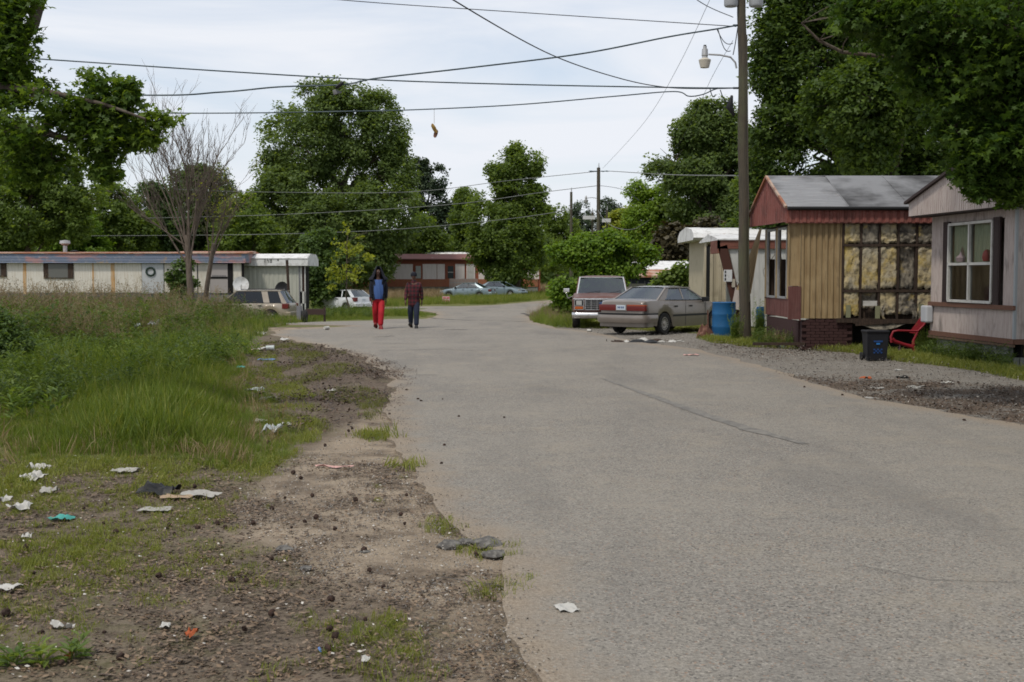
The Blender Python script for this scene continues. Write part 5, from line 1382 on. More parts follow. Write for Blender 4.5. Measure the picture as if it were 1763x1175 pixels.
        for i, xw_ in enumerate(S['wheels']):
            wheel(t, xw_, s * (W / 2 - S['tw'] / 2 - .02), S['R'], S['tw'], s, hub, S.get('holes', 15), S.get('spokes', 0))
            # arch lining
            ar = MB(); 
            for k in range(12):
                a0, a1 = PI * k / 12, PI * (k + 1) / 12; rr = S['arch'] - .005
                ar.face([(xw_ + rr * math.cos(a0), s * (W / 2 - .03), S['R'] + rr * math.sin(a0)), (xw_ + rr * math.cos(a1), s * (W / 2 - .03), S['R'] + rr * math.sin(a1)), (xw_ + rr * math.cos(a1), s * (W / 2 - .32), S['R'] + rr * math.sin(a1)), (xw_ + rr * math.cos(a0), s * (W / 2 - .32), S['R'] + rr * math.sin(a0))])
            ar.build('wheel_arch', M_black, t)
    # interior
    seat = MB()
    zi = bz(0) - .12
    for sx in S.get('seats', ()):
        for sy in (-.38, .38):
            seat.box(sx - .1, sx + .06, sy - .24, sy + .24, sill + .2, zi + .22); seat.box(sx - .09, sx + .02, sy - .12, sy + .12, zi + .24, zi + .40)
    seat.box(xw - .35, xw - .05, -wb + .06, wb - .06, zi - .1, bz(xw) + .03)
    seat.build('seats', mat('seat_cloth', (.05, .045, .04), .9), t)
    for nm, (bx0, bx1, by0, by1, bz0, bz1), mt, bev in S.get('boxes', ()):
        MB().box(bx0, bx1, by0, by1, bz0, bz1).build(nm, mt, t, None, bev)
    return t

M_tl = mat('tail_lamp_red', (.12, .012, .010), .25, spec=.6, layers=[(20, (1, 1, 1), .5, .7, (.12, .006, .006), .6)])
M_amb = mat('amber_lamp', (.42, .10, .02), .3)
M_lamp = mat('clear_lamp', (.42, .42, .40), .15, .3)
M_plate = mat('plate_white', (.50, .55, .60), .5)
M_beige = mat('paint_champagne', (.225, .195, .17), .35, .35, coat=.6, layers=[(2, (1, 1, 1), .45, .7, (.19, .165, .145), .8), (40, (1, 1, 1), .62, .75, (.27, .24, .21), .5)])
M_maroon = mat('paint_faded_maroon', (.115, .048, .036), .5, .0, coat=.15, layers=[(2.5, (1, 1, 1), .5, .68, (.17, .10, .085), .9), (6, (1, 1, 1), .58, .68, (.20, .15, .13), .8)])
M_tanp = mat('paint_tan_gold', (.36, .31, .25), .35, .3, coat=.6, layers=[(2, (1, 1, 1), .5, .7, (.27, .22, .17), .6)])
M_tanlow = mat('paint_tan_cladding', (.25, .215, .16), .5, .2)
M_whp = mat('paint_white', (.62, .64, .66), .3, coat=.7)
M_blp = mat('paint_pale_blue', (.22, .28, .31), .35, .35, coat=.6)

# sedan seen from behind, right side towards us
S = dict(W=1.70, wheels=(-1.32, 1.40), arch=.37, R=.315, tw=.19, holes=15,
    top=[(-2.30, .66), (-2.28, .92), (-2.20, .975), (-2.0, .99), (-1.45, 1.0), (-.8, .98), (.9, .955), (1.05, .94), (1.7, .86), (2.1, .76), (2.28, .66), (2.33, .5)],
    w=[(-2.30, .80), (-2.26, .86), (-2.16, .915), (-1.95, .96), (-1.6, .99), (-1.2, 1.0), (1.3, 1.0), (1.9, .95), (2.33, .82)], sill=[(-2.3, .34), (-1.8, .26), (-1.2, .22), (0, .21), (1.4, .22), (2.33, .3)],
    gh=dict(x=(-1.62, -.92, .22, 1.00), zb=(.985, .95), zr=1.36, wb=.90, wr=.70,
            pil=[(-1.22, -.80), (-.22, -.20), (.92, .28)], pw=[.10, .07, .08], pm=[1, 1, 1]),
    seams=[(-.25, .24, .96), (.85, .24, .94)], handles=[(-.98 + .2, .80), (.02, .80)], strip=(.54, .055, [-.95, -.26, -.24, .84, .86, 1.02], 0),
    mirror=(.78, .98), mirror_mat=M_black, seats=(-.75, .25),
    boxes=[
           
           ('licence_plate', (-2.335, -2.25, -.16, .15, .71, .85), M_plate, .004), ('lamp_panel', (-2.327, -2.24, -.20, .18, .68, .87), M_beige, .005),
           ('exhaust', (-2.32, -2.0, -.5, -.44, .22, .28), M_black, .01),
           ('front_bumper', (2.05, 2.40, -.76, .76, .34, .58), M_beige, .05)])
rw_ = G(1138, 577); yaw = R(50)   # heading turned 40 degrees right of straight ahead
cs, sn = math.cos(yaw), math.sin(yaw)
# right rear wheel sits at local (-1.32, -.76)
lx, ly = -1.32, -.76
sed = car('sedan', 'champagne four-door sedan parked tail towards the road by the blue barrel', 'car', (rw_.x + .06 - .955 * (lx * cs - ly * sn), rw_.y + .05 - .955 * (lx * sn + ly * cs), 0), yaw, S, M_beige)
for k, (a, b) in enumerate(((-.11, -.07), (-.055, -.015), (.01, .05), (.065, .105))):
    MB().box(-2.338, -2.335, a, b, .755, .81).build('plate_digit', mat('plate_blue', (.05, .09, .2), .6), sed)

def wrap(parent, name, xs, xe, hw, z0, z1, m, a0=-90, a1=90, e=.42, th=0.0, n=36, curve=.02):
    # band wrapped round the tail or nose of a car: superellipse plan, slightly bulging section
    def f(u, v):
        a = R(a0 + (a1 - a0) * u); y = hw * math.copysign(abs(math.sin(a)) ** e, math.sin(a)); x = xs + (xe - xs) * abs(math.cos(a)) ** e
        k = curve * math.sin(PI * v); return (x + math.copysign(k, xe - xs) * abs(math.cos(a)) ** .5, y * (1 + k / hw * abs(math.sin(a)) ** 3), z0 + (z1 - z0) * v)
    mb = MB(); mb.grid(f, n, 5)
    for v, w_ in ((0, 0), (1, 1)):
        pts = [f(i / n, v) for i in range(n + 1)]; mb.face(pts + [(xs, pts[-1][1], pts[-1][2]), (xs, pts[0][1], pts[0][2])])
    return mb.build(name, m, parent, 45)
wrap(sed, 'rear_bumper', -1.78, -2.44, .868, .36, .60, M_beige, curve=.03)
wrap(sed, 'bumper_strip', -1.74, -2.462, .873, .585, .625, M_black, curve=.005)
wrap(sed, 'rear_valance', -1.9, -2.36, .82, .24, .37, M_beige, curve=.0)
wrap(sed, 'tail_light', -2.17, -2.325, .797, .69, .86, M_tl, .35, 89.9, .30, n=14, curve=.004)
wrap(sed, 'tail_light', -2.17, -2.325, .797, .69, .86, M_tl, -89.9, -.5, .30, n=14, curve=.004)
wrap(sed, 'turn_lamp', -2.17, -2.330, .800, .825, .858, mat('orange_red_lamp', (.34, .06, .015), .3), -89.9, -.8, .30, n=14, curve=.002)

sed.scale = (.955, .955, .955)
# brown pickup facing us
PT = thing('pickup_truck', 'weathered maroon pickup truck facing the road with chrome grille and bumper', 'pickup truck', (2.86, 37.3, 0), R(-90 - 3))
Sp = dict(W=1.92, wheels=(-1.75, 1.62), arch=.46, R=.38, tw=.25,
    top=[(-2.6, 1.02), (-2.55, 1.06), (.35, 1.08), (.95, 1.09), (1.2, 1.07), (2.35, 1.00), (2.42, .95)],
    w=[(-2.6, .97), (-2.4, 1.0), (2.2, 1.0), (2.42, .96)], sill=[(-2.6, .5), (0, .42), (2.42, .52)])
car_body(Sp).build('body', M_maroon, PT, 32)
MB().box(-2.3, 2.2, -.6, .6, .38, .6).build('underbody', M_black, PT); MB().tube([(1.62, -.8, .36), (1.62, .8, .36)], .05, 8).build('axle', M_black, PT)
for s in (1, -1):
    for xw in Sp['wheels']: wheel(PT, xw, s * .83, .38, .25, s, M_hub, 8)
PT.scale = (.96, .96, .96)
# front panel and grille
MB().box(2.36, 2.44, -.93, .93, .52, .96).build('front_panel', M_maroon, PT, None, .02)
MB().box(2.40, 2.455, -.93, .93, .925, .96).build('chrome_strip', M_chrome, PT, None, .008)
gr = MB(); gr.box(2.44, 2.45, -.56, .56, .60, .915); g0 = gr.build('grille', M_black, PT)
mb = MB(); 
for (a, b, c, d) in ((-.56, .56, .905, .925), (-.56, .56, .59, .61), (-.57, -.55, .6, .92), (.55, .57, .6, .92)): mb.box(2.445, 2.475, a, b, c, d)
mb.build('grille_frame', M_chrome, g0)
for k in range(4): MB().box(2.45, 2.468, -.55, .55, .655 + k * .06, .667 + k * .06).build('grille_bar', M_alum, g0)
for k in range(5): MB().box(2.45, 2.472, -.37 + k * .185 - .006, -.37 + k * .185 + .006, .61, .905).build('grille_bar', M_alum, g0)
mb = MB(); mb.lathe([(0, .02), (.11, .015), (.125, 0)], (0, 0, 0), 'x', 20); o = mb.build('emblem', mat('emblem_blue', (.02, .06, .16), .3), g0, 40); o.scale = (1, 1, .42); o.location = (2.468, 0, .80)
for s in (1, -1):
    y0, y1 = sorted((s * .60, s * .90))
    hf = MB().box(2.44, 2.46, y0, y1, .60, .915).build('headlight_frame', M_black, PT)
    h = MB().box(2.46, 2.475, y0 + .06, y1 - .06, .745, .885).build('headlight', M_lamp, hf, None, .01)
    MB().box(2.46, 2.472, y0 + .02, y1 - .02, .62, .70).build('turn_signal', M_amb, hf, None, .005)
    for (a, b, c, d) in ((y0, y1, .905, .92), (y0, y1, .595, .61), (y0, y0 + .015, .6, .92), (y1 - .015, y1, .6, .92), (y0, y1, .715, .728)): MB().box(2.458, 2.478, a, b, c, d).build('bezel', M_chrome, hf)
mb = MB()
def bump(u, v):
    y = -.97 + 1.94 * u; e = abs(2 * u - 1); x = 2.62 - .06 * e ** 2 - (.10 if e > .93 else 0) ; pr = [(-.03, .50), (0.0, .47), (0.01, .42), (.0, .375), (-.015, .36), (-.05, .325), (-.1, .31)][int(round(v * 6))]
    return (x + pr[0], y, pr[1] + .015)
mb.grid(bump, 24, 6); mb.box(2.44, 2.56, -.9, .9, .36, .48); mb.build('front_bumper', M_chrome, PT, 40)
MB().box(2.55, 2.64, .25, .52, .36, .44).build('plate_bracket', M_black, PT)
# cab
zb, zr = 1.07, 1.64; xw0, xw1 = .98, .42
def cabq(x, y, z): return (x, y, z)
for s in (1, -1):
    MB().prism([(xw0 + .02, s * .80, zb - .02), (xw0 - .07, s * .80, zb - .02), (xw1 - .06, s * .70, zr - .02), (xw1 + .03, s * .70, zr - .02)], (0, s * .05, 0)).build('pillar', M_maroon, PT)
    MB().prism([(-.55, s * .80, zb - .02), (-.75, s * .80, zb - .02), (-.72, s * .72, zr - .02), (-.52, s * .72, zr - .02)], (0, s * .05, 0)).build('pillar', M_maroon, PT)
    MB().face([(xw0 - .08, s * .81, zb), (-.55, s * .81, zb), (-.55, s * .73, zr - .04), (xw1 - .06, s * .73, zr - .04)]) 
    m2 = MB(); m2.face([(xw0 - .08, s * .82, zb), (-.55, s * .82, zb), (-.55, s * .745, zr - .04), (xw1 - .06, s * .745, zr - .04)]); m2.build('side_window', M_glass, PT)
    m2 = MB(); m2.bar((xw0 + .03, s * .80, zb), (xw1 + .04, s * .705, zr - .02), .04, .03); m2.build('windshield_trim', M_chrome, PT)
    m2 = MB(); m2.tube([(.75, s * .92, 1.0), (.80, s * 1.10, .93), (.80, s * 1.16, 1.10), (.78, s * 1.14, 1.14)], .012, 6); ma = m2.build('mirror_arm', M_chrome, PT)
    MB().tube([(.70, s * .94, .80), (.80, s * 1.14, 1.0)], .01, 6).build('mirror_brace', M_chrome, PT)
    MB().box(.74, .82, s * 1.15 - .10, s * 1.15 + .10, 1.12, 1.25).build('wing_mirror', M_chrome if s < 0 else M_black, PT, None, .02)
m2 = MB(); m2.grid(lambda u, v: (xw0 + .02 + (xw1 - xw0) * v + .05 * (1 - (2 * u - 1) ** 2), (.80 - .095 * v) * (2 * u - 1), zb + (zr - .03 - zb) * v), 8, 4); m2.build('windshield', M_glass, PT, 60)
m2 = MB(); m2.bar((xw0 + .06, -.80, zb), (xw0 + .06, .80, zb), .05, .025); m2.bar((xw1 + .06, -.70, zr - .03), (xw1 + .06, .70, zr - .03), .04, .025); m2.build('windshield_trim', M_chrome, PT)
m2 = MB(); m2.grid(lambda u, v: (-.72 + 1.2 * u, -.76 + 1.52 * v, zr - .02 + .05 * (1 - abs(2 * v - 1) ** 4) * (1 - abs(2 * u - 1) ** 6)), 8, 10); m2.box(-.72, .47, -.75, .75, zr - .045, zr - .02); m2.build('roof', M_maroon, PT, 50)
m2 = MB(); m2.face([(-.70, -.72, zb), (-.70, .72, zb), (-.68, .66, zr - .05), (-.68, -.66, zr - .05)]); m2.build('rear_window', M_glass, PT)
m2 = MB(); m2.box(-.5, -.28, -.7, .7, .6, 1.22); m2.box(.45, .95, -.76, .76, .9, 1.075); m2.build('seats', mat('tan_seat', (.16, .12, .09), .9), PT)
m2 = MB(); m2.lathe([(.17, 0), (.185, .012), (.17, .024)], (0, 0, 0), 'z', 20); o = m2.build('steering_wheel', M_black, PT); o.location = (.4, .38, 1.12); o.rotation_euler = (0, R(-65), 0)
for (y0, y1) in ((.15, .62), (-.55, -.05)): MB().tube([(xw0 + .10, y0, zb + .02), (xw0 + .0, y1, zb + .10)], .009, 5).build('wiper', M_black, PT)
MB().box(1.3, 1.9, -.35, .3, 1.082, 1.086).build('bleached_patch', mat('bleached_paint', (.32, .29, .28), .6), PT) if False else None

# tan wagon at left, heading left
S = dict(W=1.82, wheels=(-1.36, 1.36), arch=.43, R=.37, tw=.24, holes=0, spokes=6,
    top=[(-2.25, .95), (-2.2, 1.05), (-1.8, 1.10), (1.1, 1.08), (1.3, 1.06), (2.0, .98), (2.2, .9), (2.28, .7)],
    w=[(-2.25, .92), (-1.9, .98), (1.8, 1.0), (2.28, .85)], sill=[(-2.25, .42), (0, .34), (2.28, .38)],
    gh=dict(x=(-2.15, -1.75, .35, 1.15), zb=(1.08, 1.08), zr=1.70, wb=.93, wr=.78, pil=[(-1.95, -1.72), (-1.18, -1.02), (.0, -.05), (1.05, .42)], pw=[.12, .30, .08, .09], pm=[1, 1, 0, 1]),
    seams=[(-1.0, .4, 1.06), (.05, .36, 1.06)], handles=[(-.85, .95)], mirror=(.95, 1.1), seats=(-.9, .1),
    boxes=[('rear_bumper', (-2.38, -2.0, -.86, .86, .42, .66), M_tanlow, .05), ('tail_light', (-2.26, -1.95, .62, .90, .80, 1.05), M_tl, .02), ('tail_light', (-2.26, -1.95, -.90, -.62, .80, 1.05), M_tl, .02),
           ('roof_rack', (-1.6, .2, .58, .62, 1.73, 1.76), M_black, .01), ('roof_rack', (-1.6, .2, -.62, -.58, 1.73, 1.76), M_black, .01), ('cladding', (-.9, .9, -.925, .925, .35, .52), M_tanlow, .02)])
gs = G(468, 556); 
car('parked_wagon', 'tan gold sport wagon half hidden by weeds beside the white trailer', 'car', (px2x(468, 56.5) - 1.36, 57.6, gz(-12, 57)), R(180 - 6), S, M_tanp, M_glassd, M_alloy)

# white hatchback
S = dict(W=1.74, wheels=(-1.25, 1.40), arch=.36, R=.31, tw=.19, holes=0, spokes=7,
    top=[(-2.1, .80), (-2.05, .98), (-1.9, 1.02), (.9, .98), (1.1, .95), (1.7, .82), (2.05, .68), (2.12, .5)],
    w=[(-2.1, .88), (-1.7, .97), (1.4, 1.0), (2.12, .8)], sill=[(-2.1, .34), (0, .22), (2.12, .26)],
    gh=dict(x=(-2.0, -1.4, .1, 1.25), zb=(1.0, .95), zr=1.46, wb=.92, wr=.70, pil=[(-1.75, -1.25), (-.85, -.75), (.1, -.1), (1.05, .2)], pw=[.12, .09, .07, .08], pm=[1, 1, 0, 1]),
    seams=[(-.6, .3, .98), (.35, .3, .96)], handles=[(-.45, .88), (.45, .86)], mirror=(.9, 1.0), seats=(-.7, .2),
    boxes=[('rear_bumper', (-2.2, -1.85, -.80, .80, .34, .62), M_whp, .05), ('tail_light', (-2.12, -1.8, .55, .80, .70, .98), M_tl, .02), ('tail_light', (-2.12, -1.8, -.80, -.55, .70, .98), M_tl, .02), ('licence_plate', (-2.125, -2.1, -.15, .15, .78, .88), M_plate, 0)])
car('hatchback', 'white hatchback parked behind the yellow sapling', 'car', (px2x(588, 78), 78, gz(-12, 78)), R(180 - 38), S, M_whp, M_glass, M_alloy)
# pale blue sedans
Sb = dict(W=1.76, wheels=(-1.36, 1.42), arch=.36, R=.31, tw=.19, holes=0, spokes=7,
    top=[(-2.4, .70), (-2.35, .90), (-2.2, .95), (-1.5, .98), (.9, .93), (1.1, .92), (1.8, .82), (2.25, .68), (2.35, .5)],
    w=[(-2.4, .85), (-1.9, .96), (1.5, 1.0), (2.0, .94), (2.35, .78)], sill=[(-2.4, .34), (0, .21), (2.35, .26)],
    gh=dict(x=(-1.75, -.95, .15, 1.10), zb=(.98, .93), zr=1.40, wb=.92, wr=.68, pil=[(-1.35, -.85), (-.3, -.3), (.95, .22)], pw=[.12, .07, .08], pm=[1, 0, 1]),
    seams=[(-.3, .3, .95), (.85, .3, .93)], handles=[(-.7, .80), (.1, .80)], mirror=(.8, .98), seats=(-.7, .2),
    boxes=[('rear_bumper', (-2.48, -2.1, -.8, .8, .34, .60), M_blp, .05), ('tail_light', (-2.40, -2.15, .45, .80, .66, .86), M_tl, .02), ('tail_light', (-2.40, -2.15, -.80, -.45, .66, .86), M_tl, .02),
           ('headlight', (2.05, 2.30, .42, .74, .58, .70), M_lamp, .02), ('headlight', (2.05, 2.30, -.74, -.42, .58, .70), M_lamp, .02), ('grille', (2.28, 2.36, -.3, .3, .54, .64), M_black, .01), ('front_bumper', (2.1, 2.42, -.74, .74, .30, .52), M_blp, .05), ('air_intake', (2.40, 2.43, -.5, .5, .32, .40), M_black, .01)])
car('sedan', 'pale blue sedan in tall grass, nose left, behind the red and white sign', 'car', (px2x(804, 103), 103, gz(-4, 103) - .1), R(180 - 14), Sb, M_blp, M_glass, M_hub)
car('sedan', 'pale blue sedan with white hubcaps facing right under the two-lobed tree', 'car', (px2x(862, 106), 106, gz(-1, 106)), R(-28), Sb, M_blp, M_glass, M_hubw)
car('sedan', 'silver blue car at the far left edge, mostly hidden by the weeds', 'car', (px2x(-32, 55), 55, gz(-25, 55) + .32), R(-8), dict(Sb), M_blp, M_glass, M_hub)

# ------------------------------------------------------------------ people
def skin(name, verts, edges, m, parent, levels=2, smooth=True):
    me = bpy.data.meshes.new(name); me.from_pydata([v[:3] for v in verts], [], []) if not edges else me.from_pydata([v[:3] for v in verts], edges, [])
    o = link(name, me, parent); me.materials.append(m)
    md = o.modifiers.new('skin', 'SKIN'); md.use_smooth_shade = True
    sv = me.skin_vertices[0].data
    for i, v in enumerate(verts):
        r = v[3]; sv[i].radius = (r if not hasattr(r, '__len__') else r[0], r if not hasattr(r, '__len__') else r[1])
    sv[0].use_root = True
    ss = o.modifiers.new('subdivision', 'SUBSURF'); ss.levels = levels; ss.render_levels = levels
    return o

def person(label, loc, yaw, Ht, m_skin, m_top, m_leg, m_shoe, pose, hood=None, shirt=None, cap=None, coat_len=.0):
    t = thing('person', label, 'person', loc, yaw); k = Ht / 1.75      # faces -y
    fl, fr, al, ar = pose     # foot and hand targets (forward offset, side)
    hipz = .90 * k; kn = .49 * k
    def leg(s, f):   # hip, knee, ankle
        hip = (s * .09 * k, 0, hipz - .04); ank = (s * (.10 + f[1]) * k, -f[0] * k, (.09 + f[2]) * k); knee = (s * (.10 + f[1] * .5) * k, (-f[0] * .5 - f[3]) * k, kn + f[2] * .4)
        return hip, knee, ank
    L = [leg(1, fl), leg(-1, fr)]
    sh = 1.43 * k
    def arm(s, a):
        shd = (s * .185 * k, 0, sh - .03); el = (s * (.222 + a[1] * .5) * k, (-a[0] * .4 + .03) * k, 1.14 * k); wr = (s * (.215 + a[1]) * k, -a[0] * k, .88 * k + a[2]); return shd, el, wr
    A = [arm(1, al), arm(-1, ar)]
    # body with head, face, hands: one mesh
    V = [(0, 0, hipz, (.13 * k, .10 * k)), (0, 0, 1.10 * k, (.12 * k, .09 * k)), (0, 0, 1.32 * k, (.15 * k, .10 * k)), (0, 0, 1.46 * k, (.07 * k, .07 * k)), (0, -.01, 1.53 * k, .052 * k), (0, -.015, 1.60 * k, (.07 * k, .085 * k)), (0, -.015, 1.68 * k, (.078 * k, .095 * k)), (0, -.01, 1.74 * k, (.045 * k, .055 * k))]
    E = [(0, 1), (1, 2), (2, 3), (3, 4), (4, 5), (5, 6), (6, 7)]
    def add(p, r, frm): V.append((*p, r)); E.append((frm, len(V) - 1)); return len(V) - 1
    for (h, kn_, an), s in zip(L, (1, -1)):
        a = add(h, .08 * k, 0); b = add(kn_, .055 * k, a); c = add(an, .038 * k, b); add((an[0], an[1] - .12 * k, .045 * k + (an[2] - .09 * k)), .035 * k, c)
    for (sd, el, wr), s in zip(A, (1, -1)):
        a = add(sd, .05 * k, 2); b = add(el, .038 * k, a); c = add(wr, .026 * k, b); pm = add((wr[0], wr[1] - .01, wr[2] - .08 * k), (.02 * k, .036 * k), c)
        for i in range(4):
            yy = wr[1] - .035 * k + i * .021 * k; f1 = add((wr[0] - s * .004, yy, wr[2] - .125 * k), .009 * k, pm); add((wr[0] - s * .018, yy, wr[2] - (.165 + (.012 if i in (1, 2) else 0)) * k), .0075 * k, f1)
        th = add((wr[0] - s * .01, wr[1] - .045 * k, wr[2] - .06 * k), .011 * k, c); add((wr[0] - s * .015, wr[1] - .055 * k, wr[2] - .10 * k), .009 * k, th)
    body = skin('body', V, E, m_skin, t)
    # face details
    fm = MB(); fm.prism([(-.011 * k, -.105 * k, 1.615 * k), (.011 * k, -.105 * k, 1.615 * k), (0, -.10 * k, 1.665 * k)], (0, -.02 * k, -.004)); fm.build('nose', m_skin, body)
    for s in (1, -1):
        MB().lathe([(0, -.008), (.012 * k, 0), (0, .008)], (s * .03 * k, -.098 * k, 1.668 * k), 'y', 8).build('eye', mat('eye_white', (.12, .10, .09), .4), body)
        MB().lathe([(0, -.02), (.02 * k, 0), (0, .02)], (s * .08 * k, -.005, 1.65 * k), 'x', 8).build('ear', m_skin, body)
    MB().box(-.022 * k, .022 * k, -.106 * k, -.09 * k, 1.585 * k, 1.595 * k).build('mouth', mat('mouth_dark', (.05, .02, .018), .6), body)
    # trousers
    V2 = [(0, 0, hipz + .04, (.165 * k, .125 * k)), (0, 0, hipz + .10 * k, (.16 * k, .12 * k))]; E2 = [(0, 1)]
    for (h, kn_, an) in L:
        a = len(V2); V2.append((*h, .112 * k)); E2.append((0, a)); V2.append(((h[0] + kn_[0]) / 2, (h[1] + kn_[1]) / 2, (h[2] + kn_[2]) / 2, .108 * k)); E2.append((a, a + 1)); V2.append((*kn_, .095 * k)); E2.append((a + 1, a + 2))
        V2.append(((an[0] + kn_[0]) / 2, (an[1] + kn_[1]) / 2 + .01, (an[2] + kn_[2]) / 2, .088 * k)); E2.append((a + 2, a + 3)); V2.append((an[0], an[1], an[2] + .0, .080 * k)); E2.append((a + 3, a + 4))
    skin('trousers', V2, E2, m_leg, t)
    # shoes
    for (h, kn_, an), s in zip(L, (1, -1)):
        so = MB(); n0 = .09 * k
        so.grid(lambda u, v: ((math.cos(2 * PI * u) * (.062 - .014 * v) * k * (1 if v < .95 else .3)), (-.055 * k - .03 * k * v * 0 + math.sin(2 * PI * u) * (.155 - .06 * v) * k), v * .12 * k), 14, 5)
        so.face([(math.cos(2 * PI * u / 14) * .05 * k, -.055 * k + math.sin(2 * PI * u / 14) * .145 * k, 0) for u in range(14)])
        o = so.build('shoe', m_shoe, t, 60); o.location = (an[0], an[1], an[2] - .085 * k); o.rotation_euler = (0, 0, s * R(12))
        if an[2] > .13 * k: o.rotation_euler = (R(-25), 0, s * R(8))
    # jacket
    hem = hipz - coat_len
    V3 = [(0, 0, 1.16 * k, (.195 * k, .14 * k)), (0, 0, 1.02 * k, (.20 * k, .15 * k)), (0, 0, hem + .03, (.22 * k, .16 * k)), (0, .005, 1.31 * k, (.205 * k, .14 * k)), (0, .01, 1.42 * k, (.12 * k, .09 * k)), (0, .01, 1.48 * k, (.075 * k, .07 * k))]
    E3 = [(0, 1), (1, 2), (0, 3), (3, 4), (4, 5)]
    for (sd, el, wr) in A:
        a = len(V3); V3.append((sd[0], sd[1], sd[2] - .01, .086 * k)); E3.append((3, a)); V3.append((*el, .064 * k)); E3.append((a, a + 1)); V3.append((wr[0], wr[1], wr[2] + .01, .052 * k)); E3.append((a + 1, a + 2))
    skin('jacket', V3, E3, m_top, t)
    if shirt:
        mb = MB(); mb.grid(lambda u, v: ((u - .5) * (.21 + .05 * math.sin(PI * v)) * k * 1.05, -(.105 + .045 * math.sin(PI * u) + .03 * math.sin(PI * v) ** .7 + .006 * math.sin(u * 19 + v * 5)) * k - .02 * (1 - v), (.88 + .56 * v) * k), 14, 14)
        mb.build('shirt', shirt, t, 60)
        for s in (1, -1):
            mb = MB(); mb.grid(lambda u, v: (s * (.105 + .07 * u + .02 * math.sin(v * 7)) * k, -(.15 - .09 * u ** 2 + .01 * math.sin(v * 11)) * k, (.84 + .62 * v) * k), 5, 10); mb.build('jacket_front', m_top, t, 60)
    if hood:
        mb = MB()
        def hf(u, v):      # hood shell open to the front, peaked
            a = R(-146) + R(292) * u; r = (.158 - .05 * v) * k * math.sqrt(max(0.02, 1 - (v * .97) ** 3.2)) * (1.12 if v < .2 else 1)
            wx = math.sin(a) * r * (1.1 + .55 * (1 - v) ** 2); wy = math.cos(a) * r * 1.05
            return (wx, wy + .015, (1.44 + .40 * v) * k)
        mb.grid(hf, 22, 12); mb.build('hood', m_top, t, 60)
        hs = MB(); hs.lathe([(.0, 1.73 * k), (.07 * k, 1.72 * k), (.098 * k, 1.66 * k), (.09 * k, 1.60 * k)], (0, .018, 0), 'z', 14); hs.build('hair', M_black, t, 60)
    if cap:
        hs = MB(); hs.lathe([(0, 1.79 * k), (.06 * k, 1.78 * k), (.095 * k, 1.74 * k), (.104 * k, 1.68 * k), (.10 * k, 1.655 * k)], (0, -.012, 0), 'z', 16); hs.build('knit_cap', cap, t, 60)
        cl = MB(); cl.lathe([(.085 * k, 1.44 * k), (.09 * k, 1.50 * k), (.075 * k, 1.53 * k)], (0, .0, 0), 'z', 14); cl.build('collar', m_top, t, 60)
    return t

m_skin = mat('brown_skin', (.06, .03, .02), .55)
m_skin2 = mat('dark_brown_skin', (.10, .05, .034), .55)
m_navy = mat('navy_fleece', (.010, .011, .018), .9)
m_blue = mat('blue_t_shirt', (.05, .10, .26), .85, layers=[(9, (1, 1, .3), .5, .7, (.045, .09, .25), .6)])
m_redp = mat('red_trousers', (.36, .008, .016), .7, layers=[(14, (1, 1, .5), .5, .7, (.16, .005, .01), .8)])
m_reds = mat('red_black_shoe', (.18, .02, .02), .6)
m_jean = mat('dark_jeans', (.016, .022, .042), .85)
def plaid():
    m = bpy.data.materials.new('red_black_plaid'); m.use_nodes = True; nt = m.node_tree; b = nt.nodes['Principled BSDF']; b.inputs['Roughness'].default_value = .9
    tc = nt.nodes.new('ShaderNodeTexCoord'); sx = nt.nodes.new('ShaderNodeSeparateXYZ'); nt.links.new(tc.outputs['Object'], sx.inputs[0])
    def stripes(o, period):
        a = nt.nodes.new('ShaderNodeMath'); a.operation = 'DIVIDE'; a.inputs[1].default_value = period; nt.links.new(o, a.inputs[0])
        f = nt.nodes.new('ShaderNodeMath'); f.operation = 'FRACT'; nt.links.new(a.outputs[0], f.inputs[0])
        g = nt.nodes.new('ShaderNodeMath'); g.operation = 'GREATER_THAN'; g.inputs[1].default_value = .5; nt.links.new(f.outputs[0], g.inputs[0]); return g.outputs[0]
    a, c = stripes(sx.outputs[0], .11), stripes(sx.outputs[2], .11)
    s = nt.nodes.new('ShaderNodeMath'); s.operation = 'ADD'; nt.links.new(a, s.inputs[0]); nt.links.new(c, s.inputs[1])
    h = nt.nodes.new('ShaderNodeMath'); h.operation = 'MULTIPLY'; h.inputs[1].default_value = .5; nt.links.new(s.outputs[0], h.inputs[0])
    mx = nt.nodes.new('ShaderNodeMix'); mx.data_type = 'RGBA'; nt.links.new(h.outputs[0], mx.inputs[0]); mx.inputs[6].default_value = (.010, .006, .008, 1); mx.inputs[7].default_value = (.085, .008, .014, 1)
    nt.links.new(mx.outputs[2], b.inputs['Base Color']); return m
m_plaid = plaid()
pa = G(652, 567); pb = G(713, 566)
person('person in a peaked navy hood over a blue shirt and red trousers, walking towards us', pa, R(7), 1.80, m_skin, m_navy, m_redp, m_reds,
       ((.26, -.05, .0, .06), (-.22, -.02, .05, .10), (-.02, .0, .0), (.10, -.01, .0)), hood=True, shirt=m_blue, coat_len=.10)
person('person in a red and black plaid jacket, dark jeans and knit cap, walking', pb, R(-6), 1.68, m_skin2, m_plaid, m_jean, M_black,
       ((.16, .0, .0, .04), (-.20, .04, .05, .08), (-.04, .03, .0), (.16, .03, .0)), cap=m_navy, coat_len=.27)

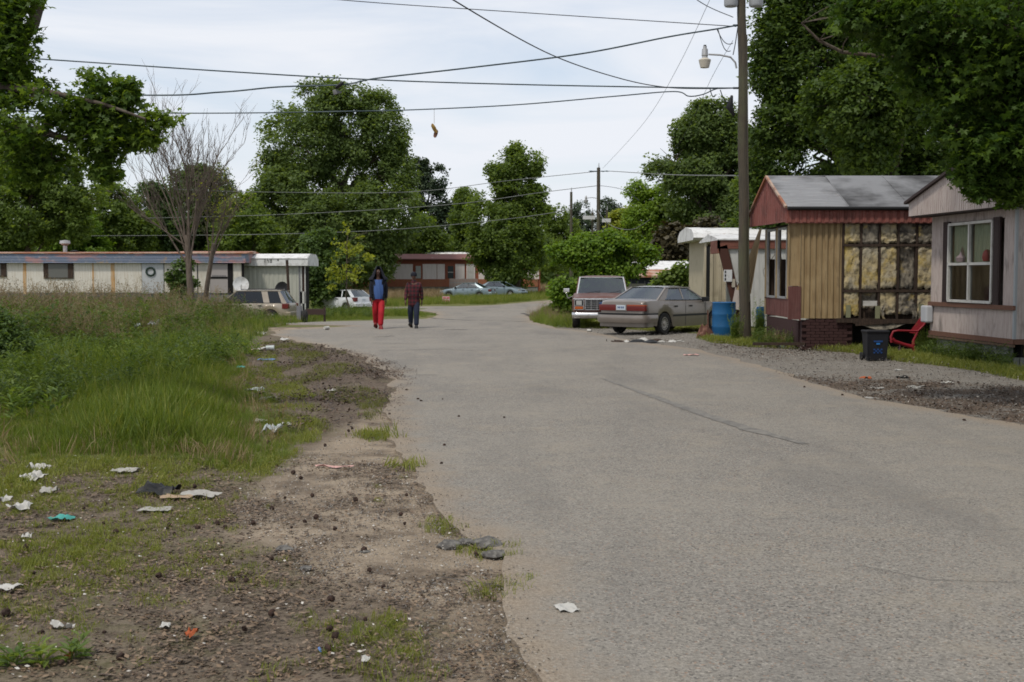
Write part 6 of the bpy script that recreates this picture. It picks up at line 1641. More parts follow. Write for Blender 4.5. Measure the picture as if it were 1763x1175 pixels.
# ------------------------------------------------------------------ poles and wires
pbz = G(1283, 588); PY = pbz.y
tz = P(1275, 0, PY)
up = thing('utility_pole', 'tall weathered wooden utility pole beside the blue barrel', 'utility pole', (pbz.x, PY, 0))
topv = Vector((tz.x - pbz.x, 0, tz.z + 1.6))
mb = MB(); n = 16
mb.tube([Vector((0, 0, -.4)).lerp(topv, i / n) + Vector((.015 * math.sin(i * 1.3), .01 * math.cos(i), 0)) for i in range(n + 1)], [.145 - .05 * i / n for i in range(n + 1)], 14)
mb.build('shaft', M_pole, up, 60)
def rel(px, py, D_=PY): return P(px, py, D_) - Vector((pbz.x, PY, 0))
for sx in (-1, 1):
    c = rel(1281, 0) + Vector((sx * .30 - .02, -.05, .15)); MB().lathe([(0, -.33), (.15, -.32), (.17, -.28), (.17, .40), (.15, .45), (0, .46)], c, 'z', 18).build('transformer', mat('transformer_grey', (.36, .37, .38), .5), up, 50)
lamp = MB(); lamp.tube([rel(1268, 118), rel(1266, 108), rel(1258, 99), rel(1240, 95), rel(1220, 94)], .022, 8); lamp.build('lamp_arm', M_alum, up, 60)
c = rel(1213.5, 96); hd = MB(); hd.lathe([(0, .23), (.045, .22), (.045, .16), (.07, .155), (.08, 0), (.06, -.02)], c, 'z', 16); h0 = hd.build('lamp_head', M_alum, up, 45)
MB().lathe([(0, .25), (.035, .25), (.035, .16)], c, 'z', 12).build('photocell', M_black, h0)
MB().lathe([(.07, -.06), (.145, -.10), (.15, -.11), (.105, -.29), (.0, -.30)], c, 'z', 20).build('lamp_shade', mat('cream_lens', (.50, .46, .38), .4), h0, 40)
mb = MB(); mb.lathe([(.07, -.02), (.07, -.06)], c, 'z', 10); mb.build('collar', M_alum, h0)
for py in (152, 44): MB().tube([rel(1279, py), rel(1262, py)], .025, 6).build('insulator_arm', M_black, up)
mb = MB(); mb.tube([rel(1260, 165, PY - .1), rel(1256, 185, PY - .15), rel(1264, 200, PY - .1)], [.03, .09, .03], 8); mb.build('cable_box', M_black, up, 60)
for (a, sag, r) in (((1234, 50, 1262, 75), .15, .01), ((1236, 50, 1258, 88), .2, .01), ((1270, 48, 1262, 95), .05, .012), ((1240, 155, 1260, 168), .2, .012), ((1222, 152, 1232, 163), .12, .012)):
    p0, p1 = rel(a[0], a[1], PY - .15), rel(a[2], a[3], PY - .15); MB().tube([p0.lerp(p1, k / 8) - Vector((0, 0, sag * math.sin(PI * k / 8))) for k in range(9)], r, 5).build('jumper_cable', M_wire, up)
MB().tube([rel(1286, 60, PY - .14), rel(1288, 300, PY - .14), rel(1290, 520, PY - .14)], .012, 5).build('conduit', M_pole, up)

M_wireb = mat('wire_blue_black', (.05, .075, .085), .5)
def wire(label, pts, r, m=M_wire, n=14, group=None):
    if m is M_alum: m = mat('far_wire_grey', (.17, .18, .17), .8); r = .022
    """smooth curve through photo points with distances"""
    p = [P(*q) for q in pts]; out = []
    for i in range(len(p) - 1):
        p0, p1, p2, p3 = p[max(0, i - 1)], p[i], p[i + 1], p[min(len(p) - 1, i + 2)]
        for k in range(n):
            t = k / n; out.append(.5 * ((2 * p1) + (p2 - p0) * t + (2 * p0 - 5 * p1 + 4 * p2 - p3) * t * t + (3 * p1 - p0 - 3 * p2 + p3) * t ** 3))
    out.append(p[-1])
    o = MB().tube(out, r, 6, cap=False).build('overhead_wire', m, None, 60)
    tagp(o, label, 'wire', group); return o
Q = PY - .05
wire('straight cable running level from the pole across to the upper left tree', [(-300, 78, Q), (100, 104, Q), (400, 124, Q), (650, 138, Q), (900, 146, Q), (1160, 151, Q), (1268, 152, Q)], .016, M_wireb)
wire('thick twisted cable rising from the left tree to the upper pole bracket', [(-300, 150, Q), (230, 164, Q), (380, 159, Q), (480, 150, Q), (590, 146, Q), (650, 135, Q), (800, 118, Q), (1000, 93, Q), (1150, 64, Q), (1235, 50, Q), (1268, 44, Q)], .019, M_wireb)
wire('lower cable carrying the yellow hanging shoes', [(-300, 185, Q + .1), (275, 195, Q + .1), (600, 192, Q + .1), (747, 188, Q + .1), (900, 180, Q + .1), (1060, 166, Q + .1), (1160, 158, Q + .1), (1186, 166, Q + .1), (1210, 163, Q + .1), (1235, 153, Q + .1), (1266, 152, Q + .1)], .014, M_wireb)
wire('thin high wire crossing the top of the sky to the pole', [(300, -30, Q), (585, 0, Q), (900, 22, Q), (1268, 46, Q)], .010)
wire('steep wire coming from overhead down to the pole', [(640, -100, 12), (780, 0, 15.5), (950, 95, 21), (1070, 136, 25), (1150, 151, 26.5), (1230, 153, 27.2), (1268, 152, Q)], .011)
wire('short high wire running in from overhead to the pole top', [(1120, -80, 20), (1200, 0, 24), (1262, 30, Q)], .010)
wire('faint guy wire slanting across the sky left of the pole', [(1240, -40, Q), (1170, 110, 36), (1110, 210, 46), (1038, 290, 60)], .006)
wire('faint drop wire slanting down left of the lamp', [(1262, 70, Q), (1225, 135, 31), (1180, 230, 36), (1130, 300, 42)], .005)
wire('upper far wire crossing in front of the large oak', [(300, 326, 88), (450, 331, 88), (700, 331, 88), (870, 312, 88), (1014, 297, 88), (1045, 295, 88)], .016, M_alum)
wire('right-hand far wire from the far pole towards the near pole', [(1016, 296, 88), (1048, 295, 88), (1150, 301, 60), (1280, 303, 40)], .013, M_alum)
wire('middle far wire crossing in front of the large oak', [(250, 376, 88), (450, 371, 88), (640, 362, 88), (800, 350, 88), (930, 332, 88), (1030, 320, 88)], .016, M_alum)
wire('lowest far wire passing above the maroon roof', [(60, 407, 88), (380, 405, 88), (560, 401, 88), (700, 394, 88), (850, 380, 88), (930, 370, 88), (985, 360, 88)], .014, M_alum)
wire('thick cable from the far pole drooping right to the trees', [(1031, 320, 88), (1050, 322, 88), (1075, 328, 84), (1100, 345, 80)], .016)
wire('sloping far cable falling right from the far pole', [(1029, 361, 88), (1040, 378, 86), (1060, 392, 84), (1090, 395, 80), (1120, 378, 76)], .014, M_alum)

def far_pole(label, px, ytop, D_, r, cross=None, lamp=None, ybase=430):
    b = P(px, ybase, D_); z0 = gz(b.x, D_); t = thing('utility_pole', label, 'utility pole', (b.x, D_, z0)); tp = P(px, ytop, D_)
    MB().tube([(0, 0, -.3), (tp.x - b.x, 0, tp.z - z0)], [r, r * .75], 8).build('shaft', M_pole, t, 60)
    MB().tube([(0, 0, tp.z - z0), (0, 0, tp.z - z0 + .35)], [.05, .02], 6).build('pin', M_alum, t)
    if cross:
        z = P(px, cross, D_).z - z0
        for s in (1, -1): MB().tube([(s * .12, 0, z), (s * .35, 0, z - .02), (s * .45, 0, z), (s * .6, 0, z), (s * .78, 0, z - .01)], [.03, .05, .03, .05, .02], 6).build('insulator', mat('insulator_blue', (.12, .16, .18), .4), t)
    if lamp:
        q = P(*lamp, D_) - Vector((b.x, D_, z0)); MB().tube([(0, 0, q.z + .1), (q.x * .5, 0, q.z + .2), (q.x, 0, q.z + .15)], .025, 6).build('lamp_arm', M_alum, t)
        MB().lathe([(0, .35), (.06, .3), (.09, .15), (.07, .05), (.17, .0), (.12, -.2), (0, -.22)], q, 'z', 12).build('lamp_head', M_alum, t, 50)
    return t
far_pole('tallest far utility pole with cross insulators and a small lamp', 1030.5, 289, 88, .17, 295, (1009, 345))
far_pole('thin far utility pole left of the tallest one', 983.5, 331, 92, .13)
far_pole('short pole close behind the tallest far pole', 1020, 366, 96, .12)
far_pole('reddish short meter pole right of the tallest far pole', 1045, 362, 96, .10)
t = thing('meter_board', 'white meter cabinet on the short pole right of the far pole', 'meter box', P(1044, 380, 95.6)); MB().box(-.35, .35, -.1, .1, -.15, .15).build('cabinet', M_steel, t)
t = thing('meter_board', 'white meter cabinet left of the tallest far pole', 'meter box', P(1014, 375, 95.6)); MB().box(-.5, .5, -.1, .1, -.15, .15).build('cabinet', M_steel, t)

# hanging shoes
def shoe(mb, c, M, L=.29):
    def f(u, v):
        a = 2 * PI * u; xx = -L / 2 + L * v; wd = .048 * (1 - .25 * abs(2 * v - 1.1)) * (1 if 0 < v < 1 else .35); hh = .12 if v < .4 else .12 - .075 * min(1, (v - .4) / .4)
        return M @ Vector((xx, wd * math.cos(a), max(-.0, math.sin(a)) * hh)) + c
    mb.grid(f, 12, 8)
a0 = P(747.5, 188, Q + .1)
t = thing('hanging_shoes', 'pair of tan yellow shoes dangling from the lower cable', 'shoes', a0)
MB().tube([(0, 0, 0), (.0, 0, P(747, 212, Q).z - a0.z)], .006, 4).build('lace', mat('pale_lace', (.5, .5, .5), .8), t)
m_ys = mat('tan_yellow_shoe', (.36, .22, .06), .6); m_bs = mat('brown_shoe', (.17, .08, .05), .6)
mb = MB(); shoe(mb, Vector((.0, 0, P(747, 221, Q).z - a0.z)), Matrix.Rotation(R(60), 3, 'Y') @ Matrix.Rotation(R(80), 3, 'X'), .24); s1 = mb.build('shoe', m_ys, t, 60)
mb = MB(); shoe(mb, Vector((.03, .05, P(749, 229, Q).z - a0.z)), Matrix.Rotation(R(105), 3, 'Y') @ Matrix.Rotation(R(-80), 3, 'X'), .20); mb.build('shoe', m_bs, t, 60)
a0 = P(585, 146, Q)
t = thing('hanging_shoes', 'pair of dark shoes caught on the twisted cable above the oak', 'shoes', a0)
mb = MB(); shoe(mb, Vector((.0, -.02, -.02)), Matrix.Rotation(R(-40), 3, 'Y') @ Matrix.Rotation(R(90), 3, 'X'), .25); mb.build('shoe', M_black, t, 60)
mb = MB(); shoe(mb, Vector((-.05, 0, P(582, 162, Q).z - a0.z)), Matrix.Rotation(R(-15), 3, 'Y'), .2); mb.build('shoe', mat('grey_shoe', (.12, .12, .12), .7), t, 60)
MB().tube([(0, 0, 0), (-.05, 0, P(582, 160, Q).z - a0.z)], .005, 4).build('lace', M_black, t)

# ------------------------------------------------------------------ things by the trailers
b = G(1246, 583); t = thing('plastic_barrel', 'blue plastic barrel standing between the sedan and the near pole', 'barrel', b)
rb = .30; hb = .93
MB().lathe([(0, 0), (rb * .93, 0), (rb * .98, .03), (rb, .28), (rb * 1.02, .30), (rb, .32), (rb, .60), (rb * 1.02, .62), (rb, .64), (rb * .98, hb - .04), (rb * 1.01, hb - .02), (rb * .95, hb), (rb * .9, hb - .03), (0, hb - .05)], (0, 0, 0), 'z', 32).build('barrel_body', mat('blue_plastic', (.010, .085, .21), .5, layers=[(3, (1, 1, 1), .5, .7, (.02, .11, .25), .7), (8, (1, 1, .4), .58, .7, (.03, .07, .12), .7)]), t, 40)
b = G(1313, 583); t = thing('plastic_barrel', 'small blue barrel half hidden by vines at the burnt trailer corner', 'barrel', (b.x, b.y + .3, 0))
MB().lathe([(0, 0), (.1, 0), (.11, .3), (.11, .75), (.09, .8), (0, .8)], (0, 0, 0), 'z', 20).build('barrel_body', mat('blue_plastic', (.010, .085, .21), .5), t, 40)

b = G(1512, 623); t = thing('trash_bin', 'black wheeled trash bin with blue printed panels in front of the burnt trailer', 'trash bin', (b.x, b.y + .2, 0))
M_bin = mat('black_bin', (.010, .010, .013), .55)
mb = MB(); n0 = [(-.235, -.21), (.235, -.21), (.235, .21), (-.235, .21)]
for (z0, s0), (z1, s1) in zip([(.03, .86), (.55, .98), (.60, 1.0)], [(.55, .98), (.60, 1.0), (.64, 1.05)]):
    for i in range(4):
        a, c = n0[i], n0[(i + 1) % 4]; mb.face([(a[0] * s0, a[1] * s0, z0), (c[0] * s0, c[1] * s0, z0), (c[0] * s1, c[1] * s1, z1), (a[0] * s1, a[1] * s1, z1)])
mb.face([(x * .86, y * .86, .03) for x, y in n0[::-1]]); mb.face([(x * 1.05, y * 1.05, .64) for x, y in n0]); mb.build('bin_body', M_bin, t)
MB().box(-.26, .26, -.24, .24, .64, .69).build('lid', M_bin, t, None, .02)
MB().box(-.255, -.225, -.245, -.2, .1, .62).build('side_rib', M_bin, t)
m_bp = mat('blue_print', (.012, .05, .17), .6); m_bp2 = mat('bright_blue_print', (.02, .14, .38), .6)
for (x0, x1, z0, z1, m_) in ((-.10, .10, .43, .465, m_bp), (-.04, .04, .375, .415, m_bp2)): MB().box(x0, x1, -.2195, -.213, z0, z1).build('printed_mark', m_bp if m_ is m_bp else m_bp2, t)
for i in range(5):
    for j in range(3):
        if (i + j) % 2 == 0: MB().box(-.10 + i * .04, -.06 + i * .04, -.2085, -.204, .18 + j * .035, .215 + j * .035).build('printed_mark', m_bp, t)
t.scale = (.84, .84, .84)
for sx in (-.24, .24): MB().lathe([(0, -.02), (.09, -.02), (.09, .02), (0, .02)], (sx, .2, .09), 'x', 14).build('wheel', M_black, t)

b = G(1572, 612); t = thing('plastic_chair', 'tipped red plastic garden chair beside the trash bin', 'chair', (b.x, b.y + .4, 0), R(0))
m_rc = mat('red_plastic', (.20, .012, .02), .45)
def rp(px, py, dy=0): p = P(px, py, b.y + .4 + dy); return p - Vector((b.x, b.y + .4, 0))
for dy in (0, .45):
    MB().tube([rp(1535, 590, dy), rp(1534, 580, dy), rp(1538, 571, dy), rp(1546, 569.5, dy), rp(1580, 570.5, dy), rp(1590, 561, dy), rp(1600, 545, dy)], [.03, .028, .024, .022, .022, .02, .02], 8).build('armrest', m_rc, t, 60)
    MB().tube([rp(1536, 584, dy), rp(1540, 588, dy), rp(1555, 593, dy), rp(1572, 598, dy)], [.045, .04, .035, .045], 8).build('side_rail', m_rc, t, 60)
    MB().tube([rp(1580, 572, dy), rp(1573, 586, dy), rp(1572, 598, dy), rp(1576, 607, dy)], [.02, .03, .045, .03], 8).build('leg', m_rc, t, 60)
mb = MB(); p0, p1 = rp(1540, 588), rp(1574, 597); mb.grid(lambda u, v: (p0.x + (p1.x - p0.x) * u, .45 * v, p0.z + (p1.z - p0.z) * u - .02 * math.sin(PI * u)), 6, 6); mb.build('seat', m_rc, t, 60)
p2, p3 = rp(1578, 575), rp(1600, 545); mb = MB()
for k in range(5): mb.bar((p2.x, .04 + k * .09, p2.z), (p3.x, .04 + k * .09, p3.z), .05, .015)
mb.build('backrest', m_rc, t)
t = thing('bottle', 'small dark bottle in the grass under the red chair', 'bottle', (G(1549, 611).x, G(1549, 611).y, 0)); MB().lathe([(0, 0), (.03, 0), (.03, .12), (.012, .16), (.012, .2), (0, .2)], (0, 0, 0), 'z', 12).build('glass', mat('brown_glass', (.05, .03, .03), .2), t, 40)

sg = G(768, 523); zc = P(768, 515.5, sg.y).z - sg.z
t = thing('yard_sign', 'small red and white notice on the grass verge before the pale blue cars', 'sign', (sg.x, sg.y, sg.z)); k = sg.y / FPX
wd, hh = 12.5 * k, 9.5 * k; m_sr = mat('sign_red', (.50, .06, .10), .6)
MB().box(-wd / 2, wd / 2, -.01, .01, zc - hh / 2, zc + hh / 2).build('board', mat('sign_pink_white', (.62, .40, .42), .6), t)
for i in range(9):
    if i != 4: MB().box(-wd / 2 + .04 + i * wd / 10, -wd / 2 + .04 + (i + .75) * wd / 10, -.014, -.01, zc + .03, zc + .15).build('lettering', m_sr, t)
for i in range(11): MB().box(-wd / 2 + .03 + i * wd / 12, -wd / 2 + .03 + (i + .7) * wd / 12, -.014, -.01, zc - .17, zc - .08).build('lettering', m_sr, t)
for s in (-.15, .15): MB().box(s - .01, s + .01, 0.011, .02, -.1, zc).build('stake', M_alum, t)

# rubbish heap and rusty junk beside the sedan
def crumple(name, label, cat, c, sx, sy, hgt, m, seed, rz=0, sub=9, mat2=None, lay=.0):
    o = MB().grid(lambda u, v: ((u - .5) * sx * (1 + .25 * noise.noise(Vector((v * 3, seed, 1)))), (v - .5) * sy * (1 + .3 * noise.noise(Vector((u * 3, seed, 9)))),
        max(.003, .006 + hgt * (.35 + noise.noise(Vector((u * 2.6, v * 2.6, seed))) + .5 * noise.noise(Vector((u * 7, v * 7, seed + 4)))) * (1 - lay * abs(2 * u - 1)))), sub, sub).build(name, m, None, 25)
    o.location = (c.x, c.y, c.z + .012); o.rotation_euler = (0, 0, rz); tagp(o, label, cat); return o
M_lw = mat('litter_white', (.44, .43, .40), .7, layers=[(20, (1, 1, 1), .5, .7, (.42, .40, .36), .7)])
M_lg = mat('litter_grey', (.34, .33, .30), .8, layers=[(20, (1, 1, 1), .5, .7, (.22, .20, .18), .7)])
M_card = mat('litter_cardboard', (.33, .24, .16), .85); M_teal = mat('litter_teal', (.06, .30, .26), .6); M_lblue = mat('litter_blue', (.10, .19, .42), .6)
M_lblk = mat('litter_black', (.012, .012, .012), .5); M_lor = mat('litter_orange', (.36, .09, .03), .7); M_lpink = mat('litter_pink', (.50, .30, .27), .7); M_clear = mat('litter_clear_plastic', (.42, .46, .46), .3)
LIT = [ # px, py, w_px, depth m, height, material, kind, label
 (66, 812, 34, .10, .05, M_lw, 'plastic_strip', 'long torn white plastic strip in the grass, upper of two'),
 (58, 831, 32, .14, .07, M_lw, 'paper_wad', 'bright crumpled white paper wad below the plastic strip'),
 (85, 853, 30, .07, .04, M_lg, 'paper_scrap', 'twisted greyish paper scrap right of the white wad'),
 (8, 866, 18, .08, .03, M_lw, 'paper_scrap', 'small white scrap at the left edge beside the lacy tissue'),
 (34, 880, 34, .10, .04, M_lw, 'tissue', 'lacy white tissue near the left edge'),
 (105, 899, 38, .10, .03, M_teal, 'wrapper', 'teal and black wrapper lying in the dirt'),
 (275, 852, 56, .18, .06, M_lblk, 'plastic_bag', 'black plastic bag beside the flattened carton'),
 (305, 860, 50, .10, .01, M_card, 'cardboard', 'flattened brown cardboard next to the black bag'),
 (345, 856, 62, .12, .02, M_lg, 'carton', 'opened pale carton lying right of the brown cardboard'),
 (268, 882, 54, .10, .015, M_lg, 'paper_sheet', 'flat grey white paper sheet below the black bag'),
 (217, 815, 40, .14, .03, M_lg, 'plastic_packaging', 'crumpled pale packaging at the edge of the grass'),
 (270, 823, 0, 0, 0, None, '', ''),
 (14, 1019, 36, .08, .02, M_lw, 'paper_sheet', 'white paper corner poking in at the left edge'),
 (108, 1088, 38, .03, .03, M_lw, 'plastic_fork', 'thin white plastic sliver standing out of the dirt'),
 (285, 1086, 16, .05, .01, M_lw, 'paper_scrap', 'tiny white scrap near the orange crumb'),
 (329, 1101, 16, .05, .03, M_lor, 'orange_peel', 'bright orange crumpled scrap in the foreground dirt'),
 (120, 1139, 10, .04, .02, M_lor, 'orange_peel', 'small orange crumb nearest the bottom left'),
 (551, 1127, 16, .03, .02, M_lblue, 'lighter', 'blue plastic lighter in the foreground dirt'),
 (630, 1145, 14, .05, .01, M_lw, 'paper_disc', 'small white disc in the bottom foreground'),
 (975, 1054, 36, .10, .012, M_lw, 'paper_scrap', 'white crumpled paper lying alone on the asphalt'),
 (48, 930, 14, .06, .02, M_lw, 'paper_scrap', 'small white scrap below the teal wrapper'),
 (265, 588, 16, .22, .18, M_clear, 'plastic_bag', 'pale plastic bag caught high in the green weeds'),
 (237, 590, 10, .15, .1, M_clear, 'plastic_bag', 'faint smaller plastic bag left of the bag in the weeds'),
 (343, 653, 10, .10, .07, M_lpink, 'cup', 'small pinkish cup in the grass'),
 (470, 746, 24, .2, .08, M_clear, 'plastic_tub', 'clear plastic tub at the edge of the tall grass'),
 (494, 734, 16, .12, .03, M_lw, 'paper_scrap', 'white scrap right of the clear tub'),
 (440, 675, 28, .2, .06, M_clear, 'crushed_bottle', 'crushed clear bottle in the brown mulch'),
 (460, 690, 22, .2, .03, M_lg, 'paper_scrap', 'grey flat scrap under the crushed bottle'),
 (447, 729, 20, .15, .03, M_lg, 'paper_scrap', 'pale scrap left of the clear tub'),
 (461, 622, 28, .25, .03, M_lblue, 'paper_sheet', 'flat blue sheet on the gravel'),
 (416, 635, 16, .2, .04, M_teal, 'wrapper', 'pale teal wrapper in the short grass'),
 (450, 604, 26, .25, .06, M_lw, 'paper_scrap', 'white litter beside the pink paper on the verge'),
 (465, 605, 14, .2, .09, M_clear, 'cup', 'clear cup right of the white litter on the verge'),
 (438, 605, 14, .2, .04, M_lpink, 'paper_scrap', 'pink paper scrap on the verge'),
 (490, 587, 14, .2, .05, M_lw, 'paper_scrap', 'white scrap on the gravel nearest the driveway'),
 (562, 569, 10, .2, .12, M_lw, 'cup', 'white cup at the driveway mouth'),
 (448, 577, 18, .3, .10, M_lw, 'plastic_bag', 'white plastic bag at the edge of the weeds'),
 (424, 583, 8, .15, .06, M_lor, 'wrapper', 'tiny orange wrapper by the weeds'),
 (392, 605, 20, .2, .04, M_lw, 'paper_scrap', 'white scraps at the grass edge above the can'),
 (573, 675, 14, .15, .02, M_lw, 'paper_scrap', 'white scrap in the brown mulch by the road'),
 (1015, 573, 8, .12, .08, M_lw, 'cup', 'little white cup in front of the pickup'),
 (1093, 612, 0, 0, 0, None, '', ''),
 (1190, 614, 26, .10, .03, M_lpink, 'flattened_can', 'red and white squashed can at the road edge'),
 (1511, 671, 20, .14, .02, M_lg, 'paper_scrap', 'grey white scrap in the dark dirt patch at right'),
 (1578, 670, 30, .12, .03, M_lg, 'paper_scrap', 'longer pale scrap in the dark dirt patch at right'),
 (1500, 688, 20, .12, .01, M_lg, 'paper_scrap', 'flat scrap on the asphalt beside the dark patch'),
 (1547, 639, 12, .08, .02, M_lw, 'paper_scrap', 'white scrap on the gravel in front of the trash bin'),
 (1490, 655, 20, .07, .04, M_lor, 'wrapper', 'reddish strip at the top of the dark dirt patch'),
 (1555, 653, 22, .1, .05, M_lblk, 'rag', 'small black rag above the dark dirt patch'),
 (1630, 663, 20, .06, .04, M_lw, 'stick', 'pale stick at the far right of the dirt patch'),
 (1536, 619, 8, .06, .05, M_lor, 'wrapper', 'orange and white wrapper beside the trash bin foot'),
 (642, 821, 0, 0, 0, None, '', ''),
 (575, 809, 64, .04, .02, M_lpink, 'stick', 'thin pinkish twig debris lying on the sand'),
]
for i, (px, py, wpx, dm, hg, m_, nm, lab) in enumerate(LIT):
    if not wpx: continue
    c = G(px, py); s = wpx * c.y / FPX
    if nm in ('cup', 'lighter', 'can'):
        mb = MB(); r = s * .32
        if nm == 'lighter': r = s * .16
        mb.lathe([(0, -s / 2), (r, -s / 2), (r * .85, s / 2), (0, s / 2)], (0, 0, r), 'x', 12)
        o = mb.build(nm, m_, None, 40); o.location = c + Vector((0, 0, .012)); o.rotation_euler = (0, 0, R(17 * i)); tagp(o, lab, 'litter'); continue
    crumple(nm, lab, 'litter', c + Vector((0, 0, .35 if 'high in' in lab or 'left of the bag' in lab else 0)), s, dm * 1.3, hg, m_, i * 3.1, (random.random() - .5) * .5)
c = G(322, 639); t = thing('drink_can', 'pale crushed can lying in the grass', 'litter', c + Vector((0, 0, .10)), R(-20))
MB().lathe([(0, -.09), (.045, -.085), (.055, -.05), (.05, .06), (.05, .085), (0, .085)], (0, 0, .05), 'x', 14).build('can_body', mat('can_grey', (.5, .52, .5), .35, .4), t, 40); MB().lathe([(.051, .055), (.052, .088), (0, .088)], (0, 0, .05), 'x', 14).build('can_end', M_card, t, 40)
# heap on the gravel
c = G(1108, 590); t = thing('rubbish_heap', 'flat heap of burnt rubbish and white bags on the gravel beside the road', 'rubbish', c)
rnh = random.Random(8)
for k, (dx, dy, s, h, m_, nm) in enumerate([(.0, 0, .34, .07, M_lw, 'white_bag'), (.42, -.05, .25, .03, M_lg, 'scrap'), (.7, 0, .22, .035, M_lw, 'scrap'), (-.4, 0, .2, .03, M_lw, 'scrap'), (-.15, -.08, .5, .05, M_lblk, 'burnt_scrap'), (.3, .05, .5, .05, M_stud, 'burnt_scrap'), (.15, -.15, .4, .04, M_lblk, 'burnt_scrap'), (-.6, .02, .35, .03, M_stud, 'burnt_scrap'), (.9, .1, .2, .03, M_lg, 'scrap')]):
    o = MB().grid(lambda u, v: (dx + (u - .5) * s, dy + (v - .5) * .3, .012 + h * max(0, math.sin(PI * u) * math.sin(PI * v) * 1.4 + .7 * noise.noise(Vector((u * 5, v * 5, k * 3.3))))), 10, 8).build(nm, m_, t, 30)
for k in range(14):
    a = Vector((rnh.uniform(-1, 1), rnh.uniform(-.2, .2), .02)); MB().bar(a, a + Vector((rnh.uniform(-.3, .3), rnh.uniform(-.1, .1), rnh.uniform(.0, .05))), .015, .012).build('stick', M_stud, t)
c = G(1216, 583); t = thing('rusty_junk', 'rusty upright scrap metal between the sedan and the blue barrel', 'junk', c)
m_rj = mat('rust_junk', (.11, .05, .035), .9, layers=[(9, (1, 1, 1), .45, .65, (.22, .12, .09), .8)])
MB().grid(lambda u, v: ((u - .5) * .5, -.1 + .25 * v, .02 + max(0, .30 * math.sin(PI * u) * math.sin(PI * v) + .25 * noise.noise(Vector((u * 5, v * 5, 3))))), 12, 8).build('scrap_lump', m_rj, t, 20); MB().bar((.04, -.02, .1), (.03, -.02, .72), .03, .02).build('scrap_rod', m_rj, t)
MB().bar((-.25, -.03, .05), (.2, -.05, .16), .05, .04).build('scrap_bar', m_rj, t); MB().box(.1, .2, -.12, -.05, 0, .12).build('scrap_tin', M_alum, t)
t = thing('rusty_rail', 'rusty low metal rail lying between the near pole and the burnt trailer', 'junk', G(1310, 588)); MB().box(-.5, .35, -.05, .02, .05, .16).build('rail', m_rj, t)
c = G(1344, 600); crumple('paper_wad', 'pale grey green wad in the grass at the burnt trailer corner', 'litter', c, .25, .2, .12, mat('sage', (.16, .2, .16), .8), 77)

# ------------------------------------------------------------------ chunks, seed balls, leaf litter
def chunk_mesh(name, seed, r, m, flat=.5, spiky=False):
    bm = bmesh.new(); bmesh.ops.create_icosphere(bm, subdivisions=2, radius=r)
    rg = random.Random(seed)
    for v in bm.verts:
        n = noise.noise(v.co / r * 1.3 + Vector((seed, 0, 0))) * .45
        if spiky: n = rg.uniform(-.22, .28)
        v.co *= 1 + n; v.co.z *= flat
    me = bpy.data.meshes.new(name); bm.to_mesh(me); bm.free(); me.materials.append(m); return me
M_ballm = mat('seed_ball', (.035, .022, .017), .95, layers=[(40, (1, 1, 1), .5, .7, (.09, .05, .035), .7)])
M_chunk = mat('asphalt_chunk', (.085, .08, .075), .95, layers=[(30, (1, 1, 1), .45, .65, (.2, .19, .17), .8)])
ball = [chunk_mesh('seed_ball', s, .021, M_ballm, .8, True) for s in range(3)]
spots = [(375, 907), (388, 914), (544, 895), (525, 903), (502, 914), (577, 916), (468, 880), (491, 862), (538, 858), (612, 866), (518, 827), (505, 818), (690, 891), (697, 906), (393, 973), (468, 967), (402, 1007), (424, 1007), (570, 1038), (577, 1103), (567, 1090), (636, 987), (627, 952), (468, 1063), (10, 1062), (58, 992), (200, 921), (245, 918), (288, 915), (300, 925), (292, 910), (208, 1138), (335, 842), (700, 857), (640, 758), (560, 770), (600, 745), (720, 690), (700, 674), (725, 693), (762, 690), (868, 722), (790, 720), (820, 960), (760, 802), (765, 770), (1385, 669), (1450, 683), (1532, 690), (1660, 727), (660, 1018), (629, 1075), (421, 1090), (145, 880), (178, 907), (340, 915), (436, 907)]
rn = random.Random(21)
for i in range(14):
    if rn.random() < .45: spots.append((rn.uniform(420, 690), rn.uniform(655, 790)))
    else: spots.append((rn.uniform(20, 760), rn.uniform(840, 1165)))
for i, (px, py) in enumerate(spots):
    c = G(px, py); o = link('seed_ball', ball[i % 3]); o.location = c + Vector((0, 0, .018)); o.rotation_euler = (rn.uniform(0, 6), rn.uniform(0, 6), rn.uniform(0, 6)); s = rn.uniform(.45, .95); o.scale = (s, s, s)
    tagp(o, 'small dark spiky seed ball lying on the dirt shoulder', 'seed ball', 'dark seed balls on the dirt')
for i, (px, py, r, lab) in enumerate([(775, 941, .075, 'flat broken asphalt chunk at the road edge'), (800, 936, .06, 'second broken asphalt chunk tilted beside the flat one'), (835, 940, .10, 'wide broken asphalt slab right of the two chunks'), (488, 950, .06, 'pale grey stone with a dark side on the dirt'), (627, 953, .035, 'small black stone on the dirt'), (528, 981, .04, 'dark lumpy stone below the pale grey one'), (850, 958, .07, 'asphalt piece sinking into the sand by the crack')]):
    o = link('asphalt_chunk' if 'asphalt' in lab else 'stone', chunk_mesh('asphalt_chunk', i + 40, r, M_chunk, .35)); o.location = G(px, py) + Vector((0, 0, r * .15)); tagp(o, lab, 'stone')

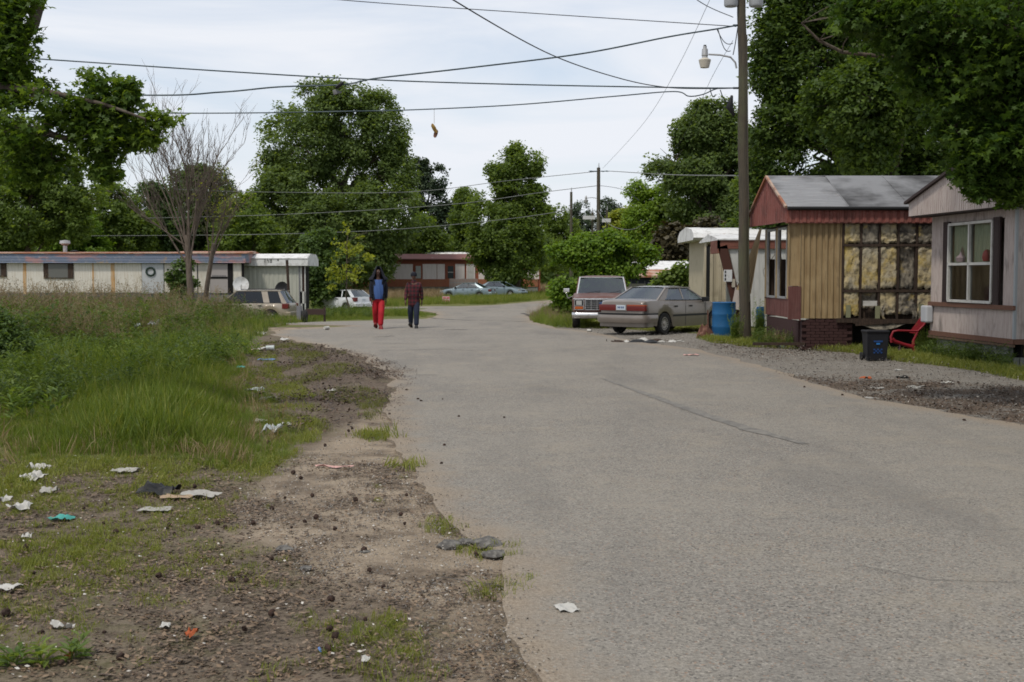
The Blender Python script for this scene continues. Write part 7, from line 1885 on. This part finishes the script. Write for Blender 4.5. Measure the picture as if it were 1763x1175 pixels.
def flat_bits(name, sz, m, seed, n=5, spread=.05, curl=.3):
    rg = random.Random(seed); v = []; f = []; var = []
    for i in range(n):
        c = Vector((rg.uniform(-spread, spread), rg.uniform(-spread, spread), rg.uniform(.002, .012))); a = rg.uniform(0, 6.28); u = Vector((math.cos(a), math.sin(a), rg.uniform(-curl, curl))) * sz * rg.uniform(.5, 1.2); w_ = Vector((-math.sin(a), math.cos(a), rg.uniform(-curl, curl))) * sz * rg.uniform(.25, .6)
        k = len(v); v += [tuple(c - u), tuple(c - w_ + Vector((0, 0, sz * .1))), tuple(c + u), tuple(c + w_)]; f.append((k, k + 1, k + 2, k + 3)); var += [rg.random()] * 4
    me = bpy.data.meshes.new(name); me.from_pydata(v, [], f); a = me.attributes.new('var', 'FLOAT', 'POINT'); a.data.foreach_set('value', var); me.materials.append(m); return proto(me)
L_lit = leaf_mat('leaf_litter', (.055, .036, .023), (.22, .155, .10), .0)
L_litd = leaf_mat('dark_mulch_bits', (.026, .017, .012), (.12, .078, .052), .0)
L_litw = leaf_mat('pale_bits', (.20, .16, .12), (.55, .52, .47), .0)
L_grav = leaf_mat('gravel_bits', (.06, .055, .05), (.34, .31, .27), .0)
bitsL = [flat_bits('leaf_bits', .016, L_lit, s) for s in range(3)]
bitsD = [flat_bits('mulch_bits', .024, L_litd, s + 5, 7, .14, .35) for s in range(3)]
bitsW = [flat_bits('pale_bit', .009, L_litw, 11, 2, .05)]
bitsG = [flat_bits('pebbles', .007, L_grav, 12 + s, 6, .05, .8) for s in range(2)]
rg0 = np.random.default_rng(77)
L_gr0 = leaf_mat('grass_olive', (.10, .12, .03), (.20, .20, .07), .35)
gS0 = [blades('grass_low_olive', 18, .045, .07, .004, L_gr0, 25 + s, 1.2) for s in range(3)]
NEARL = PX([(-30, 1175), (-30, 790), (300, 790), (500, 790), (700, 800), (760, 880), (850, 960), (850, 1040), (920, 1175)])
def rs(n, lo, hi, seed): return np.random.default_rng(seed).uniform(lo, hi, n)
def notroad(x, y): return sdist(x, y, ROAD) < -.03
ps = rand_in(NEARL, 8500, 1, .8, lambda x, y: n2(x, y, .9, 3) + .35 > np.random.default_rng(3).uniform(0, 1, len(x)) * .9)
scatter('leaf_litter', ps, rs(len(ps), .35, 1.2, 2), np.random.default_rng(4).integers(0, 3, len(ps)), bitsL, 'dry leaf scraps strewn over the dirt shoulder', 'leaf litter', .1, 5, None, .004)
ps = rand_in(NEARL, 380, 6, .7); scatter('paper_crumbs', ps, rs(len(ps), .4, 1.5, 2), np.zeros(len(ps)), bitsW, 'pale crumbs of litter on the dirt', 'litter crumbs', .1, 7, None, .006)
ps = rand_in(SAND, 2600, 8, .9); scatter('pebbles', ps, rs(len(ps), .5, 1.5, 2), np.random.default_rng(4).integers(0, 2, len(ps)), bitsG, 'pebbles and grit on the sandy shoulder', 'pebbles', .1, 9, None, .004)
ps = rand_in(MULCH, 1500, 10, .2, lambda x, y: n2(x, y * .5, 1.0, 7) + .25 > np.random.default_rng(3).uniform(0, 1, len(x)) * .85)
scatter('mulch', ps, rs(len(ps), .6, 1.5, 2), np.random.default_rng(4).integers(0, 3, len(ps)), bitsD, 'dark brown bark mulch and twigs spilling to the road edge', 'mulch', .3, 11, None, .012)
ps = rand_in(MULCH, 1500, 64, .3, lambda x, y: (n2(x, y * .4, 1.1, 2) > .02) & notroad(x, y))
scatter('edge_grass', ps, rg0.uniform(.5, 1.5, len(ps)), rg0.integers(0, 3, len(ps)), gS0, 'low yellowish grass in patches through the brown mulch', 'grass', .3, 65)
OVER = PX([(560, 600), (640, 612), (720, 640), (715, 660), (690, 700), (700, 760), (660, 720), (640, 650)])
ps = rand_in(OVER, 520, 62, .2, lambda x, y: n2(x, y * .4, 2.0, 1) + .3 > np.random.default_rng(3).uniform(0, 1, len(x)))
scatter('mulch', ps, rs(len(ps), .3, .8, 2), np.random.default_rng(4).integers(0, 3, len(ps)), bitsD, 'loose brown bits spilled over the asphalt edge', 'mulch', .2, 63, None, .02)
ps = rand_in(MULCH_R, 1000, 12, .2); scatter('mulch', ps, rs(len(ps), .5, 1.2, 2), np.random.default_rng(4).integers(0, 3, len(ps)), bitsD, 'dark brown mulch patch on the right shoulder', 'mulch', .3, 13, None, .012)
ps = rand_in(PX([(1240, 588), (1400, 600), (1560, 618), (1500, 625), (1300, 622), (1200, 600)]), 420, 14); scatter('dead_leaves', ps, rs(len(ps), .6, 1.3, 2), np.random.default_rng(4).integers(0, 3, len(ps)), bitsD, 'brown dead leaves along the gravel in front of the burnt trailer', 'dead leaves', .3, 15, None, .01)
ps = rand_in(GRAVEL_R, 3500, 16, .5, lambda x, y: (y > 7) & notroad(x, y)); scatter('gravel', ps, rs(len(ps), 1, 3, 2), np.random.default_rng(4).integers(0, 2, len(ps)), bitsG, 'loose gravel on the right shoulder', 'gravel', .3, 17, None, .008)
ps = rand_in(ROAD, 1500, 18, .8, lambda x, y: (y > 4) & (y < 24)); scatter('road_grit', ps, rs(len(ps), .4, 1.1, 2), np.random.default_rng(4).integers(0, 2, len(ps)), bitsG, 'fine grit lying on the asphalt', 'grit', .1, 19, None, .018)

# ------------------------------------------------------------------ grasses
L_grs = leaf_mat('grass_green', (.070, .115, .018), (.17, .22, .04), .45)
L_gry = leaf_mat('grass_yellow_green', (.12, .16, .028), (.25, .26, .07), .4)
L_dry = leaf_mat('grass_dry', (.15, .105, .06), (.32, .24, .14), .2)
L_wd = leaf_mat('weed_leaves', (.048, .082, .022), (.120, .175, .045), .42)
L_wl = leaf_mat('weed_leaves_light', (.09, .15, .036), (.20, .26, .065), .42)
L_stk = leaf_mat('brown_stalks', (.13, .10, .058), (.27, .205, .125), .2)
gT = [blades('grass_tall', 26, .26, .11, .007, L_grs, s) for s in range(3)] + [blades('grass_tall_yellow', 20, .28, .11, .006, L_gry, 4)]
gS = [blades('grass_short', 22, .045, .06, .004, L_gry, 5 + s, 1.2) for s in range(3)]
gD = [blades('grass_dry', 16, .24, .12, .006, L_dry, 9, .8), blades('grass_dry', 12, .3, .12, .006, L_dry, 10, 1.0)]
wG = [weed('weed', .75, 16, .14, L_wd, s, 5, .16) for s in range(3)] + [weed('weed_light', .6, 14, .13, L_wl, 7, 5, .15)]
sK = [stalks('dry_stalks', 9, 1.0, L_stk, s, .22) for s in range(3)]
rg = np.random.default_rng(5)
LAWN = PX([(-60, 700), (-60, 815), (60, 795), (180, 802), (300, 795), (380, 812), (430, 815), (500, 785), (510, 740), (470, 690), (430, 640), (415, 605), (300, 610), (-60, 640)])
ps = rand_in(LAWN, 8500, 20, .9); e = np.clip(sdist(ps[:, 0], ps[:, 1], LAWN) / 1.2, .25, 1)
hv = 1 + .9 * n2(ps[:, 0], ps[:, 1], .7, 3) + .045 * (ps[:, 1] - 10)
scatter('grass', ps, hv * e * rg.uniform(.55, 1.35, len(ps)), rg.choice(4, len(ps), p=[.27, .27, .26, .2]), gT, 'lush knee-high grass on the left verge', 'grass', .33, 21)
ps = rand_in(LAWN, 500, 22, .9); scatter('dry_grass', ps, rg.uniform(.5, 1.0, len(ps)), rg.integers(0, 2, len(ps)), gD, 'dry straw blades among the lush grass', 'grass', .3, 23)
EDGE = PX([(-60, 790), (-60, 860), (200, 850), (440, 830), (540, 760), (560, 700), (480, 640), (470, 600), (430, 600), (480, 700), (480, 780), (380, 800), (180, 790)])
ps = rand_in(EDGE, 1100, 24, .8, lambda x, y: n2(x, y, 1.4, 2) + .25 > np.random.default_rng(3).uniform(0, 1, len(x)) * .7)
scatter('grass', ps, rg.uniform(.5, 1.6, len(ps)), rg.integers(0, 3, len(ps)), gS, 'sparse low grass at the edge of the verge', 'grass', .3, 25)
ps = rand_in(NEARL, 2300, 26, .9, lambda x, y: ((sdist(x, y, SAND) < .12 * n2(x, y, 2.0, 6)) | (n2(x, y, 5, 5) > .55)) & (n2(x, y, 1.0, 9) + .5 * n2(x, y, 3.5, 4) + .2 * n2(x, y, 9, 1) - .05 - .3 * (x > -1.4) > np.random.default_rng(8).uniform(-.45, .5, len(x))) & (x < -.25))
scatter('moss_grass', ps, rg.uniform(.25, 1.0, len(ps)), rg.integers(0, 3, len(ps)), gS, 'thin patches of low bright grass on the foreground dirt', 'grass', .3, 27)
WEEDS = [(x, y) for x, y in PX([(-80, 640), (300, 612), (415, 606), (440, 585), (470, 566)])] + [(-7.5, 46), (-13, 52), (-32, 56), (-32, 20)]
ps = rand_in(WEEDS, 5200, 28, .5); hh = np.clip(sdist(ps[:, 0], ps[:, 1], WEEDS) / 3.0, .25, 1)
scatter('weeds', ps, hh * rg.uniform(.7, 1.25, len(ps)) * 1.2, rg.choice(4, len(ps), p=[.3, .25, .25, .2]), wG, 'waist-high green weeds filling the left field', 'weeds', .12, 29)
ps2 = rand_in(WEEDS, 1900, 30, .1, lambda x, y: (y > 21)); hh = np.clip(sdist(ps2[:, 0], ps2[:, 1], WEEDS) / 3.5, .2, 1)
scatter('dry_stalks', ps2, hh * rg.uniform(.75, 1.25, len(ps2)) * 1.15, rg.integers(0, 3, len(ps2)), sK, 'tall brown seed stalks standing over the weeds', 'dry stalks', .15, 31)
ps = rand_in(WEEDS, 3600, 32, .6); scatter('grass', ps, rg.uniform(.8, 1.6, len(ps)), rg.choice(4, len(ps)), gT, 'green grass growing under the weeds', 'grass', .2, 33)
ps = rand_in(PX([(-60, 620), (-60, 720), (150, 715), (330, 660), (440, 612), (420, 600)]), 620, 60, .5); scatter('weeds', ps, rg.uniform(.3, .95, len(ps)), rg.choice(4, len(ps), p=[.25, .25, .25, .25]), wG, 'broad green weeds coming forward into the lush grass', 'weeds', .2, 61)
# dark bush at left edge
tree('dark_shrub', 'dense dark shrub at the left edge of the weeds', G(10, 640), PB([(-10, 590, 45), (25, 600, 32), (-30, 560, 40), (15, 570, 26), (45, 612, 18)], 19.5, 1.1), L_dark, 520, 18, .075, .16, 90, .06, .05, cat='bush', kind='leaf', gapscale=2)
# right-hand strips
STR = PX([(1205, 583), (1300, 588), (1470, 600), (1560, 612), (1763, 640), (1850, 655), (1763, 655), (1640, 632), (1540, 622), (1480, 610), (1400, 603), (1300, 598), (1240, 592)])
ps = rand_in(STR, 3200, 34, .2); scatter('grass', ps, rg.uniform(1.0, 3.0, len(ps)), rg.integers(0, 3, len(ps)), gS, 'grass strip in front of the right-hand trailers', 'grass', .3, 35)
ps = rand_in(PX([(1290, 583), (1385, 590), (1385, 603), (1300, 598)]), 130, 36); scatter('weeds', ps, rg.uniform(.3, .6, len(ps)), rg.integers(0, 4, len(ps)), wG, 'weeds at the burnt trailer corner', 'weeds', .2, 37)
ps = rand_in(PX([(1325, 590), (1385, 594), (1385, 600), (1325, 598)]), 90, 38); scatter('dry_grass', ps, rg.uniform(.8, 1.6, len(ps)), rg.integers(0, 2, len(ps)), gD, 'straw tuft at the burnt trailer corner', 'grass', .2, 39)
ps = rand_in(PX([(1570, 608), (1600, 605), (1745, 630), (1740, 640), (1590, 618)]), 170, 40); scatter('weeds', ps, rg.uniform(.25, .65, len(ps)), rg.integers(0, 4, len(ps)), wG, 'weeds along the concrete block foundation', 'weeds', .2, 41)
def weedthing(label, px, py, n, hs, sp, protos, seed):
    c = G(px, py); t = thing('tall_weed', label, 'weed', c); r0 = random.Random(seed)
    for k in range(n):
        o = link('stem_cluster', protos[r0.randrange(len(protos))].data, t); o.location = (r0.uniform(-sp, sp), r0.uniform(-sp, sp) * .5, 0); s = hs * r0.uniform(.8, 1.15); o.scale = (s * .55, s * .55, s); o.rotation_euler = (0, 0, r0.uniform(0, 6))
wc = [weed('leafy_stem', 1.0, 60, .11, L_wl, 50 + s, 6, .08) for s in range(2)]
weedthing('bright green tall weed growing between the blue barrel and the near pole', 1266, 590, 7, .82, .16, wc, 1)
weedthing('vine clump climbing the burnt trailer corner beside the small blue barrel', 1310, 583, 6, .95, .14, wc, 2)
weedthing('leafy weed beside the red chair at the meter box', 1590, 608, 5, .55, .2, wc, 3)
# middle distance verges
V1 = PX([(914, 548), (935, 534), (972, 524), (1010, 519), (1040, 519), (1010, 566), (955, 563), (918, 555)])
ps = rand_in(V1, 2600, 42, .0); scatter('grass', ps, rg.uniform(.7, 1.5, len(ps)), rg.choice(4, len(ps), p=[.2, .2, .2, .4]), gT, 'tufted grass verge left of the pickup', 'grass', .2, 43)
ps = rand_in(V1, 240, 44, .0); scatter('dry_stalks', ps, rg.uniform(.3, .6, len(ps)), rg.integers(0, 3, len(ps)), sK, 'brown seed stalks on the verge left of the pickup', 'dry stalks', .2, 45)
V2 = PX([(470, 553), (545, 553), (640, 551), (660, 546), (730, 547), (750, 542), (730, 539), (640, 537), (560, 536), (520, 540)])
ps = rand_in(V2, 2600, 46, .0); scatter('grass', ps, rg.uniform(.8, 1.8, len(ps)) * np.clip(sdist(ps[:, 0], ps[:, 1], V2) / 1.2, .35, 1), rg.choice(4, len(ps)), gT, 'grass island between the two driveways', 'grass', .2, 47)
ps = rand_in(PX([(525, 551), (640, 549), (640, 540), (540, 540)]), 420, 48); scatter('weeds', ps, rg.uniform(.4, .9, len(ps)), rg.choice(4, len(ps)), wG, 'weedy growth in front of the white hatchback', 'weeds', .2, 49)
V3 = PX([(560, 530), (700, 527), (850, 524), (905, 519), (960, 514), (960, 500), (560, 505)])
ps = rand_in(V3, 9000, 50, .0); scatter('grass', ps, rg.uniform(1.0, 2.3, len(ps)), rg.choice(4, len(ps), p=[.1, .15, .15, .6]), gT, 'rough yellow green grass before the brown-trimmed trailer', 'grass', .2, 51)
ps = rand_in(PX([(560, 524), (760, 518), (760, 505), (560, 505)]), 3200, 52, .0); scatter('dry_grass', ps, rg.uniform(2.0, 3.6, len(ps)), rg.integers(0, 2, len(ps)), gD, 'tall straw grass before the brown-trimmed trailer', 'grass', .2, 53)
ps = rand_in([(5, 118), (2, 118), (2, 165), (12, 165)], 1500, 54, .0); scatter('dry_grass', ps, rg.uniform(2, 4, len(ps)), rg.integers(0, 2, len(ps)), gD, 'dry field beyond the curve of the road', 'grass', .2, 55)
ps = rand_in(PX([(1000, 566), (1230, 572), (1240, 560), (1000, 555)]), 1200, 56, .0); scatter('grass', ps, rg.uniform(.8, 2, len(ps)), rg.integers(0, 3, len(ps)), gS, 'short grass around the parked pickup and sedan', 'grass', .3, 57)
# weeds along the broken road edge
E = [G(*p) for p in ((765, 905), (770, 912), (860, 952), (830, 945), (655, 745), (662, 755), (640, 752), (880, 1010), (850, 1020), (700, 805))]
ps = np.array([(p.x + random.uniform(-.15, .1), p.y + random.uniform(-.15, .15)) for p in E for _ in range(9)])
scatter('edge_grass', ps, np.array([2.2 if q[1] > 9 else 1.1 for q in ps]) * rg.uniform(.5, 1.1, len(ps)), rg.integers(0, 3, len(ps)), gS, 'small tufts growing from the broken road edge', 'grass', .3, 59)
t = thing('broadleaf_weed', 'bright broadleaf weed at the bottom left corner', 'weed', G(60, 1150))
wb = weed('broad_leaves', .16, 9, .13, L_wl, 90, 4, .05)
for k in range(3): o = link('leaf_rosette', wb.data, t); o.location = (-.08 + k * .10, .04 * k, 0); o.scale = (.62, .62, .62); o.rotation_euler = (0, 0, k * 2.0)
t = thing('broadleaf_weed', 'light green broadleaf sapling in the lush grass at left', 'weed', G(60, 735))
wb = weed('broad_leaves', .45, 12, .16, L_wl, 91, 3, .08)
for k in range(3): o = link('leaf_rosette', wb.data, t); o.location = (-.25 + k * .2, .05 * k, 0); o.rotation_euler = (0, 0, k * 2.0)
print('objects', len(bpy.data.objects))
